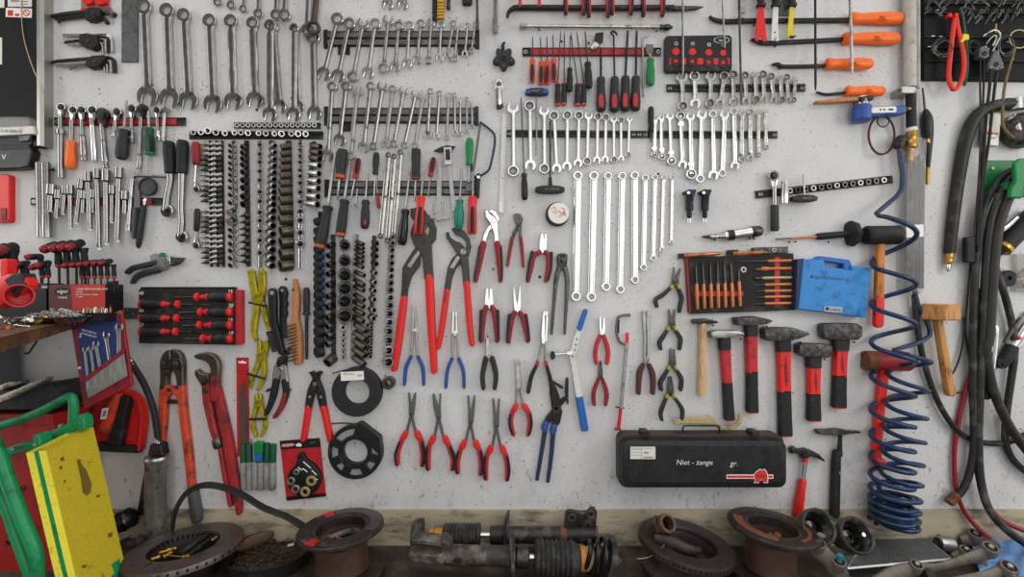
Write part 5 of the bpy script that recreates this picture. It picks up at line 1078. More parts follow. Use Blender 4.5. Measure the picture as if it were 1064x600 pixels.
def pry(pts,w,hx,hy,hx1,hw,label,ew=None):
    o = tag(empty('pry_bar',W(hx,hy,4)),label,'pry bar')
    mb = MB(); mb.strip(pts,w,6,16,3,1,bx=.3); mb.build('bar','black_oxide',o)
    L = hx1-hx
    mb = MB(); mb.lathe((hx,hy,18),(hx1,hy+.2,18),[(0,hw*.42),(.04,hw*.5),(.1,hw*.47),(.2,hw*.38),(.4,hw*.44),(.7,hw*.5),(.95,hw*.44),(1,hw*.3)],16,.8); h = mb.build('orange_handle','orange',o)
    for q in (-.45,.45):
        text(h,'Beta' if q < 0 else 'TOOLS',hx+L*.62,hy+q*hw*.24,hw*.16,18+hw*3.2*.42,'ink_black',2)
    return o
pry([(738.2,16.6),(743,19.4),(754,21.4),(780,20.6),(830,20.4),(886,20)],[2,3.4,4.4,4.4,4.6,4.6],883.6,19,937.4,13,'pry bar with orange handle, topmost and longest of the level bars')
pry([(782,40.4),(787,41.6),(796,44),(830,42.4),(880,40)],[2,3.4,4,4.2,4.2],876.6,40,933.6,13,'pry bar with orange handle, second level bar from the top')
pry([(803.6,66.2),(809,66),(816,68.4),(850,67.8),(862,67.6)],[1.6,3.6,3.4,3.4,3.2],858.6,66.4,906,12,'pry bar with orange handle, third level bar from the top')
pry([(849.6,95.2),(858,97.4),(868,97),(882,95.4)],[1,2,2.6,2.4],879.4,94.6,918.4,11,'short pick bar with orange handle just above the blue air tool')
# scrapers hanging from the top
def scr(x,blade,m,label,detail):
    o = tag(empty('scraper',W(x,38,20)),label,'scraper')
    mb = MB(); mb.lathe((x-.2,-40,26),(x+.4,7.4,26),[(0,4),(.82,4.2),(.84,3.4),(.93,3.4),(.95,4.9),(1,4.2)],14); mb.build('handle','black_plastic',o)
    mb = MB(); mb.poly(blade,24,28,.8); b_ = mb.build('scraper_blade',m,o)
    for nm_,mm,sh in detail:
        mb = MB(); shapes(mb,sh); mb.build(nm_,mm,b_)
scr(790.4,[(788.2,6),(793.4,6),(794.6,18),(797,42),(794,43.6),(791,37.4),(789.4,37.4),(787.6,43.2),(785,41),(786,24)],'bright_red','bright red forked scraper blade with black handle hanging from the top edge',[])
scr(805.8,[(803.6,7),(809,7),(808.6,25),(809.6,42),(806.8,42.8),(806.4,39.6),(804.8,39.6),(804,42.4),(801.4,41.6),(802.4,25)],'white_paint','white forked scraper with black handle between the red and the yellow one',[('rivet','black_oxide',[('R',805.2,33.6,.9,0,27.6,29,10,.3)])])
scr(822.6,[(821,7),(825,7),(824.2,36),(825,38),(818.6,38.8),(818.2,36)],'yellow','yellow scraper with black handle and black hooked tip',[('hook_tip','black_oxide',[('P',[(821,36.4),(824.6,37),(828.6,36.4),(825,39.4),(821.4,38.8)],24,31,.8)])])
for x,y in ((783.4,25.6),(805.4,47.4),(810.2,71)): nail(x,y,{783.4: 'under the topmost orange handled bar',805.4: 'under the second orange handled bar',810.2: 'under the third orange handled bar'}[x],16)
TH('steel_plate','small grey steel plate with two screws between white and yellow scrapers','plate',(814,16,0),[('plate','grey_steel',[('P',[(809.8,-20),(819.8,-20),(819.8,16.4),(809.8,16.4)],0,5,.6)])]+[('screw','steel',[('R',815.8,y,.9,0,4.6,6.4,10,.4)]) for y in (2,14)])
TH('steel_bracket','narrow folded steel bracket hanging from the top edge right of the thin rods','bracket',(772,17,4),[(None,'steel',[('P',[(769.8,-20),(774.6,-20),(774.6,13),(769.8,13)],6,12,.8),('P',[(769.4,14),(775.2,13.6),(773.6,17.4),(770,19),(768.6,18.6)],6,26,.8)])])
# blue air belt sander with loops
o = TH('belt_sander','blue compressed air belt sander with brown belt arm, beside the pipe','air tool',(895,126,4),[
    ('belt_arm','brush_wood',[('P',[(848.4,104.6),(870,102),(888,100.6),(904.6,99.4),(905,103),(888,104.6),(868,106),(850,106.8)],22,44,1.5)]),('arm_head','black_oxide',[('P',[(894,100.4),(907.6,98.6),(908,103.4),(902,105),(895,105.4)],14,50,1.4)]),
    ('steel_collar','chrome',[('L',(895.6,101,32),(895.4,112,32),[(0,5),(.3,5.8),(1,6)])]),('motor_body','blue_tool',[('L',(895.4,109.6,32),(895.2,126.6,32),[(0,7),(.1,8.4),(.9,8.4),(1,7)])]),
    ('handle','blue_tool',[('P',[(900,110.4),(930,109.4),(941,109),(943.4,112),(942.4,117),(936,119),(912,120.4),(900,122)],20,44,4)]),('lever','alu',[('P',rrect(905,110.4,932,117.6,2.4,-2),42,48,1.6)]),('air_inlet','brass',[('L',(942,113.4,32),(950.6,113.2,32),[(0,2.4),(.4,1.6),(.6,2),(1,1.2)])])])
lv = root_parts[o.name]['lever']
for x,w_ in ((915,1),(919,1),(926,2.6)):
    mb = MB(); mb.poly(rrect(x-w_,113,x+w_,114.8,.6),47.6,48.4,.2); mb.build('lever_print','ink_black',lv)
TH('abrasive_belt','dark red abrasive belt loop hanging below the blue air tool','belt',(915,160,8),[(None,'dark_maroon',[('T',[(916+13.4*math.sin(math.radians(a)),140.4-20*math.cos(math.radians(a)),18+6*math.cos(math.radians(a*2))) for a in range(0,361,15)],1.1,6)])])
TH('wire_ring','small dark wire ring hanging inside the red belt loop','ring',(918,131,8),[(None,'black_oxide',[('T',[(917.6+6*math.sin(math.radians(a)),126-6*math.cos(math.radians(a)),24) for a in range(0,361,18)],.6,6)])])
# air line
TH('air_pipe','vertical painted pipe with brass valve at the right, feeding the blue coiled hose','pipe',(946,168,0),[
    ('painted_pipe','pipe_paint',[('L',(944.6,-40,26),(945.6,91,26),[(0,5.8),(1,5.6)])]),('conduit','pipe_paint',[('L',(953.4,-40,12),(953.6,92,12),[(0,2.2),(1,2.2)])]),('pipe_clamp','steel',[('P',rrect(936.8,89.6,952,97,1.4),0,46,2)]),
    ('black_pipe','black_rubber',[('L',(946.2,96,26),(947,134,26),[(0,4.4),(1,4.4)])]),('white_ring','white_paint',[('L',(946.8,133,26),(947,136.6,26),[(0,5),(1,5)])]),
    ('brass_valve','brass',[('L',(947,136.4,26),(944.6,168,26),[(0,4.6),(.15,5.6),(.3,5),(.35,6),(.55,6),(.6,4),(.8,3.6),(.85,4.4),(1,3.6)]),('L',(947,147.6,28),(936,147,34),[(0,4),(1,4.6)])]),('elbow','black_oxide',[('T',[(941,146.6,34),(935.6,145.6,36),(933.6,150,38),(934,154,38)],[4.8,5,4.6,4.2],12)])])
# blue coiled hose: two interleaved spirals
def spiral(x0,x1,ys,dmid,da,ph0):
    pts = []
    n = 12
    for j in range(len(ys)-1):
        for i in range(n):
            t = i/n; a = 2*math.pi*t
            y = ys[j]+(ys[j+1]-ys[j])*t
            c = (x0[0]+(x1[0]-x0[0])*(y-ys[0])/(ys[-1]-ys[0])); h = (x0[1]+(x1[1]-x0[1])*(y-ys[0])/(ys[-1]-ys[0]))
            d = dmid+da*math.sin(a); q = kk(dmid)/kk(d); pts.append((CX+(c-h*math.cos(a)-CX)*q,CY+(y-CY)*q,d))
    return pts
hA = [(934,153,38),(936.6,172,38),(938,192,40),(931,205,46)]+spiral((929,18.4),(926,18),[222,279,321,361,396,431,457,480,498,512,522,530,537,543],70,56,0)
hB = [(950,300,24),(954,318,24),(963,335,26),(966,349,30),(950,358,34)]+spiral((946,17),(932,18),[364,393,423,448,472,494,512,525,535,543,549],66,50,0)
TH('coiled_hose','dark blue coiled air hose hanging in front of the red mallet at the right','hose',(934,153,38),[('hose_coil','hose_blue',[('T',hA,2.3,9,{'sub': 2})]),('return_coil','hose_blue',[('T',hB,2.2,9,{'sub': 2})])])
# bag with welding rods, blow gun
o = TH('rod_bag','clear plastic sleeve with grey welding rods and a white label below the brass valve','bag',(950,305,6),[
    ('sleeve','clear_tube',[('P',[(945,143),(955,140.6),(965,144),(963.6,175),(962.4,240),(961,300),(958.4,306),(942,304),(940.4,300),(939.8,220),(941,180)],4,40,6)]),('welding_rods','grey_steel',[('L',(944+i*2.6,160+(i*7) % 9,20+(i*5) % 9),(943+i*2.6,300,20+(i*3) % 8),[(0,1.1),(1,1.1)],6) for i in range(7)]),('label','label_white',[('P',[(941.6,234.4),(959.6,233.2),(960,246),(942,247.2)],39,40.8,.2)])])
TH('blow_gun','black blow gun with thin nozzle and brass end behind the plastic sleeve','air tool',(963,195,6),[
    ('nozzle','gunmetal',[('L',(958.6,91.4,12),(961.6,118,12),[(0,.8),(1,1.2)],8)]),('gun_body','black_plastic',[('T',[(961.4,114,14),(963,124,14),(964,142,14),(964.4,175,14)],[2,5,4.6,1.6],10)]),('brass_end','brass',[('L',(964,174,14),(963.4,192,14),[(0,1.4),(.1,2),(.8,2),(1,1.4)])]),('trigger','brass',[('R',966.6,146,3,0,16,26,14,2)])])
# ---- middle right: air bits, impact driver, tilted rail, screwdriver
for i,(x,mm,lab) in enumerate([(717,'dark_navy','left one of two short air connectors, with teal patches'),(733,'black_plastic','right one of two short air connectors, all black')]):
    o = TH('air_connector',lab,'connector',(x,231,4),[('connector_body','black_plastic',[('L',(x+.2,199,16),(x-.8,227,16),[(0,4.6),(.12,4.8),(.2,3.8),(.7,3.6),(.72,2.6),(.95,2.4),(1,1.8)])]),
        ('lever',mm,[('P',[(x-5.6,199),(x-1,196.6),(x+6.6,197),(x+6.6,199.4),(x+4.6,202),(x+4,208),(x+2.4,210),(x+2,202),(x-4.4,201.6)],8,32,2)]),('steel_tip','chrome',[('L',(x-2.2,226,16),(x-2.2,231,16),[(0,.7),(1,.5)]),('L',(x+.2,226,16),(x+.2,231,16),[(0,.7),(1,.5)])]),('knob','chrome',[('R',x-1.4,200.4,1.8,0,30,35,12)])]+([('teal_patch','teal_tool',[('P',[(x+2.2,202),(x+4.6,202),(x+3.8,213),(x+2.2,212)],10,28,1)])] if i == 0 else []))
TH('impact_driver','chrome hand impact driver lying level above the punch tray','impact driver',(762,248,4),[('driver_body','chrome',[('L',(752,245.6,18),(780,241.4,18),[(0,4.6),(.1,5),(.2,4.2),(.28,5),(.5,5.4),(.75,5.2),(1,5.8)],16)]),('end_cap','gunmetal',[('L',(779.6,241.4,18),(791.4,240,18),[(0,6),(.8,5.6),(1,4)],16)]),('chuck','satin_steel',[('L',(737,246.4,18),(752.6,245.4,18),[(0,2),(.15,3.2),(.4,3.2),(.5,2.4),(.8,2.6),(.9,3.6),(1,3.6)])]),('tip','black_oxide',[('L',(729.4,246.2,18),(738,246.2,18),[(0,.5),(.4,1.5),(1,2)])]),('black_band','black_oxide',[('L',(755.6,245,18),(761.6,244.2,18),[(0,5.3),(1,5.5)],16)])])
nail(742.6,249,'under the chuck of the chrome impact driver',20); nail(779,247.6,'under the thick end of the chrome impact driver, first',20); nail(783.4,247.4,'under the thick end of the chrome impact driver, second',20)
r_ = rail(785.4,202.4,927.8,186.2,'tilted black clip rail with empty clips, right of the middle',8,(5,),name='clip_rail')
f,L = axis((785.4,202.4),(927.8,186.2))
for i in range(13):
    c = f(36+i*8.2,0)
    mb = MB(); mb.ring(c[0],c[1],3,1.6,4,15,14,.8); mb.build('socket_clip','gunmetal' if i % 3 else 'steel',r_)
ratchet((804.6,182.4),5.8,(805,240.4),(4.6,),'chrome ratchet with black grip on the tilted rail',(.55,'charcoal',8.4,[(0,3.8),(.04,4.2),(.95,4.3),(1,3.4)]),d=14)
mb = MB(); sock_mesh(mb,(815.2,188.4,26),(815,212,26),3.9,.6,14,1); tag(mb.build('deep_socket',['chrome','socket_bore'],None,W(815,188,26)),'long chrome spark plug socket right of the ratchet on the tilted rail','socket')
o,g = t_handle((834.6,206.8),25,7.6,[(833.4,206),(832.6,182.4)],'T handle key with black grip on the tilted rail','black_plastic',sm='satin_steel',sr=1.0); text(g,'Hazet 4',836,206.6,2,24.3,'ink_grey',3); o.location.y -= .012
mb = MB(); mb.lathe((836.4,195,20),(835.4,184,20),[(0,.6),(1,.6)],6); tag(mb.build('thin_pin','steel',None,W(836,195,20)),'thin steel pin beside the shaft of the T handle key on the tilted rail','pin')
TH('impact_scraper','copper coloured chisel driver with black handle and round hand guard, lying level','chisel',(868,246,4),[('chisel_tip','grey_steel',[('P',[(806.6,247.8),(822,246.6),(824,249),(812,249.4),(807,248.8)],12,18,1)]),('copper_shaft','copper',[('L',(821,248,16),(851,246,16),[(0,1.1),(1,1.6)])]),('handle','black_rubber',[('L',(848.4,246,16),(885,243,16),[(0,3),(.1,3.7),(.8,3.3),(1,4.4)])]),('hand_guard','black_rubber',[('L',(881.4,243.2,20),(889.6,242.6,20),[(0,9),(.15,13),(.6,13.4),(.8,12),(1,8)],8)])])
nail(820,251,'under the copper chisel, left',18); nail(826.6,250.6,'under the copper chisel, right',18); nail(861,251,'under the black handle of the copper chisel',22)
# ---- punch tray
o = tag(empty('punch_tray',W(770,325,2)),'black foam tray with copper coloured punches standing and lying in it','tray')
mb = MB(); mb.poly([(712.6,268),(716,266),(719.6,326.6),(716.4,325)],2,18,.8); mb.build('red_edge','dark_red',o)
mb = MB(); mb.poly([(715,267.6),(824.6,263.4),(827,322.4),(718.4,326.4)],2,20,1.5); fo = mb.build('foam','black_foam',o)
for (a,c,e,g_) in ((721,303,772.4,308),(805,267.4,810.4,319.6)):
    mb = MB(); mb.poly(rrect(a,c,e,g_,1),19.2,20.6,.2); mb.build('red_slot','dust_red',fo)
mb = MB(); mb.ring(772.8,280.4,3.2,1.3,19.5,22,18,.6); mb.build('washer','steel',fo)
PG = 'punches in the black foam tray'
for i,(x,y0,y1,x1) in enumerate([(722.8,272.6,321.6,724.6),(730,273.4,321,732),(738,273.4,320.6,739),(745.2,273,320.4,746.4),(752.4,272.6,319.8,753.8),(759.2,272.6,319.4,761.4),(767.2,281.6,318.6,769)]):
    p = tag(empty('punch',W(x1,y1,20)),'%s upright copper coloured punch from the left in the foam tray' % th(i+1),'punch',PG)
    t = .46 if i != 6 else .3
    xm,ym = x+(x1-x)*t,y0+(y1-y0)*t
    mb = MB(); mb.lathe((x,y0,23),(xm,ym,23),[(0,.7+.05*i),(.8,.9+.05*i),(1,1.5)],8); mb.build('steel_tip','gunmetal',p)
    mb = MB(); mb.lathe((xm,ym,23),(x1,y1,23),[(0,1.5),(.04,1.75),(.95,1.75),(1,1.3)],8); mb.build('copper_body','copper',p)
for i,(y,x0,t) in enumerate([(271.6,765.4,.56),(279.6,783,.28),(289.2,784,.2),(296.2,784.6,.26),(302.8,785,.25),(309,784.4,.26),(315.8,784.6,.26)]):
    p = tag(empty('punch',W(822,y,20)),'%s level copper coloured punch from the top in the foam tray' % th(i+1),'punch',PG)
    xm = x0+(822.6-x0)*t
    mb = MB()
    if i == 1: mb.poly([(x0,y+.4),(790,y-1.6),(798,y-2),(798,y+2.4),(790,y+2)],20,25,.8)
    else: mb.lathe((x0,y+.4,22.5),(xm,y,22.5),[(0,.5 if i != 2 else 1.8),(.7,.9 if i != 2 else 1.9),(1,1.5)],8)
    mb.build('steel_tip','gunmetal',p)
    mb = MB(); mb.lathe((xm-(4 if i == 1 else 0),y,22.5),(822.6,y-.6,22.5),[(0,1.4),(.04,2.6 if i == 1 else 1.7),(.18,2.4 if i == 1 else 1.7),(.3,1.6),(.96,1.6),(1,1.2)],8); mb.build('copper_body','dull_brass' if i == 2 else 'copper',p)
for (a,b_,lab,dk) in [(((710.4,266),(750,263.2)),((705.6,267),(710.6,266)),'copper punch lying on the top left edge of the foam tray',1),(((761.6,263.6),(797,262.2)),((756.6,263.4),(762,263.6)),'copper punch lying on the top right edge of the foam tray',0)]:
    p = tag(empty('punch',W(*a[0],14)),lab,'punch',PG)
    mb = MB(); mb.lathe((*a[0],22),(*a[1],22),[(0,1.9),(.85,1.9),(.88,1),(1,.6)],8); mb.build('copper_body','copper',p)
    mb = MB(); mb.poly([(b_[0][0],b_[0][1]-3.4),(a[0][0]+(38 if dk else 6),a[0][1]-4),(a[0][0]+(38 if dk else 6),a[0][1]-1.2),(b_[0][0],b_[0][1]+2)],6,18,1); mb.build('black_sleeve','black_oxide',p)
TH('grey_holder','dark grey steel block with a round dent on top of the foam tray','block',(801,262,2),[('block','forged',[('P',[(783,257.4),(819,256.4),(819.4,263.4),(783,264.4)],3,17,1.4)]),('round_dent','steel',[('R',804.6,260,2.6,1.2,16,19,14)])])
# blue case
o = tag(empty('blue_case',W(866,331,2)),'flat blue plastic case with handle and handwriting, beside the punch tray','case')
mb = MB(); mb.poly([(828.6,269.4),(836,268.6),(832,321),(826.8,322)],2,40,1.5); mb.build('dark_side','dark_navy',o)
mb = MB(); mb.poly([(835.2,269.4),(857,270.6),(857,277),(885,281),(885,276),(905.6,279),(899.8,330.4),(830,321.4)],2,44,2.5); fr_ = mb.build('case_front','case_blue',o)
mb = MB(); mb.poly([(848,270.2),(852.6,266.2),(883,270.2),(886,276.4),(885.4,281.6),(877,280),(877,274.6),(857,271.6),(856.6,274)],10,36,2.5); mb.build('handle','blue',o)
mb = MB(); mb.poly(rrect(856.4,318.8,875.4,324.6,1.6,3),43.6,44.8,.2); lb = mb.build('maker_label','alu',fr_)
mb = MB(); mb.ring(859.6,321,1.8,0,44.6,45.2,14,.1); mb.build('label_logo','ink_black',lb); text(lb,'Gedore',867.6,322,2.8,45,'ink_black',3)
text(fr_,'Kegelschleifer',858.6,288.6,4.4,44.3,'dark_navy',5,.3,bold=-.012)
# ---- hammers
def hammer(head,collar,grips,label,hm='forged',end='red',nibs=True,d=8,face=None):
    """grips: [(material, (x0,y0),(x1,y1), w0, w1)] from the head down"""
    o = tag(empty('hammer',W(*grips[-1][2],d)),label,'hammer')
    mb = MB(); mb.poly(head,d,d+(34 if len(collar) and collar[3] > 10 else 24),5,True); hd = mb.build('hammer_head',hm,o)
    if collar: 
        mb = MB(); mb.strip([(collar[0],collar[1]),(collar[0]+collar[4],collar[2])],[collar[3],collar[3]*.94],d+2,d+26,6,0,bx=.25); mb.build('collar','black_rubber',o)
    for i,(mm,a,b_,w0,w1) in enumerate(grips):
        mid = ((a[0]+b_[0])/2,(a[1]+b_[1])/2)
        mb = MB(); mb.strip([a,mid,b_],[w0,(w0+w1)/2*.97,w1],d+1,d+23,8,0,bx=.28); g = mb.build('handle' if i == 0 and mm != 'red' else ('red_shaft' if mm in ('red','bright_red') else 'grip'),mm,o)
        if mm in ('red','bright_red') and face:
            mb = MB(); mb.strip([(mid[0]-.6,a[1]+(b_[1]-a[1])*.15),(mid[0]-.4,mid[1]),(mid[0]+.2,a[1]+(b_[1]-a[1])*.85)],[1,3.2,1],d+20,d+23.8,.6); mb.build('shaft_dent','dark_red',g)
    if end:
        a,b_ = grips[-1][1],grips[-1][2]; f,L = axis(a,b_); w1 = grips[-1][4]
        mb = MB(); mb.strip([f(L-.3,0),f(L+1.2,0)],[w1*.97,w1*.9],d+2,d+22,7,0,bx=.28); mb.build('red_end',end,o)
    return o
hammer([(721,332.2),(735,331.4),(746.6,334.4),(747,336),(735,337.4),(721.4,336.8)],[],[('wood',(732,335),(731.4,412),6.4,8.4)],'smallest hammer, with plain wooden handle and thin black head',end=None)
hammer([(738.8,345.2),(746,343.6),(757,344),(766,343.4),(774,346.6),(773.6,348.6),(765,350.6),(757,352),(740.4,351.8)],(754.6,351,364,11.6,.6),[('red',(755.4,363),(757.6,399),10.6,9),('black_rubber',(757.6,398.4),(759.8,437),9.4,10.4)],'hammer with shiny steel head, red and black handle, second from the left','steel',face=None)
hammer([(765.2,330.4),(785,329),(800,332),(804.4,334),(798,337),(785,338.8),(766,338.4)],(782.4,338,350,12.4,.2),[('red',(782.6,349),(783.4,388),11.8,11),('black_rubber',(783.4,387),(783.8,429),11,12)],'hammer with slim dark wedge head, red and black handle, third from the left')
hammer([(795,342.4),(807,340.6),(825,341),(841,346),(842.6,348),(833,352),(820,355),(800,354.8),(795.6,352)],(816.2,354,366,14.4,.6),[('bright_red',(816.8,365),(817.4,408),13.4,12.6),('black_rubber',(817.4,407),(818.6,453.4),12.6,13.6)],'longest hammer, wide dark wedge head with red and black handle',face=1)
hammer([(831.4,359),(836,357.2),(861,358),(866,360),(865.6,369.6),(861,372.4),(837,371.4),(831.6,368)],(848.2,371,383,14.4,0),[('bright_red',(848.4,382),(848.2,411),13,12),('black_rubber',(848.2,410),(848.4,437.6),12.4,14)],'small club hammer with square dark head, between longest hammer and sledge',face=1)
hammer([(856.4,338),(860,336.4),(892,336.4),(897,340),(896.8,350),(892,353.8),(861,353.4),(856.6,350)],(876.4,353,365,16.4,-.2),[('bright_red',(876.4,364),(875.4,392),13.6,12.6),('black_rubber',(875.4,391),(874.6,424),12.6,14.4)],'heavy club hammer with the largest square dark head, below the blue case',face=1)
for x,y,w_ in ((741,337.6,'smallest hammer head'),(769.6,352,'shiny hammer head'),(793,339.6,'slim wedge hammer head'),(796.6,339,'slim wedge hammer head tip'),(831.6,355.4,'wide wedge hammer head'),(857,373,'small club hammer head'),(887.6,355,'heavy club hammer head')):
    nail(x,y,'under the '+w_,26)
# brass hook spanner on the case, black case
TH('hook_spanner','dull brass hook spanner lying on top of the long black case','hook spanner',(735,447,4),[(None,'dull_brass',[('P',[(701,436.4),(720,434.8),(738,433.4),(742,434.4),(746,440),(752,444),(759,443.6),(765.4,440.4),(768,436),(768.4,431.6),(770.6,430.4),(772,434),(770,441),(764,446),(755,448),(747,446),(741,441.6),(720,441),(701.6,441.4),(700.4,439)],20,28,1.6)])])
o = tag(empty('tool_case',W(730,508,2)),'long black steel case with white handwriting, hanging low on the wall','case')
mb = MB(); mb.poly(rrect(643.4,452,814.6,507,8),2,52,2); sh_ = mb.build('case_shell','case_brown',o)
mb = MB(); mb.poly(rrect(646.4,458.4,817.6,507.6,8),48,82,5,True); ld = mb.build('lid','case_black',o)
mb = MB(); mb.poly(rrect(653,463,812,502,5),81.6,83.4,1.4); mb.build('lid_panel','case_black',ld)
mb = MB(); mb.poly([(655,464.6),(681,464.6),(681,477.4),(655,477.4)],82.5,84.4,.2); lb = mb.build('paper_label','paper',ld)
for (a,c,e,g_) in ((656,467,666,467.5),(656,470,666,470.5),(656,473,666,473.5),(666.8,465,667.2,477),(669,470,674,471.6),(669,475,679,476.4),(656,466,679,466.3)):
    mb = MB(); mb.poly([(a,c),(e,c),(e,g_),(a,g_)],84.3,84.9,0); mb.build('label_print','ink_grey',lb)
text(ld,'Niet - zange',721.4,481,5.6,83.6,'ink_white',0,.2,bold=-.012); text(ld,'gr.',762.6,482,5.8,83.6,'ink_white',0,.2,bold=-.012)
mb = MB(); mb.poly([(755,493.6),(803.6,493.6),(803.6,497.8),(755,497.8)],83,84.2,.2); st_ = mb.build('white_stripe','ink_white',ld)
mb = MB(); mb.poly([(755.6,494.4),(803,494.4),(803,497),(755.6,497)],84,84.8,.2); mb.build('red_stripe','ink_red',st_)
lg = [(784,497),(784,493.4),(786,490.8),(788.4,489.4),(790,488.2),(791.8,489.4),(794,488.2),(796,490.2),(797.4,493.4),(797.4,501.6),(793,501.6),(792.2,499),(790,499),(789,501.6),(784,501.6),(785,499)]
mb = MB(); mb.poly([(x+(x-790.6)*.1,y+(y-495)*.1) for x,y in lg],84.2,85,.2); mb.build('logo_rim','ink_white',ld)
mb = MB(); mb.poly(lg,84.8,85.8,.2); lo = mb.build('red_logo','ink_red',ld); text(lo,'WURTH',790.8,495.2,1.8,86,'ink_black',0,0,sx=1.1)
for x in (671,785):
    mb = MB(); mb.poly(rrect(x-4,448.6,x+4,454,1),24,62,1.4); mb.build('latch','black_oxide',o)
mb = MB(); mb.tube([(709.6,452,30),(709.4,444.6,34),(711,442.6,38),(746,442.6,38),(747.4,444.6,34),(747.6,452,30)],.9,8,smooth=False); mb.build('wire_handle','black_oxide',o)
mb = MB(); mb.poly([(703,450.6),(754,450.6),(754,452.6),(703,452.6)],10,40,.8); mb.build('handle_plate','black_oxide',o)
# welding hammer, claw hammer
TH('chipping_hammer','dark chipping hammer with thin pointed head and black tube handle','hammer',(872,535,6),[('hammer_head','forged',[('P',[(850,447.6),(862,447.4),(872,446.4),(884,448.6),(895.6,449.4),(895,450.8),(884,451.6),(876,453),(866,453),(851,452)],10,30,3)]),('neck','black_oxide',[('L',(873,452,20),(872,474,20),[(0,2.2),(.2,1.9),(1,3)])]),('handle','black_rubber',[('S',[(872,472),(871,490),(869.6,536)],[6.4,7.4,8],10,30,6,1)]),('rivet','steel',[('R',873.4,492,1.4,0,28,32,12,.6)])])
TH('claw_hammer','small claw hammer with red grip and chrome shaft hanging low at the right','hammer',(828,538,6),[('hammer_head','black_oxide',[('P',[(822.6,466.4),(827,465.2),(828.6,467.4),(834,468),(838,467),(845,469),(852,473),(858,479.6),(857,480.6),(850,477),(843,474.8),(840,477),(834.6,477),(833,472.6),(828,472),(823,472)],8,26,3)]),('chrome_shaft','chrome',[('L',(836.6,478,16),(834,500,16),[(0,2.4),(1,2.2)])]),('red_collar','bright_red',[('L',(836.8,475.6,16),(836.4,480,16),[(0,2.8),(1,2.8)])]),('red_grip','bright_red',[('L',(834.2,498,16),(828,537.6,16),[(0,2.8),(.06,3.8),(.3,3.8),(.6,4.6),(.95,4.4),(1,3.2)])])])
# mallets
TH('rubber_mallet','black rubber mallet with orange wooden handle behind the blue coiled hose','mallet',(914,336,6),[('mallet_head','black_rubber',[('L',(898.4,244.6,30),(934.6,244.4,30),[(0,7.6),(.06,9.6),(.94,9.6),(1,7.6)],20)]),('handle','orange_wood',[('S',[(917,250),(914.6,336.6)],[7.6,9.2],22,38,6)]),('red_end','bright_red',[('S',[(915.6,312),(914.8,336.8)],[9.2,9.6],21.6,38.6,6)])])
TH('red_mallet','red mallet with red handle hanging behind the blue coiled hose','mallet',(911,483,4),[('mallet_head','dark_red',[('L',(904,375,16),(945,376,16),[(0,9.4),(.06,10),(.94,10),(1,8.6)],18)]),('dark_face','rust',[('L',(897.8,374.6,16),(907,375,16),[(0,9),(.2,9.8),(1,10)],18)]),('handle','bright_red',[('S',[(921,383),(916,430),(912.4,480)],[10,9,8.6],8,24,6)]),('end_knob','bright_red',[('L',(905.6,478.6,16),(918.4,481.6,16),[(0,3),(.2,5),(.8,4.6),(1,3)])])])
o = TH('wooden_mallet','wooden carpenter mallet with square head, right of the coiled hose','mallet',(990,411,4),[('handle','mallet_wood',[('S',[(977.4,331),(984,370),(990.6,409)],[6.6,7.6,8.4],24,46,7)])])
Mx = Matrix.Translation(W(977.6,324.4,42)) @ Matrix.Rotation(math.radians(22),4,'Z') @ Matrix.Rotation(math.radians(1),4,'Y')
mb = MB(); mb.wbox((-.042,-.034,-.026),(.042,.034,.026),Mx); h_ = mb.build('mallet_head','mallet_wood',o)
bv = h_.modifiers.new('bevel','BEVEL'); bv.width = .004; bv.segments = 2
# ================================================================= FAR RIGHT: black panel, hoist, hoses, air tools
b = tag(empty('key_panel',W(1020,83,0)),'black wall panel hung with metal keys and wire loops, top right corner','panel')
mb = MB(); mb.poly([(960,-60),(1130,-60),(1130,84.6),(960,82.6)],0,14,1); pn = mb.build('panel_board','panel_black',b)
for y in (3,13,38,49,63):
    mb = MB(); mb.poly([(962,y),(1120,y+.6),(1120,y+1.4),(962,y+.8)],13.5,22,.4); mb.build('hook_rail','black_oxide',b)
for i,(x,y) in enumerate([(964,10),(972,10),(968,37),(976,37.4),(964,48),(1006,44),(1012,44.6),(1046,43),(1050,61)]):
    mb = MB(); mb.poly([(x,y),(x+3.4,y),(x+3.4,y+.8),(x,y+.8)],13.6,14.6,0); mb.build('white_mark','ink_white',pn)
rr = random.Random(5)
n = 0
for row in range(3):
    for i in range(15 if row < 2 else 6):
        x = 966+i*7.4+rr.uniform(-2,2) if row < 2 else 1010+i*9; y = (1,11,17)[row]+rr.uniform(-2,2)
        if row == 1 and 985 < x < 1004: continue
        L_ = rr.uniform(5,9); a = rr.uniform(.5,1.1); s_ = 1 if rr.random() < .8 else -1
        mb = MB(); e = (x-s_*L_*math.cos(a),y+L_*math.sin(a)); dd = 24+rr.uniform(0,14)
        mb.strip([(x,y),e],[1.6,1.9],dd,dd+3,.7); mb.ring(x+s_*.6,y-1,1.9,.9,dd-1,dd+3,12,.5)
        n += 1
        tag(mb.build('metal_key',('grey_steel','gunmetal','dark_key')[n % 3],None,W(x,y,dd)),'%s metal key from the left in the %s row on the black corner panel' % (th(i+1),('upper','middle','lower')[row]),'key','metal keys on the panel, '+('upper','middle','lower')[row]+' row')
def loops(cx,cy,r,n_,m,label,d0=18,ry=1.1,name='wire_loops',wr=.55,dx=1.2):
    mb = MB()
    pts = []
    for j in range(n_*16+1):
        a = 2*math.pi*j/16
        pts.append((cx+dx*j/16+r*(1+.06*math.sin(j*.7))*math.sin(a),cy+r*ry*(1-math.cos(a))*.5-r*.2+r*ry*.1*math.sin(j*.5),d0+j*.5))
    mb.tube(pts,wr,6,sub=2)
    return tag(mb.build(name,m,None,W(cx,cy,d0)),label,'wire')
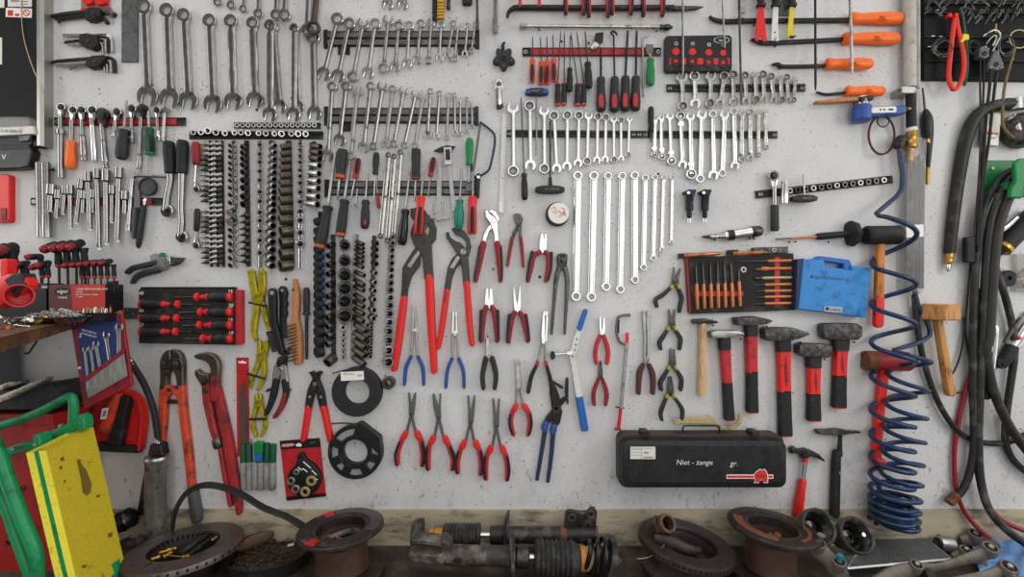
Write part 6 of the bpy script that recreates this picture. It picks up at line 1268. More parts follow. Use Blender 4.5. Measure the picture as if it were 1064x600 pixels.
loops(976,43,9,5,'gunmetal','bundle of dark wire rings left of the red loop on the black panel',ry=1.9)
loops(1008,44,6,4,'black_oxide','bundle of black wire rings right of the yellow tag',ry=2.2)
loops(1043,40,8,3,'gunmetal','wide dark wire rings behind the grey hoist on the black panel',ry=2.3)
TH('red_cable_loop','bright red cable loop hanging on the black panel','cable',(992,20,30),[(None,'cable_red',[('T',[(992.6,17,40),(990.4,30,42),(987.4,55,44),(985.6,78,44),(988,89,44),(991,93,44),(996,89.6,44),(1000.4,78,44),(1001.4,62,44),(998.4,44,42),(994.6,28,42),(993,17,40)],2.1,9)])])
TH('green_cable','dark green cable hanging beside the red loop','cable',(998,9,30),[(None,'dark_green',[('T',[(998,8,36),(1000.6,22,38),(1003,45,40),(1004.4,68,40),(1002,89,40)],[1.4,1.6,1.8,1.8,1.4],8)])])
for x,mm,w_ in ((988,'cable_red','left'),(994.6,'cable_red','right')):
    TH('red_plug','small red plug on top of the red cable loop, '+w_+' one','plug',(x,15,30),[(None,mm,[('P',rrect(x-2,13.4,x+2,17.6,1),34,48,1.4)])])
TH('yellow_tag','bright yellow tag clipped on the green cable','tag',(1003,40,38),[(None,'yellow',[('P',[(1001.4,35),(1007,35.6),(1007.4,41),(1003.4,41.4),(1000.6,44),(998.4,43),(1000.4,40)],42,50,1)])])
o = tag(empty('pulley_hoist',W(1035,72,20)),'grey rope pulley hoist hanging from silver hooks on the black panel','hoist')
for pts in ([(1021,38,40),(1027,34,40),(1033,31.4,42),(1037.4,33,42),(1039,38,42),(1034,48,42),(1031,54,40)],[(1024,46,38),(1029,40,38),(1033.6,37,40),(1035,40,40),(1031,48,40)]):
    mb = MB(); mb.tube(pts,.85,8); mb.build('steel_hook','satin_steel',o)
mb = MB(); mb.strip([(1035.4,25,),(1034.8,33)],[1.6,1.6],36,42,.6); mb.build('hang_nail','brass',o)
for pl,c in (([(1019,49),(1025,46.6),(1029,50),(1028,59),(1024,61),(1018,59)],(1023.6,55)),([(1034,52),(1038,52),(1043.6,66),(1044,71),(1036,73),(1028,71),(1027.6,66)],(1036,66.4))):
    mb = MB(); mb.poly(pl,30,52,3); blk = mb.build('pulley_block','charcoal_light',o)
    mb = MB(); mb.ring(c[0],c[1],2.4,1.1,51,55,16,.8); mb.build('pulley_bolt','black_oxide',blk)
    for q in pl[1:-1]:
        mb = MB(); mb.ring(c[0]+(q[0]-c[0])*.78,c[1]+(q[1]-c[1])*.78,.6,0,51.4,53,8,.3); mb.build('rivet','steel',blk)
for i,(p,mm,r) in enumerate([([(1018.6,60,40),(1018.4,90,40),(1019,130,38),(1017.4,180,36),(1014,225,34),(1011,262,34)],'hose_black',.9),([(1022.4,60,40),(1022,90,40),(1020.4,140,38),(1019.6,190,38),(1016,235,36),(1014,262,34)],'hose_black',.9),([(1030,71,44),(1028,92,44),(1025,120,42),(1021.6,170,42),(1017.6,220,40),(1015,255,40)],'rope_dark',1.3),([(1036.4,72,44),(1033.4,92,44),(1031,114,42),(1027,150,42),(1021,190,42),(1018,240,42),(1016,262,40)],'rope_dark',1.3)]):
    mb = MB(); mb.tube(p,r,7); mb.build('rope',mm,o)
mb = MB(); mb.poly(rrect(1005,246,1014,273,2),22,40,3); mb.build('rope_stop','black_rubber',o)
TH('wire_ring','tan wire ring with a long olive cable at the right edge of the black panel','cable',(1058,41,18),[('ring','dull_brass',[('T',[(1059+10*math.sin(math.radians(a)),40.6-9.4*math.cos(math.radians(a)),30) for a in range(0,361,20)],.7,7)]),('olive_cable','olive_cable',[('T',[(1054.6,49,34),(1051,62,36),(1046,80,40),(1042.6,100,44),(1041.4,120,46),(1043,132,46),(1049,140,46),(1058,145,46),(1072,148,46)],1.3,8)])])
# thick black hose with brass tip
TH('air_hose','thick black hose bending over from the right and ending in a brass coupling','hose',(986,282,10),[
    ('hose_body','hose_black',[('T',[(1100,103,40),(1064,107.6,36),(1040,109,32),(1021,115.4,28),(1009,130,24),(1001,157,20),(994.6,195,18),(990,230,18),(986.6,263,18)],[6.2,6.2,6,6,6,5.8,5.4,5.2,5],12)]),('clamp','alu',[('T',[(1055,102.4,36),(1055.6,114,36)],6.4,10,{'smooth': False})]),
    ('brass_coupling','brass',[('L',(986.6,262,18),(985.4,275,18),[(0,2.8),(.1,3.6),(.45,3.6),(.5,3),(.6,3.6),(.9,3.6),(1,2.6)],12)]),('steel_nipple','chrome',[('L',(985.4,274,18),(985,282.6,18),[(0,2),(.5,2.6),(.8,1.8),(1,1.4)],12)])])
# packet and regulator
o = TH('white_packet','white cardboard packet with red logo behind the ropes','packet',(1031,151,4),[('packet_body','label_white',[('P',[(1026.6,117),(1040.6,118),(1037.6,151.4),(1023.4,150.4)],4,26,1)]),('red_logo','ink_red',[('P',[(1026,137.6),(1028,135.4),(1029.4,136.4),(1031,135.6),(1031.6,140),(1029.6,140.2),(1028.6,139.2),(1027.4,140.2),(1026,140)],25.8,26.8,.2),('P',[(1031.4,138),(1037.6,138.4),(1037.5,139.6),(1031.4,139.2)],25.8,26.8,.2)])])
for y in range(119,130,2):
    mb = MB(); mb.poly([(1027.4,y),(1031,y+.2),(1031,y+1.1),(1027.4,y+.9)],25.8,26.6,0); mb.build('bar_print','ink_black',o)
text(o,'CLAMP',1030,143.4,2,26.6,'ink_grey',4)
TH('pressure_regulator','dark round pressure regulator with steel fittings at the right edge','regulator',(1056,152,4),[('regulator_body','forged',[('L',(1062,136,10),(1060,135,60),[(0,17),(.3,18),(.6,16),(.9,13),(1,10)],20)]),('fitting','steel',[('L',(1046,124,30),(1058,124.6,30),[(0,2),(.2,3.4),(.5,3.4),(.6,2.4),(.8,3.6),(1,3.2)],8),('L',(1053,130,34),(1054,119,34),[(0,2.4),(.6,2.4),(.7,1.6),(1,1.6)],8)]),('dial','label_white',[('R',1063,131,4.6,0,54,63,20)])])
# green hook with hoses over it
TH('hose_hook','green steel hose hook at the right edge, black hoses draped over it','hook',(1045,205,0),[('hook_plate','green_paint',[('P',rrect(1021,166.6,1075,204.6,3),0,8,1.5)]),('hook_arm','green_paint',[('P',[(1055,170),(1061,164.4),(1085,163),(1085,184),(1066,186),(1062,206),(1050,205),(1051,197),(1056,188)],80,92,3)]),('hook_bottom','green_paint',[('P',[(1046,189),(1075,187),(1075,194),(1046,197)],6,64,2)]),('bolt','steel',[('R',1032,175,2,0,7,12,6,.8)])])
def hose(pts,r,m,label,name='hose',extra=(),n=10):
    o = tag(empty(name,W(*pts[0])),label,'hose')
    mb = MB(); mb.tube(pts,r,n); mb.build('hose_body',m,o)
    for e in extra: mb = MB(); shapes(mb,e[2]); mb.build(e[0],e[1],o)
hose([(1066,176,36),(1050,178,36),(1034,192,34),(1021,222,30),(1014.6,265,30),(1011.4,330,30),(1011,400,30),(1012,455,30),(1009,485,28),(1001,508,26),(992,518,26)],3.4,'hose_grey','dark hose from the green hook ending in a ribbed brass nut',extra=[('brass_nut','rust',[('L',(994.6,514.6,26),(985,523,26),[(0,3.6),(.1,4.6),(.3,4.6),(.35,4.1),(.5,4.6),(.55,4.1),(.75,4.6),(.9,4.6),(1,3.4)],12)])])
hose([(1066,182,46),(1053,183,46),(1041,198,44),(1029,232,40),(1024,285,38),(1020.6,350,38),(1017.4,420,36),(1016.4,460,36),(1019,500,40),(1028,530,60),(1046,551,80),(1068,567,100)],3.7,'hose_grey','dark hose from the green hook running down to the blue cloth')
hose([(1068,186,56),(1058,188,56),(1047,208,54),(1036,245,50),(1031,300,48),(1028,350,48),(1025,365,46),(1031,402,42),(1046,438,42),(1062,462,42),(1085,490,42)],4.3,'hose_brown','thickest brownish hose from the green hook, sweeping out at the right edge')
hose([(1062,190,26),(1048,210,24),(1034,250,22),(1034,276,22),(1044,307,22),(1052,340,22),(1054,368,22),(1051,392,20),(1046,427,18),(1044.4,455,18),(1048,470,18),(1058,484,20),(1080,500,26)],3.2,'hose_grey','dark hose passing in front of the chrome air tools, curling out at the right')
hose([(1016,300,16),(1015.6,330,18),(1012.6,372,16),(1004,402,14),(996,438,12),(991.6,470,12),(993,505,14),(1001,530,22),(1016,549,40),(1030,560,60)],2.1,'hose_red','dark red hose from the bundle curving left down to the bench')
hose([(1016,440,22),(1013.4,470,22),(1016,495,22),(1024,520,26),(1040,540,40),(1062,551,60),(1080,556,70)],2.3,'hose_red','dark red hose running behind the dark hoses down to the blue cloth')
hose([(950,306,18),(953,340,18),(961,380,18),(973,414,18),(988,440,18),(1003,454,14),(1020,460,12),(1040,461,12),(1058,456,12),(1090,440,12)],2.8,'hose_grey','grey hose swinging in a wide arc from the plastic sleeve to the right edge')
hose([(1009,262,16),(1006,300,16),(1002.6,340,14),(997,372,14),(988,392,12),(983.6,399,12),(986,406,12),(996,408.6,12),(1004,403,12),(1008,385,12),(1004,352,12),(1001,330,12)],.9,'hose_black','thin black cord looping behind the wooden mallet handle',n=7)
# air tools at the far right
TH('air_grinder','black air tool with brass ring pointing down left, right edge','air tool',(1042,263,6),[('tool_body','black_rubber',[('L',(1076,222,30),(1041,258,26),[(0,9),(.1,9.6),(.8,8.6),(1,8.8)],16)]),('brass_ring','brass',[('L',(1042.6,256.4,26),(1039,260,26),[(0,8.8),(.3,9.2),(.8,9),(1,7.6)],16)]),('spindle','black_oxide',[('L',(1041,259,26),(1036.4,268.6,26),[(0,4),(.5,3),(.55,2),(1,2)])]),('lever','satin_steel',[('S',[(1058,226),(1047,236),(1036.6,242.4)],[3,3.6,4],46,52,1.4),('R',1037.4,243,2.4,1,44,54,12)])])
TH('black_disc','small black round disc hanging below the brass ringed air tool','disc',(1049,289,0),[(None,'black_rubber',[('R',1049.4,289.4,8.4,2,2,16,24,2)])])
TH('parts_bag','small clear bag of metal parts at the right edge','bag',(1062,302,2),[('bag_film','clear_bag',[('P',[(1056,264),(1080,263),(1080,304),(1055,303),(1057,285)],3,20,3)]),('metal_part','brass',[('L',(1060,296,10),(1072,294,10),[(0,4),(.5,5),(1,4)])]),('metal_part','gunmetal',[('L',(1058,288,10),(1068,280,10),[(0,2),(1,3)])])])
TH('air_ratchet','upright chrome air ratchet with black tail, between the hanging hoses','air tool',(1026,414,4),[('air_nipple','black_oxide',[('L',(1031,325.6,18),(1030,341,18),[(0,2),(.2,3),(.4,2),(.5,3.2),(1,3.6)],8)]),('tool_body','chrome',[('L',(1031.4,338,18),(1027.6,386,18),[(0,4.4),(.05,5.6),(.6,5.4),(.9,4.6),(1,4)],14)]),('lever','satin_steel',[('S',[(1035,341),(1035,352),(1033,374)],[2.4,3,2.6],26,36,2)]),('black_tail','black_rubber',[('L',(1027.6,384,18),(1022.8,415,18),[(0,4.2),(.15,4.6),(.2,3.4),(.6,3.8),(.95,4.4),(1,3)],14)])])
TH('air_ratchet','slanted chrome air ratchet with red dot and black end, right edge','air tool',(1042,383,4),[('tool_body','chrome',[('L',(1074,326,18),(1050,363,18),[(0,6),(.8,6),(1,5)],14)]),('red_dot','ink_red',[('R',1060,351.6,2,0,30,39,14,.6)]),('black_end','black_rubber',[('L',(1052,360,18),(1040.6,380,18),[(0,5.4),(.2,6),(.7,5.6),(1,4.6)],14)]),('square_drive','black_oxide',[('R',1042.4,378.4,5.4,2,12,30,16,2)]),('lever','gunmetal',[('S',[(1062,331),(1052,345),(1046,356)],[2,3,2],26,36,1.6)])])
# ================================================================= LOWER LEFT WALL
o = tag(empty('screwdriver_tray',W(196,359,2)),'black foam tray of red and black screwdrivers, left of the yellow pinch pliers','tray')
mb = MB(); mb.poly([(146,298.4),(244,298.4),(245,302),(145,303)],2,14,1); mb.build('back_sheet','black_plastic',o)
mb = MB(); mb.poly([(143.6,301),(245,301.4),(245.4,358.8),(144,357)],2,26,2); fo = mb.build('foam','black_foam',o)
mb = MB(); mb.poly([(244.6,301.4),(249.6,301.6),(250,358.4),(245,358.8)],2,28,1); mb.build('red_edge','red',o)
for s_,x,y in (('40',146.4,305),('30',146.2,322.8),('27',146.4,338),('25',239,303.4),('20',239.6,318),('15',239,332.6),('10',239.4,346.4)):
    text(fo,s_,x,y,3.8,26.2,'ink_white',0,.2)
def trsd(e,y,hb,collar,ball,tip,i,lab):
    s_ = 1 if tip > e else -1
    p = tag(empty('screwdriver',W(ball,y,26)),lab,'screwdriver','screwdrivers in the black foam tray')
    mb = MB(); mb.lathe((e+s_*2,y,28),(hb,y,28),[(0,3.8),(.05,4.8),(.6,5.2),(.9,4),(1,3.4)],14); mb.build('handle','black_rubber',p)
    mb = MB(); mb.lathe((e,y,28),(e+s_*4,y,28),[(0,3),(.3,4.4),(1,4.9)],14); mb.build('red_end','bright_red',p)
    mb = MB(); mb.lathe((hb-s_*.5,y,28),(hb+s_*9,y,28),[(0,3.2),(.3,3.8),(.5,2.6),(.8,2.8),(1,1.6)],14); mb.build('red_collar','red',p)
    mb = MB(); mb.lathe((ball-2.6,y,28),(ball+2.6,y,28),[(0,2),(.2,4),(.5,4.6),(.8,4),(1,2)],14); mb.build('red_ball','bright_red',p)
    mb = MB(); mb.lathe((hb+s_*8,y,28),(tip,y+.6,28),[(0,.9),(.9,.9),(1,.5)],8); mb.build('blade','gunmetal',p)
for i,(y,tip) in enumerate([(316.4,219),(330.8,212.4),(344.8,211.6)]):
    trsd(145,y,168,172,185-i*1.2,tip,i,('top','middle','bottom')[i]+' screwdriver with handle at the left in the foam tray')
for i,(y,ball,tip) in enumerate([(308.8,205,177.6),(324.4,208.4,185.4),(338,207.6,189),(351.8,211,191)]):
    trsd(241.6,y,217 if i < 2 else 221,218,ball,tip,i,('top','second','third','bottom')[i]+' screwdriver with handle at the right in the foam tray')
TH('steel_tab','small grey steel plate with holes left of the screwdriver tray','plate',(136,331,0),[('plate','grey_steel',[('P',[(128.6,320),(144,320),(144,331.6),(128.6,331.6)],0,4,.5)])]+[('rivet','steel',[('R',x,y,1,0,3.6,5.4,10,.3)]) for x,y in ((132,322.6),(137.4,325.8),(132,329))])
# yellow pinch pliers
def pinch(c,r,jl,jr,ll,lr,bar,label):
    o = tag(empty('pinch_pliers',W(*c,4)),label,'pliers')
    for pts,w in ((jl,None),(jr,None)):
        mb = MB(); mb.poly(pts,7,19,2.4); mb.build('jaw','olive_yellow',o)
    for pts,w in (ll,lr):
        mb = MB(); mb.strip(pts,w,7,18,3,1,bx=.3); mb.build('leg','olive_yellow',o)
    mb = MB(); mb.ring(c[0],c[1],r,0,14,22,22,1.4); pv = mb.build('pivot_disc','olive_yellow',o)
    mb = MB(); mb.ring(c[0],c[1],r*.55,r*.4,21,23.4,18,.5); mb.build('pivot_rim','olive_yellow',pv)
    mb = MB(); mb.lathe((*bar[0],20),(*bar[1],20),[(0,.9),(.02,1.2),(1,1.1)],8); mb.build('locking_bar','black_oxide',o)
pinch((267,310.4),6.6,[(256.6,282),(261,279.6),(263.4,282),(266.4,300),(268,312),(262,314),(259.4,300)],[(268,280.4),(271.6,279.4),(274.6,283),(275.4,300),(273,313),(265,312),(267.8,300)],
      ([(266.4,314),(263.6,335),(262.8,345),(265.4,354)],[6.4,6.4,5.6,3.4]),([(271.4,314),(275,330),(278.6,341),(281,344)],[5.6,5.4,4.4,3]),((258.4,314.4),(277.6,318.6)),'largest yellow pinch pliers, top of three')
pinch((270.6,370.6),5.2,[(266.4,356),(269.4,353.4),(270.6,356),(271,366),(270,373),(266.6,370)],[(273.6,354.4),(277.4,354.6),(278.4,360),(276,370),(271.6,374),(271.4,366)],
      ([(269,373),(264.4,385),(260.4,394),(258.4,403.4)],[5.4,5,4.6,3.4]),([(272.6,373),(273.6,386),(271.6,396),(267,405.6)],[5.4,5,4.6,3.4]),((256.8,388.6),(275.6,394)),'middle one of three yellow pinch pliers')
pinch((267.6,419.4),4.4,[(263.4,413),(266,409.2),(267.2,411),(267.4,421),(264,421)],[(268,411),(269.4,409.4),(271.6,413),(271.4,420),(268,421)],
      ([(265.6,421),(262.2,435),(261.8,444),(265,454)],[4.6,4.6,4.4,3]),([(269.6,421),(273.4,435),(274.4,444),(270.8,454)],[4.6,4.6,4.4,3]),((259,436),(277,435.6)),'smallest yellow pinch pliers, lowest of three')
# brushes
o = tag(empty('wire_brush',W(282,305,4)),'black plastic handled wire brush crossing the yellow pinch pliers','brush')
mb = MB(); mb.strip([(282,303.6),(282.4,320),(283.4,335),(287,350),(291.6,366)],[9,8.4,7.4,8,7],20,34,4); hd_ = mb.build('handle','black_plastic',o)
mb = MB(); mb.ring(282.3,304.6,2.2,0,33,34.6,14,.2); mb.build('hang_hole','ink_grey',hd_)
mb = MB()
for j in range(9):
    y = 344+j*2.4; x = 284.6+j*.75
    for q in range(3): mb.tube([(x-q*.3,y+q*.6,26-q*3),(x-8,y+1.5+q*.6,24-q*5)],.55,4,smooth=False)
mb.build('bristles','grey_bristle',o)
o = tag(empty('wire_brush',W(293,299,4)),'black brush with wavy finger grip between black and wooden brush','brush')
mb = MB(); mb.strip([(292.6,301),(293.4,306),(293,311),(293.8,316),(293,321),(293.6,326),(292.6,332),(293,349)],[8,8.6,7,8.2,6.8,8,6,6.6],6,20,4); h_ = mb.build('handle','black_plastic',o)
mb = MB(); mb.ring(293,302,1.5,0,19,21,12,.2); mb.build('hang_hole','ink_grey',h_)
mb = MB()
for j in range(7): mb.tube([(292,337+j*2.2,14),(298.6,338.4+j*2.2,22)],.8,5,smooth=False)
mb.build('bristles','grey_bristle',o)
o = tag(empty('wire_brush',W(305,290,4)),'wooden handled wire brush with slanting bristles','brush')
mb = MB(); mb.strip([(305.4,291.4),(306.4,305),(306.4,320),(305.6,331),(306,345),(308,360),(308.4,376)],[4,7.4,7,7.4,12,10,9],8,26,5); h_ = mb.build('wooden_back','brush_wood',o)
mb = MB(); mb.ring(304.4,301.4,1.2,0,25,27,12,.2); mb.build('hang_hole','ink_black',h_)
mb = MB()
for j in range(11):
    for q in range(4):
        y = 336+j*3.6+q*.7; x = 308.6-q*2.4+j*.12
        mb.tube([(x,y,24),(x-4.2,y+2.6,40-q*1.5)],.5,4,smooth=False)
mb.build('bristles','wire_bristle',o)
driver((318.6,373.4),(318.4,327.4),(318.2,299),4,7,'plain black round file with plastic handle, right of the wooden brush','black_plastic','black_oxide',prof=[(0,4),(.06,4.2),(.1,3),(.3,3.2),(.9,3.5),(1,2.2)],sprof=[(0,1.5),(1,1.9)],name='file',category='file')
TH('tin_snips','tin snips with black and red curved handles below the brushes','snips',(290,378,6),[
    ('blade','gunmetal',[('P',[(300,361),(301.6,362.4),(296,374),(291,383),(287,381),(290,372)],8,18,2)]),('blade','black_oxide',[('P',[(298.4,372),(294,369),(288.6,372),(286,379),(291,386),(297,382)],6,14,2)]),
    ('snip_body','steel',[('P',[(284.6,380),(290,378.6),(296.6,380),(298.8,397),(292.6,397.6),(291,388),(288.6,397.6),(282,395.6)],8,17,1.6)]),('pivot_bolt','chrome',[('R',291,384,2.2,0,16,21,14)]),
    ('black_handle','black_rubber',[('S',[(285.6,396),(283.4,408),(280,420),(275.4,431)],[6.4,6.6,5.6,4],6,20,5),('P',[(282,406),(275.4,408.4),(276.6,405),(282,403)],7,18,2)]),('black_handle','black_rubber',[('S',[(294.6,397),(296,408),(293,420)],[6.4,6.6,5.6],6,19,5,2),('P',[(297,408),(301.6,406.4),(298,403)],7,18,2)]),('red_handle','dark_red',[('S',[(295.2,411),(291.4,423),(284.6,434)],[5.6,5.6,4],6.6,20.6,5)])])
TH('clamp_pliers','hose clamp pliers with black arms and bright red handles','pliers',(327,400,6),[
    ('jaw_head','black_oxide',[('P',[(320.4,387.4),(324,386),(327,388),(330.6,386),(334.4,387.4),(331.4,391.6),(330.4,396),(324.6,396),(323.4,391.6)],8,24,2)]),('arm','black_oxide',[('S',[(327.6,394),(322.6,408),(319.2,426)],[6,8,6.4],8,20,3,2)]),('arm','black_oxide',[('S',[(327.6,394),(332,408),(335.6,427)],[6,8,6.4],7,19,3,2)]),
    ('pivot_bolt','steel',[('R',326.6,399.6,2,0,18,22,12)]),('pivot_bolt','steel',[('R',321.4,413,1.4,0,18,22,12)]),('pivot_bolt','steel',[('R',333,413,1.4,0,18,22,12)]),('red_grip','bright_red',[('S',[(319.4,424.6),(314.4,457)],[6.6,6.2],6,21,5)]),('red_grip','bright_red',[('S',[(335.4,425),(342.4,458.6)],[6.6,6.2],6,21,5)])])
# tapes
o = tag(empty('tape_roll',W(370,433,0)),'flat black roll with white label, upper of two round rolls','roll')
mb = MB(); mb.ring(370,407.8,25.8,13.6,2,30,48,2); mb.build('tape_body','magnet_tape',o)
mb = MB(); mb.poly(rotp([(354,386.4),(378,386.4),(378,395.6),(354,395.6)],366,391,-3),29.4,30.8,.2); lb = mb.build('white_label','label_white',o)
text(lb,'GW 0,5 kg',362,389,1.8,31,'ink_black',-3); text(lb,'1800',373.4,390.6,2,31,'ink_black',-3)
mb = MB(); mb.tube([(345,388.6,14),(352,386.4,14),(362,384,14)],.6,6); mb.build('loose_end','magnet_tape',o)
o = tag(empty('weight_reel',W(368,498,0)),'black reel with grey windows and flat corner, lower of two round rolls','reel')
mb = MB(); mb.ring(368.6,470.4,27.6,13.4,2,24,48,2); mb.build('reel_body','bright_weight',o)
mb = MB(); mb.ring(368.6,470.4,28.2,24.2,2,30,48,1.5); mb.ring(368.6,470.4,17.6,13,2,30,40,1.5); mb.build('reel_rim','black_plastic',o)
for a in (155,205,60,115,18):
    c,s_ = math.cos(math.radians(a)),math.sin(math.radians(a)); n_ = (-s_,c)
    mb = MB(); mb.poly([(368.6+c*r+n_[0]*h,470.4+s_*r+n_[1]*h) for r,h in ((15,-4),(26,-4.6),(26,4.6),(15,4))],4,31,1.4); mb.build('spoke','black_plastic',o)
mb = MB(); mb.poly([(371,440),(375,439.8),(395,455),(396.4,474),(390,470),(380,458),(366,454)],4,32,2); mb.build('cover_plate','black_plastic',o)
mb = MB(); mb.tube([(344.6,440.6,12),(355,440,12),(364,440.4,14),(372,443,18)],.7,6); mb.build('loose_end','black_plastic',o)
# red file pack, pouch, ring key card
o = TH('file_pack','narrow red card holding a flat file, left of the yellow pinch pliers','pack',(251,474,0),[('red_card','red',[('P',[(245.4,372),(257.6,372),(258.6,474.6),(246.4,474.6)],2,6,.5)]),('file_blade','file_grey',[('P',[(251.2,398),(252.4,398),(255.2,412),(256,462),(249.4,462),(249,412)],5.5,11,.8)]),('hang_slot','ink_white',[('P',[(247.6,375.4),(250,376),(252,374.6),(254,376.4),(256,376),(255.6,378),(248,377.6)],5.6,6.6,.1)]),('card_fold','dark_red',[('P',[(245.6,385),(257.8,385),(257.8,385.8),(245.6,385.8)],5.8,6.4,.1)])])
TH('collet_pouch','grey and dark green plastic pouch with upright sticks, below the smallest yellow pliers','pouch',(268,509,0),[('grey_pockets','pouch_grey',[('T',[(253+i*6,481,8),(253.4+i*5.9,508.4+(i % 2)*.6,8)],3.2,10,.8,{'smooth': False}) if False else ('L',(253+i*6.1,480,8),(253.6+i*5.9,508.4+(i % 2),8),[(0,3),(.05,3.3),(.95,3.3),(1,2.8)],10) for i in range(6)]),('green_top','dark_green',[('L',(252.6+i*6.3,460.6+(i in (0,5))*1.2,8),(253+i*6.1,481,8),[(0,2.6),(.08,3.1),(1,3.1)],10) for i in range(6) if i != 2]),('green_case','green',[('P',rrect(263.4,460,272.4,472,.8),6,22,1.4)]),('blue_case','blue',[('P',rrect(263.8,471.6,271.4,480,.8),6,20,1.4)]),('stick','steel',[('L',(260.6,456.4,10),(260.8,470,10),[(0,.8),(1,.8)])])])
o = TH('socket_card','red and black blister card with a black ring of spoke keys','card',(315,520,0),[('card_sheet','red',[('P',[(290.6,458.6),(332,455.6),(338.6,516),(297.6,520.6)],2,5,.4)]),('card_header','black_plastic',[('P',[(290.6,458.6),(332,455.6),(333,464.6),(291.6,467.8)],4.6,6,.2)]),('card_footer','black_plastic',[('P',[(297.2,516.6),(338.4,512.6),(338.8,516.2),(297.6,520.8)],4.6,6,.2)]),('logo_patch','dust_red',[('P',[(293.4,461.8),(305,460.4),(303.4,464.4),(292.4,465.4)],5.8,6.6,.1)]),('ring_tool','black_plastic',[('P',cat([(309,473),(311.6,470.8),(315,471.6),(318.6,478),(327,484),(333,494),(332.6,503),(327,512),(318,516.6),(309,515.4),(301,509),(298,500),(300.6,491),(307,483),(309,473)],4),5,17,3,True)])])
rt = root_parts[o.name]['ring_tool']
for x,y,r in ((301.8,500.6,4.2),(306.6,509,4.4),(316.6,511.8,5.2),(323,500.4,5.4),(307.6,491.2,3.2)):
    mb = MB(); mb.ring(x,y,r,r*.5,15,23,18,1.4); mb.build('key_ring','dull_brass' if r > 5 else 'steel',rt)
for i,(x0,y0,x1,y1) in enumerate([(310,486,314,489),(314.6,487,319.6,491),(315,480,323,487),(324,489,329,494),(323,495,330,499)]):
    mb = MB(); mb.tube([(x0,y0,17),(x1,y1,17)],.5,5,smooth=False); mb.build('white_print','ink_white',rt)
hdr = root_parts[o.name]['card_header']; text(hdr,'HOZAN',298.8,463,2.6,6.8,'ink_white',-5,.3); text(hdr,'6 IN 1',325,460.4,1.8,6.3,'ink_grey',-4)
mb = MB(); mb.poly([(307,462.4),(310.6,460.6),(313.4,462),(313,464.4),(308,464.2)],5.8,6.8,.1); mb.build('hang_slot','ink_white',hdr)
# bolt cutter, pipe wrench, grease gun
TH('bolt_cutter','large bolt cutters with worn orange handles and dark steel jaws','bolt cutters',(178,540,4),[
    ('jaw','impact_brown',[('P',[(176.4,364),(177,372),(177,382),(173.4,390),(172.8,402),(165.6,402),(165.4,376),(168,368.6),(172,364.8)],8,26,3)]),('jaw','impact_brown',[('P',[(178,364),(178,382),(182,392),(183.4,402),(189.8,402),(189.8,377),(187.4,368.6),(183,364.6)],8,26,3)]),
    ('jaw_plate','gunmetal',[('P',rrect(166,373,189,384,4),24,33,2)]),('plate_bolt','forged',[('R',168.8,378.4,2.8,0,32,38,8)]),('plate_bolt','forged',[('R',181.4,378.4,2.8,0,32,38,8)]),
    ('handle','worn_orange_red',[('P',[(164.6,400),(173,400),(178,404),(178,409),(174,412),(171.6,418),(170.6,440),(166.4,480),(160,480),(163,440),(164.2,420)],6,26,4)]),('handle','worn_orange_red',[('P',[(190,400),(183,400),(177.6,404),(177.6,409),(182,412),(184,418),(186,440),(191,480),(194,512),(200.6,512),(197,470),(192,430),(190.6,415)],6,26,4)]),
    ('cross_bar','gunmetal',[('P',[(171.4,416),(185,416),(185,420),(171.4,420)],8,18,1)]),('handle_bolt','gunmetal',[('R',167.8,402.6,2.2,0,25,30,12)]),('handle_bolt','gunmetal',[('R',175,405.6,2.2,0,25,30,12)]),('handle_bolt','gunmetal',[('R',183,402.6,2.2,0,25,30,12)]),('rubber_end','grey_steel',[('S',[(197,509),(202,541)],[8.4,10.4],5,30,7)])])
TH('pipe_wrench','large worn red pipe wrench with curved upper jaw','pipe wrench',(215,400,4),[
    ('hook_jaw','impact_brown',[('P',cat([(200.8,370),(206,367.8),(214,367),(222,370),(227,378),(226.6,392),(225.6,404),(225,414)],3)+cat([(219,414),(218,404),(217.6,394),(218,386),(216,379),(210,374.8),(204,373.6),(201,371.6)],3),16,34,4)]),('hook_shank','worn_red',[('P',[(217.6,392),(226.4,390),(225.6,412),(224,417.6),(220.4,418.8),(218.4,416)],15,35,3)]),
    ('lower_jaw','impact_brown',[('P',[(201.4,386),(204.6,384.4),(208,388),(216,389.6),(217,396),(209,402),(205,396),(201.6,390)],8,26,4)]),
    ('handle','worn_red',[('P',[(208.4,403),(216.6,396),(217.6,404),(218.6,420),(223.6,446),(227.6,458),(220.6,459),(216,446),(210,420)],8,28,4)]),('handle','worn_red',[('S',[(223.6,404),(228,425),(234,452),(240,490),(245.4,520),(247,534)],[8,9.4,10,9.6,7.6,5.4],6,24,5)]),('knurled_nut','gunmetal',[('L',(225,456,18),(227.2,466,18),[(0,4.2),(.2,4.8),(.8,4.8),(1,4)],14)]),('handle_tail','worn_red',[('S',[(227.4,465),(232.6,495),(238.4,526)],[4.6,5,4.4],10,24,4)]),('pivot_bolt','gunmetal',[('R',212.6,406.6,3,0,27,32,14)])])
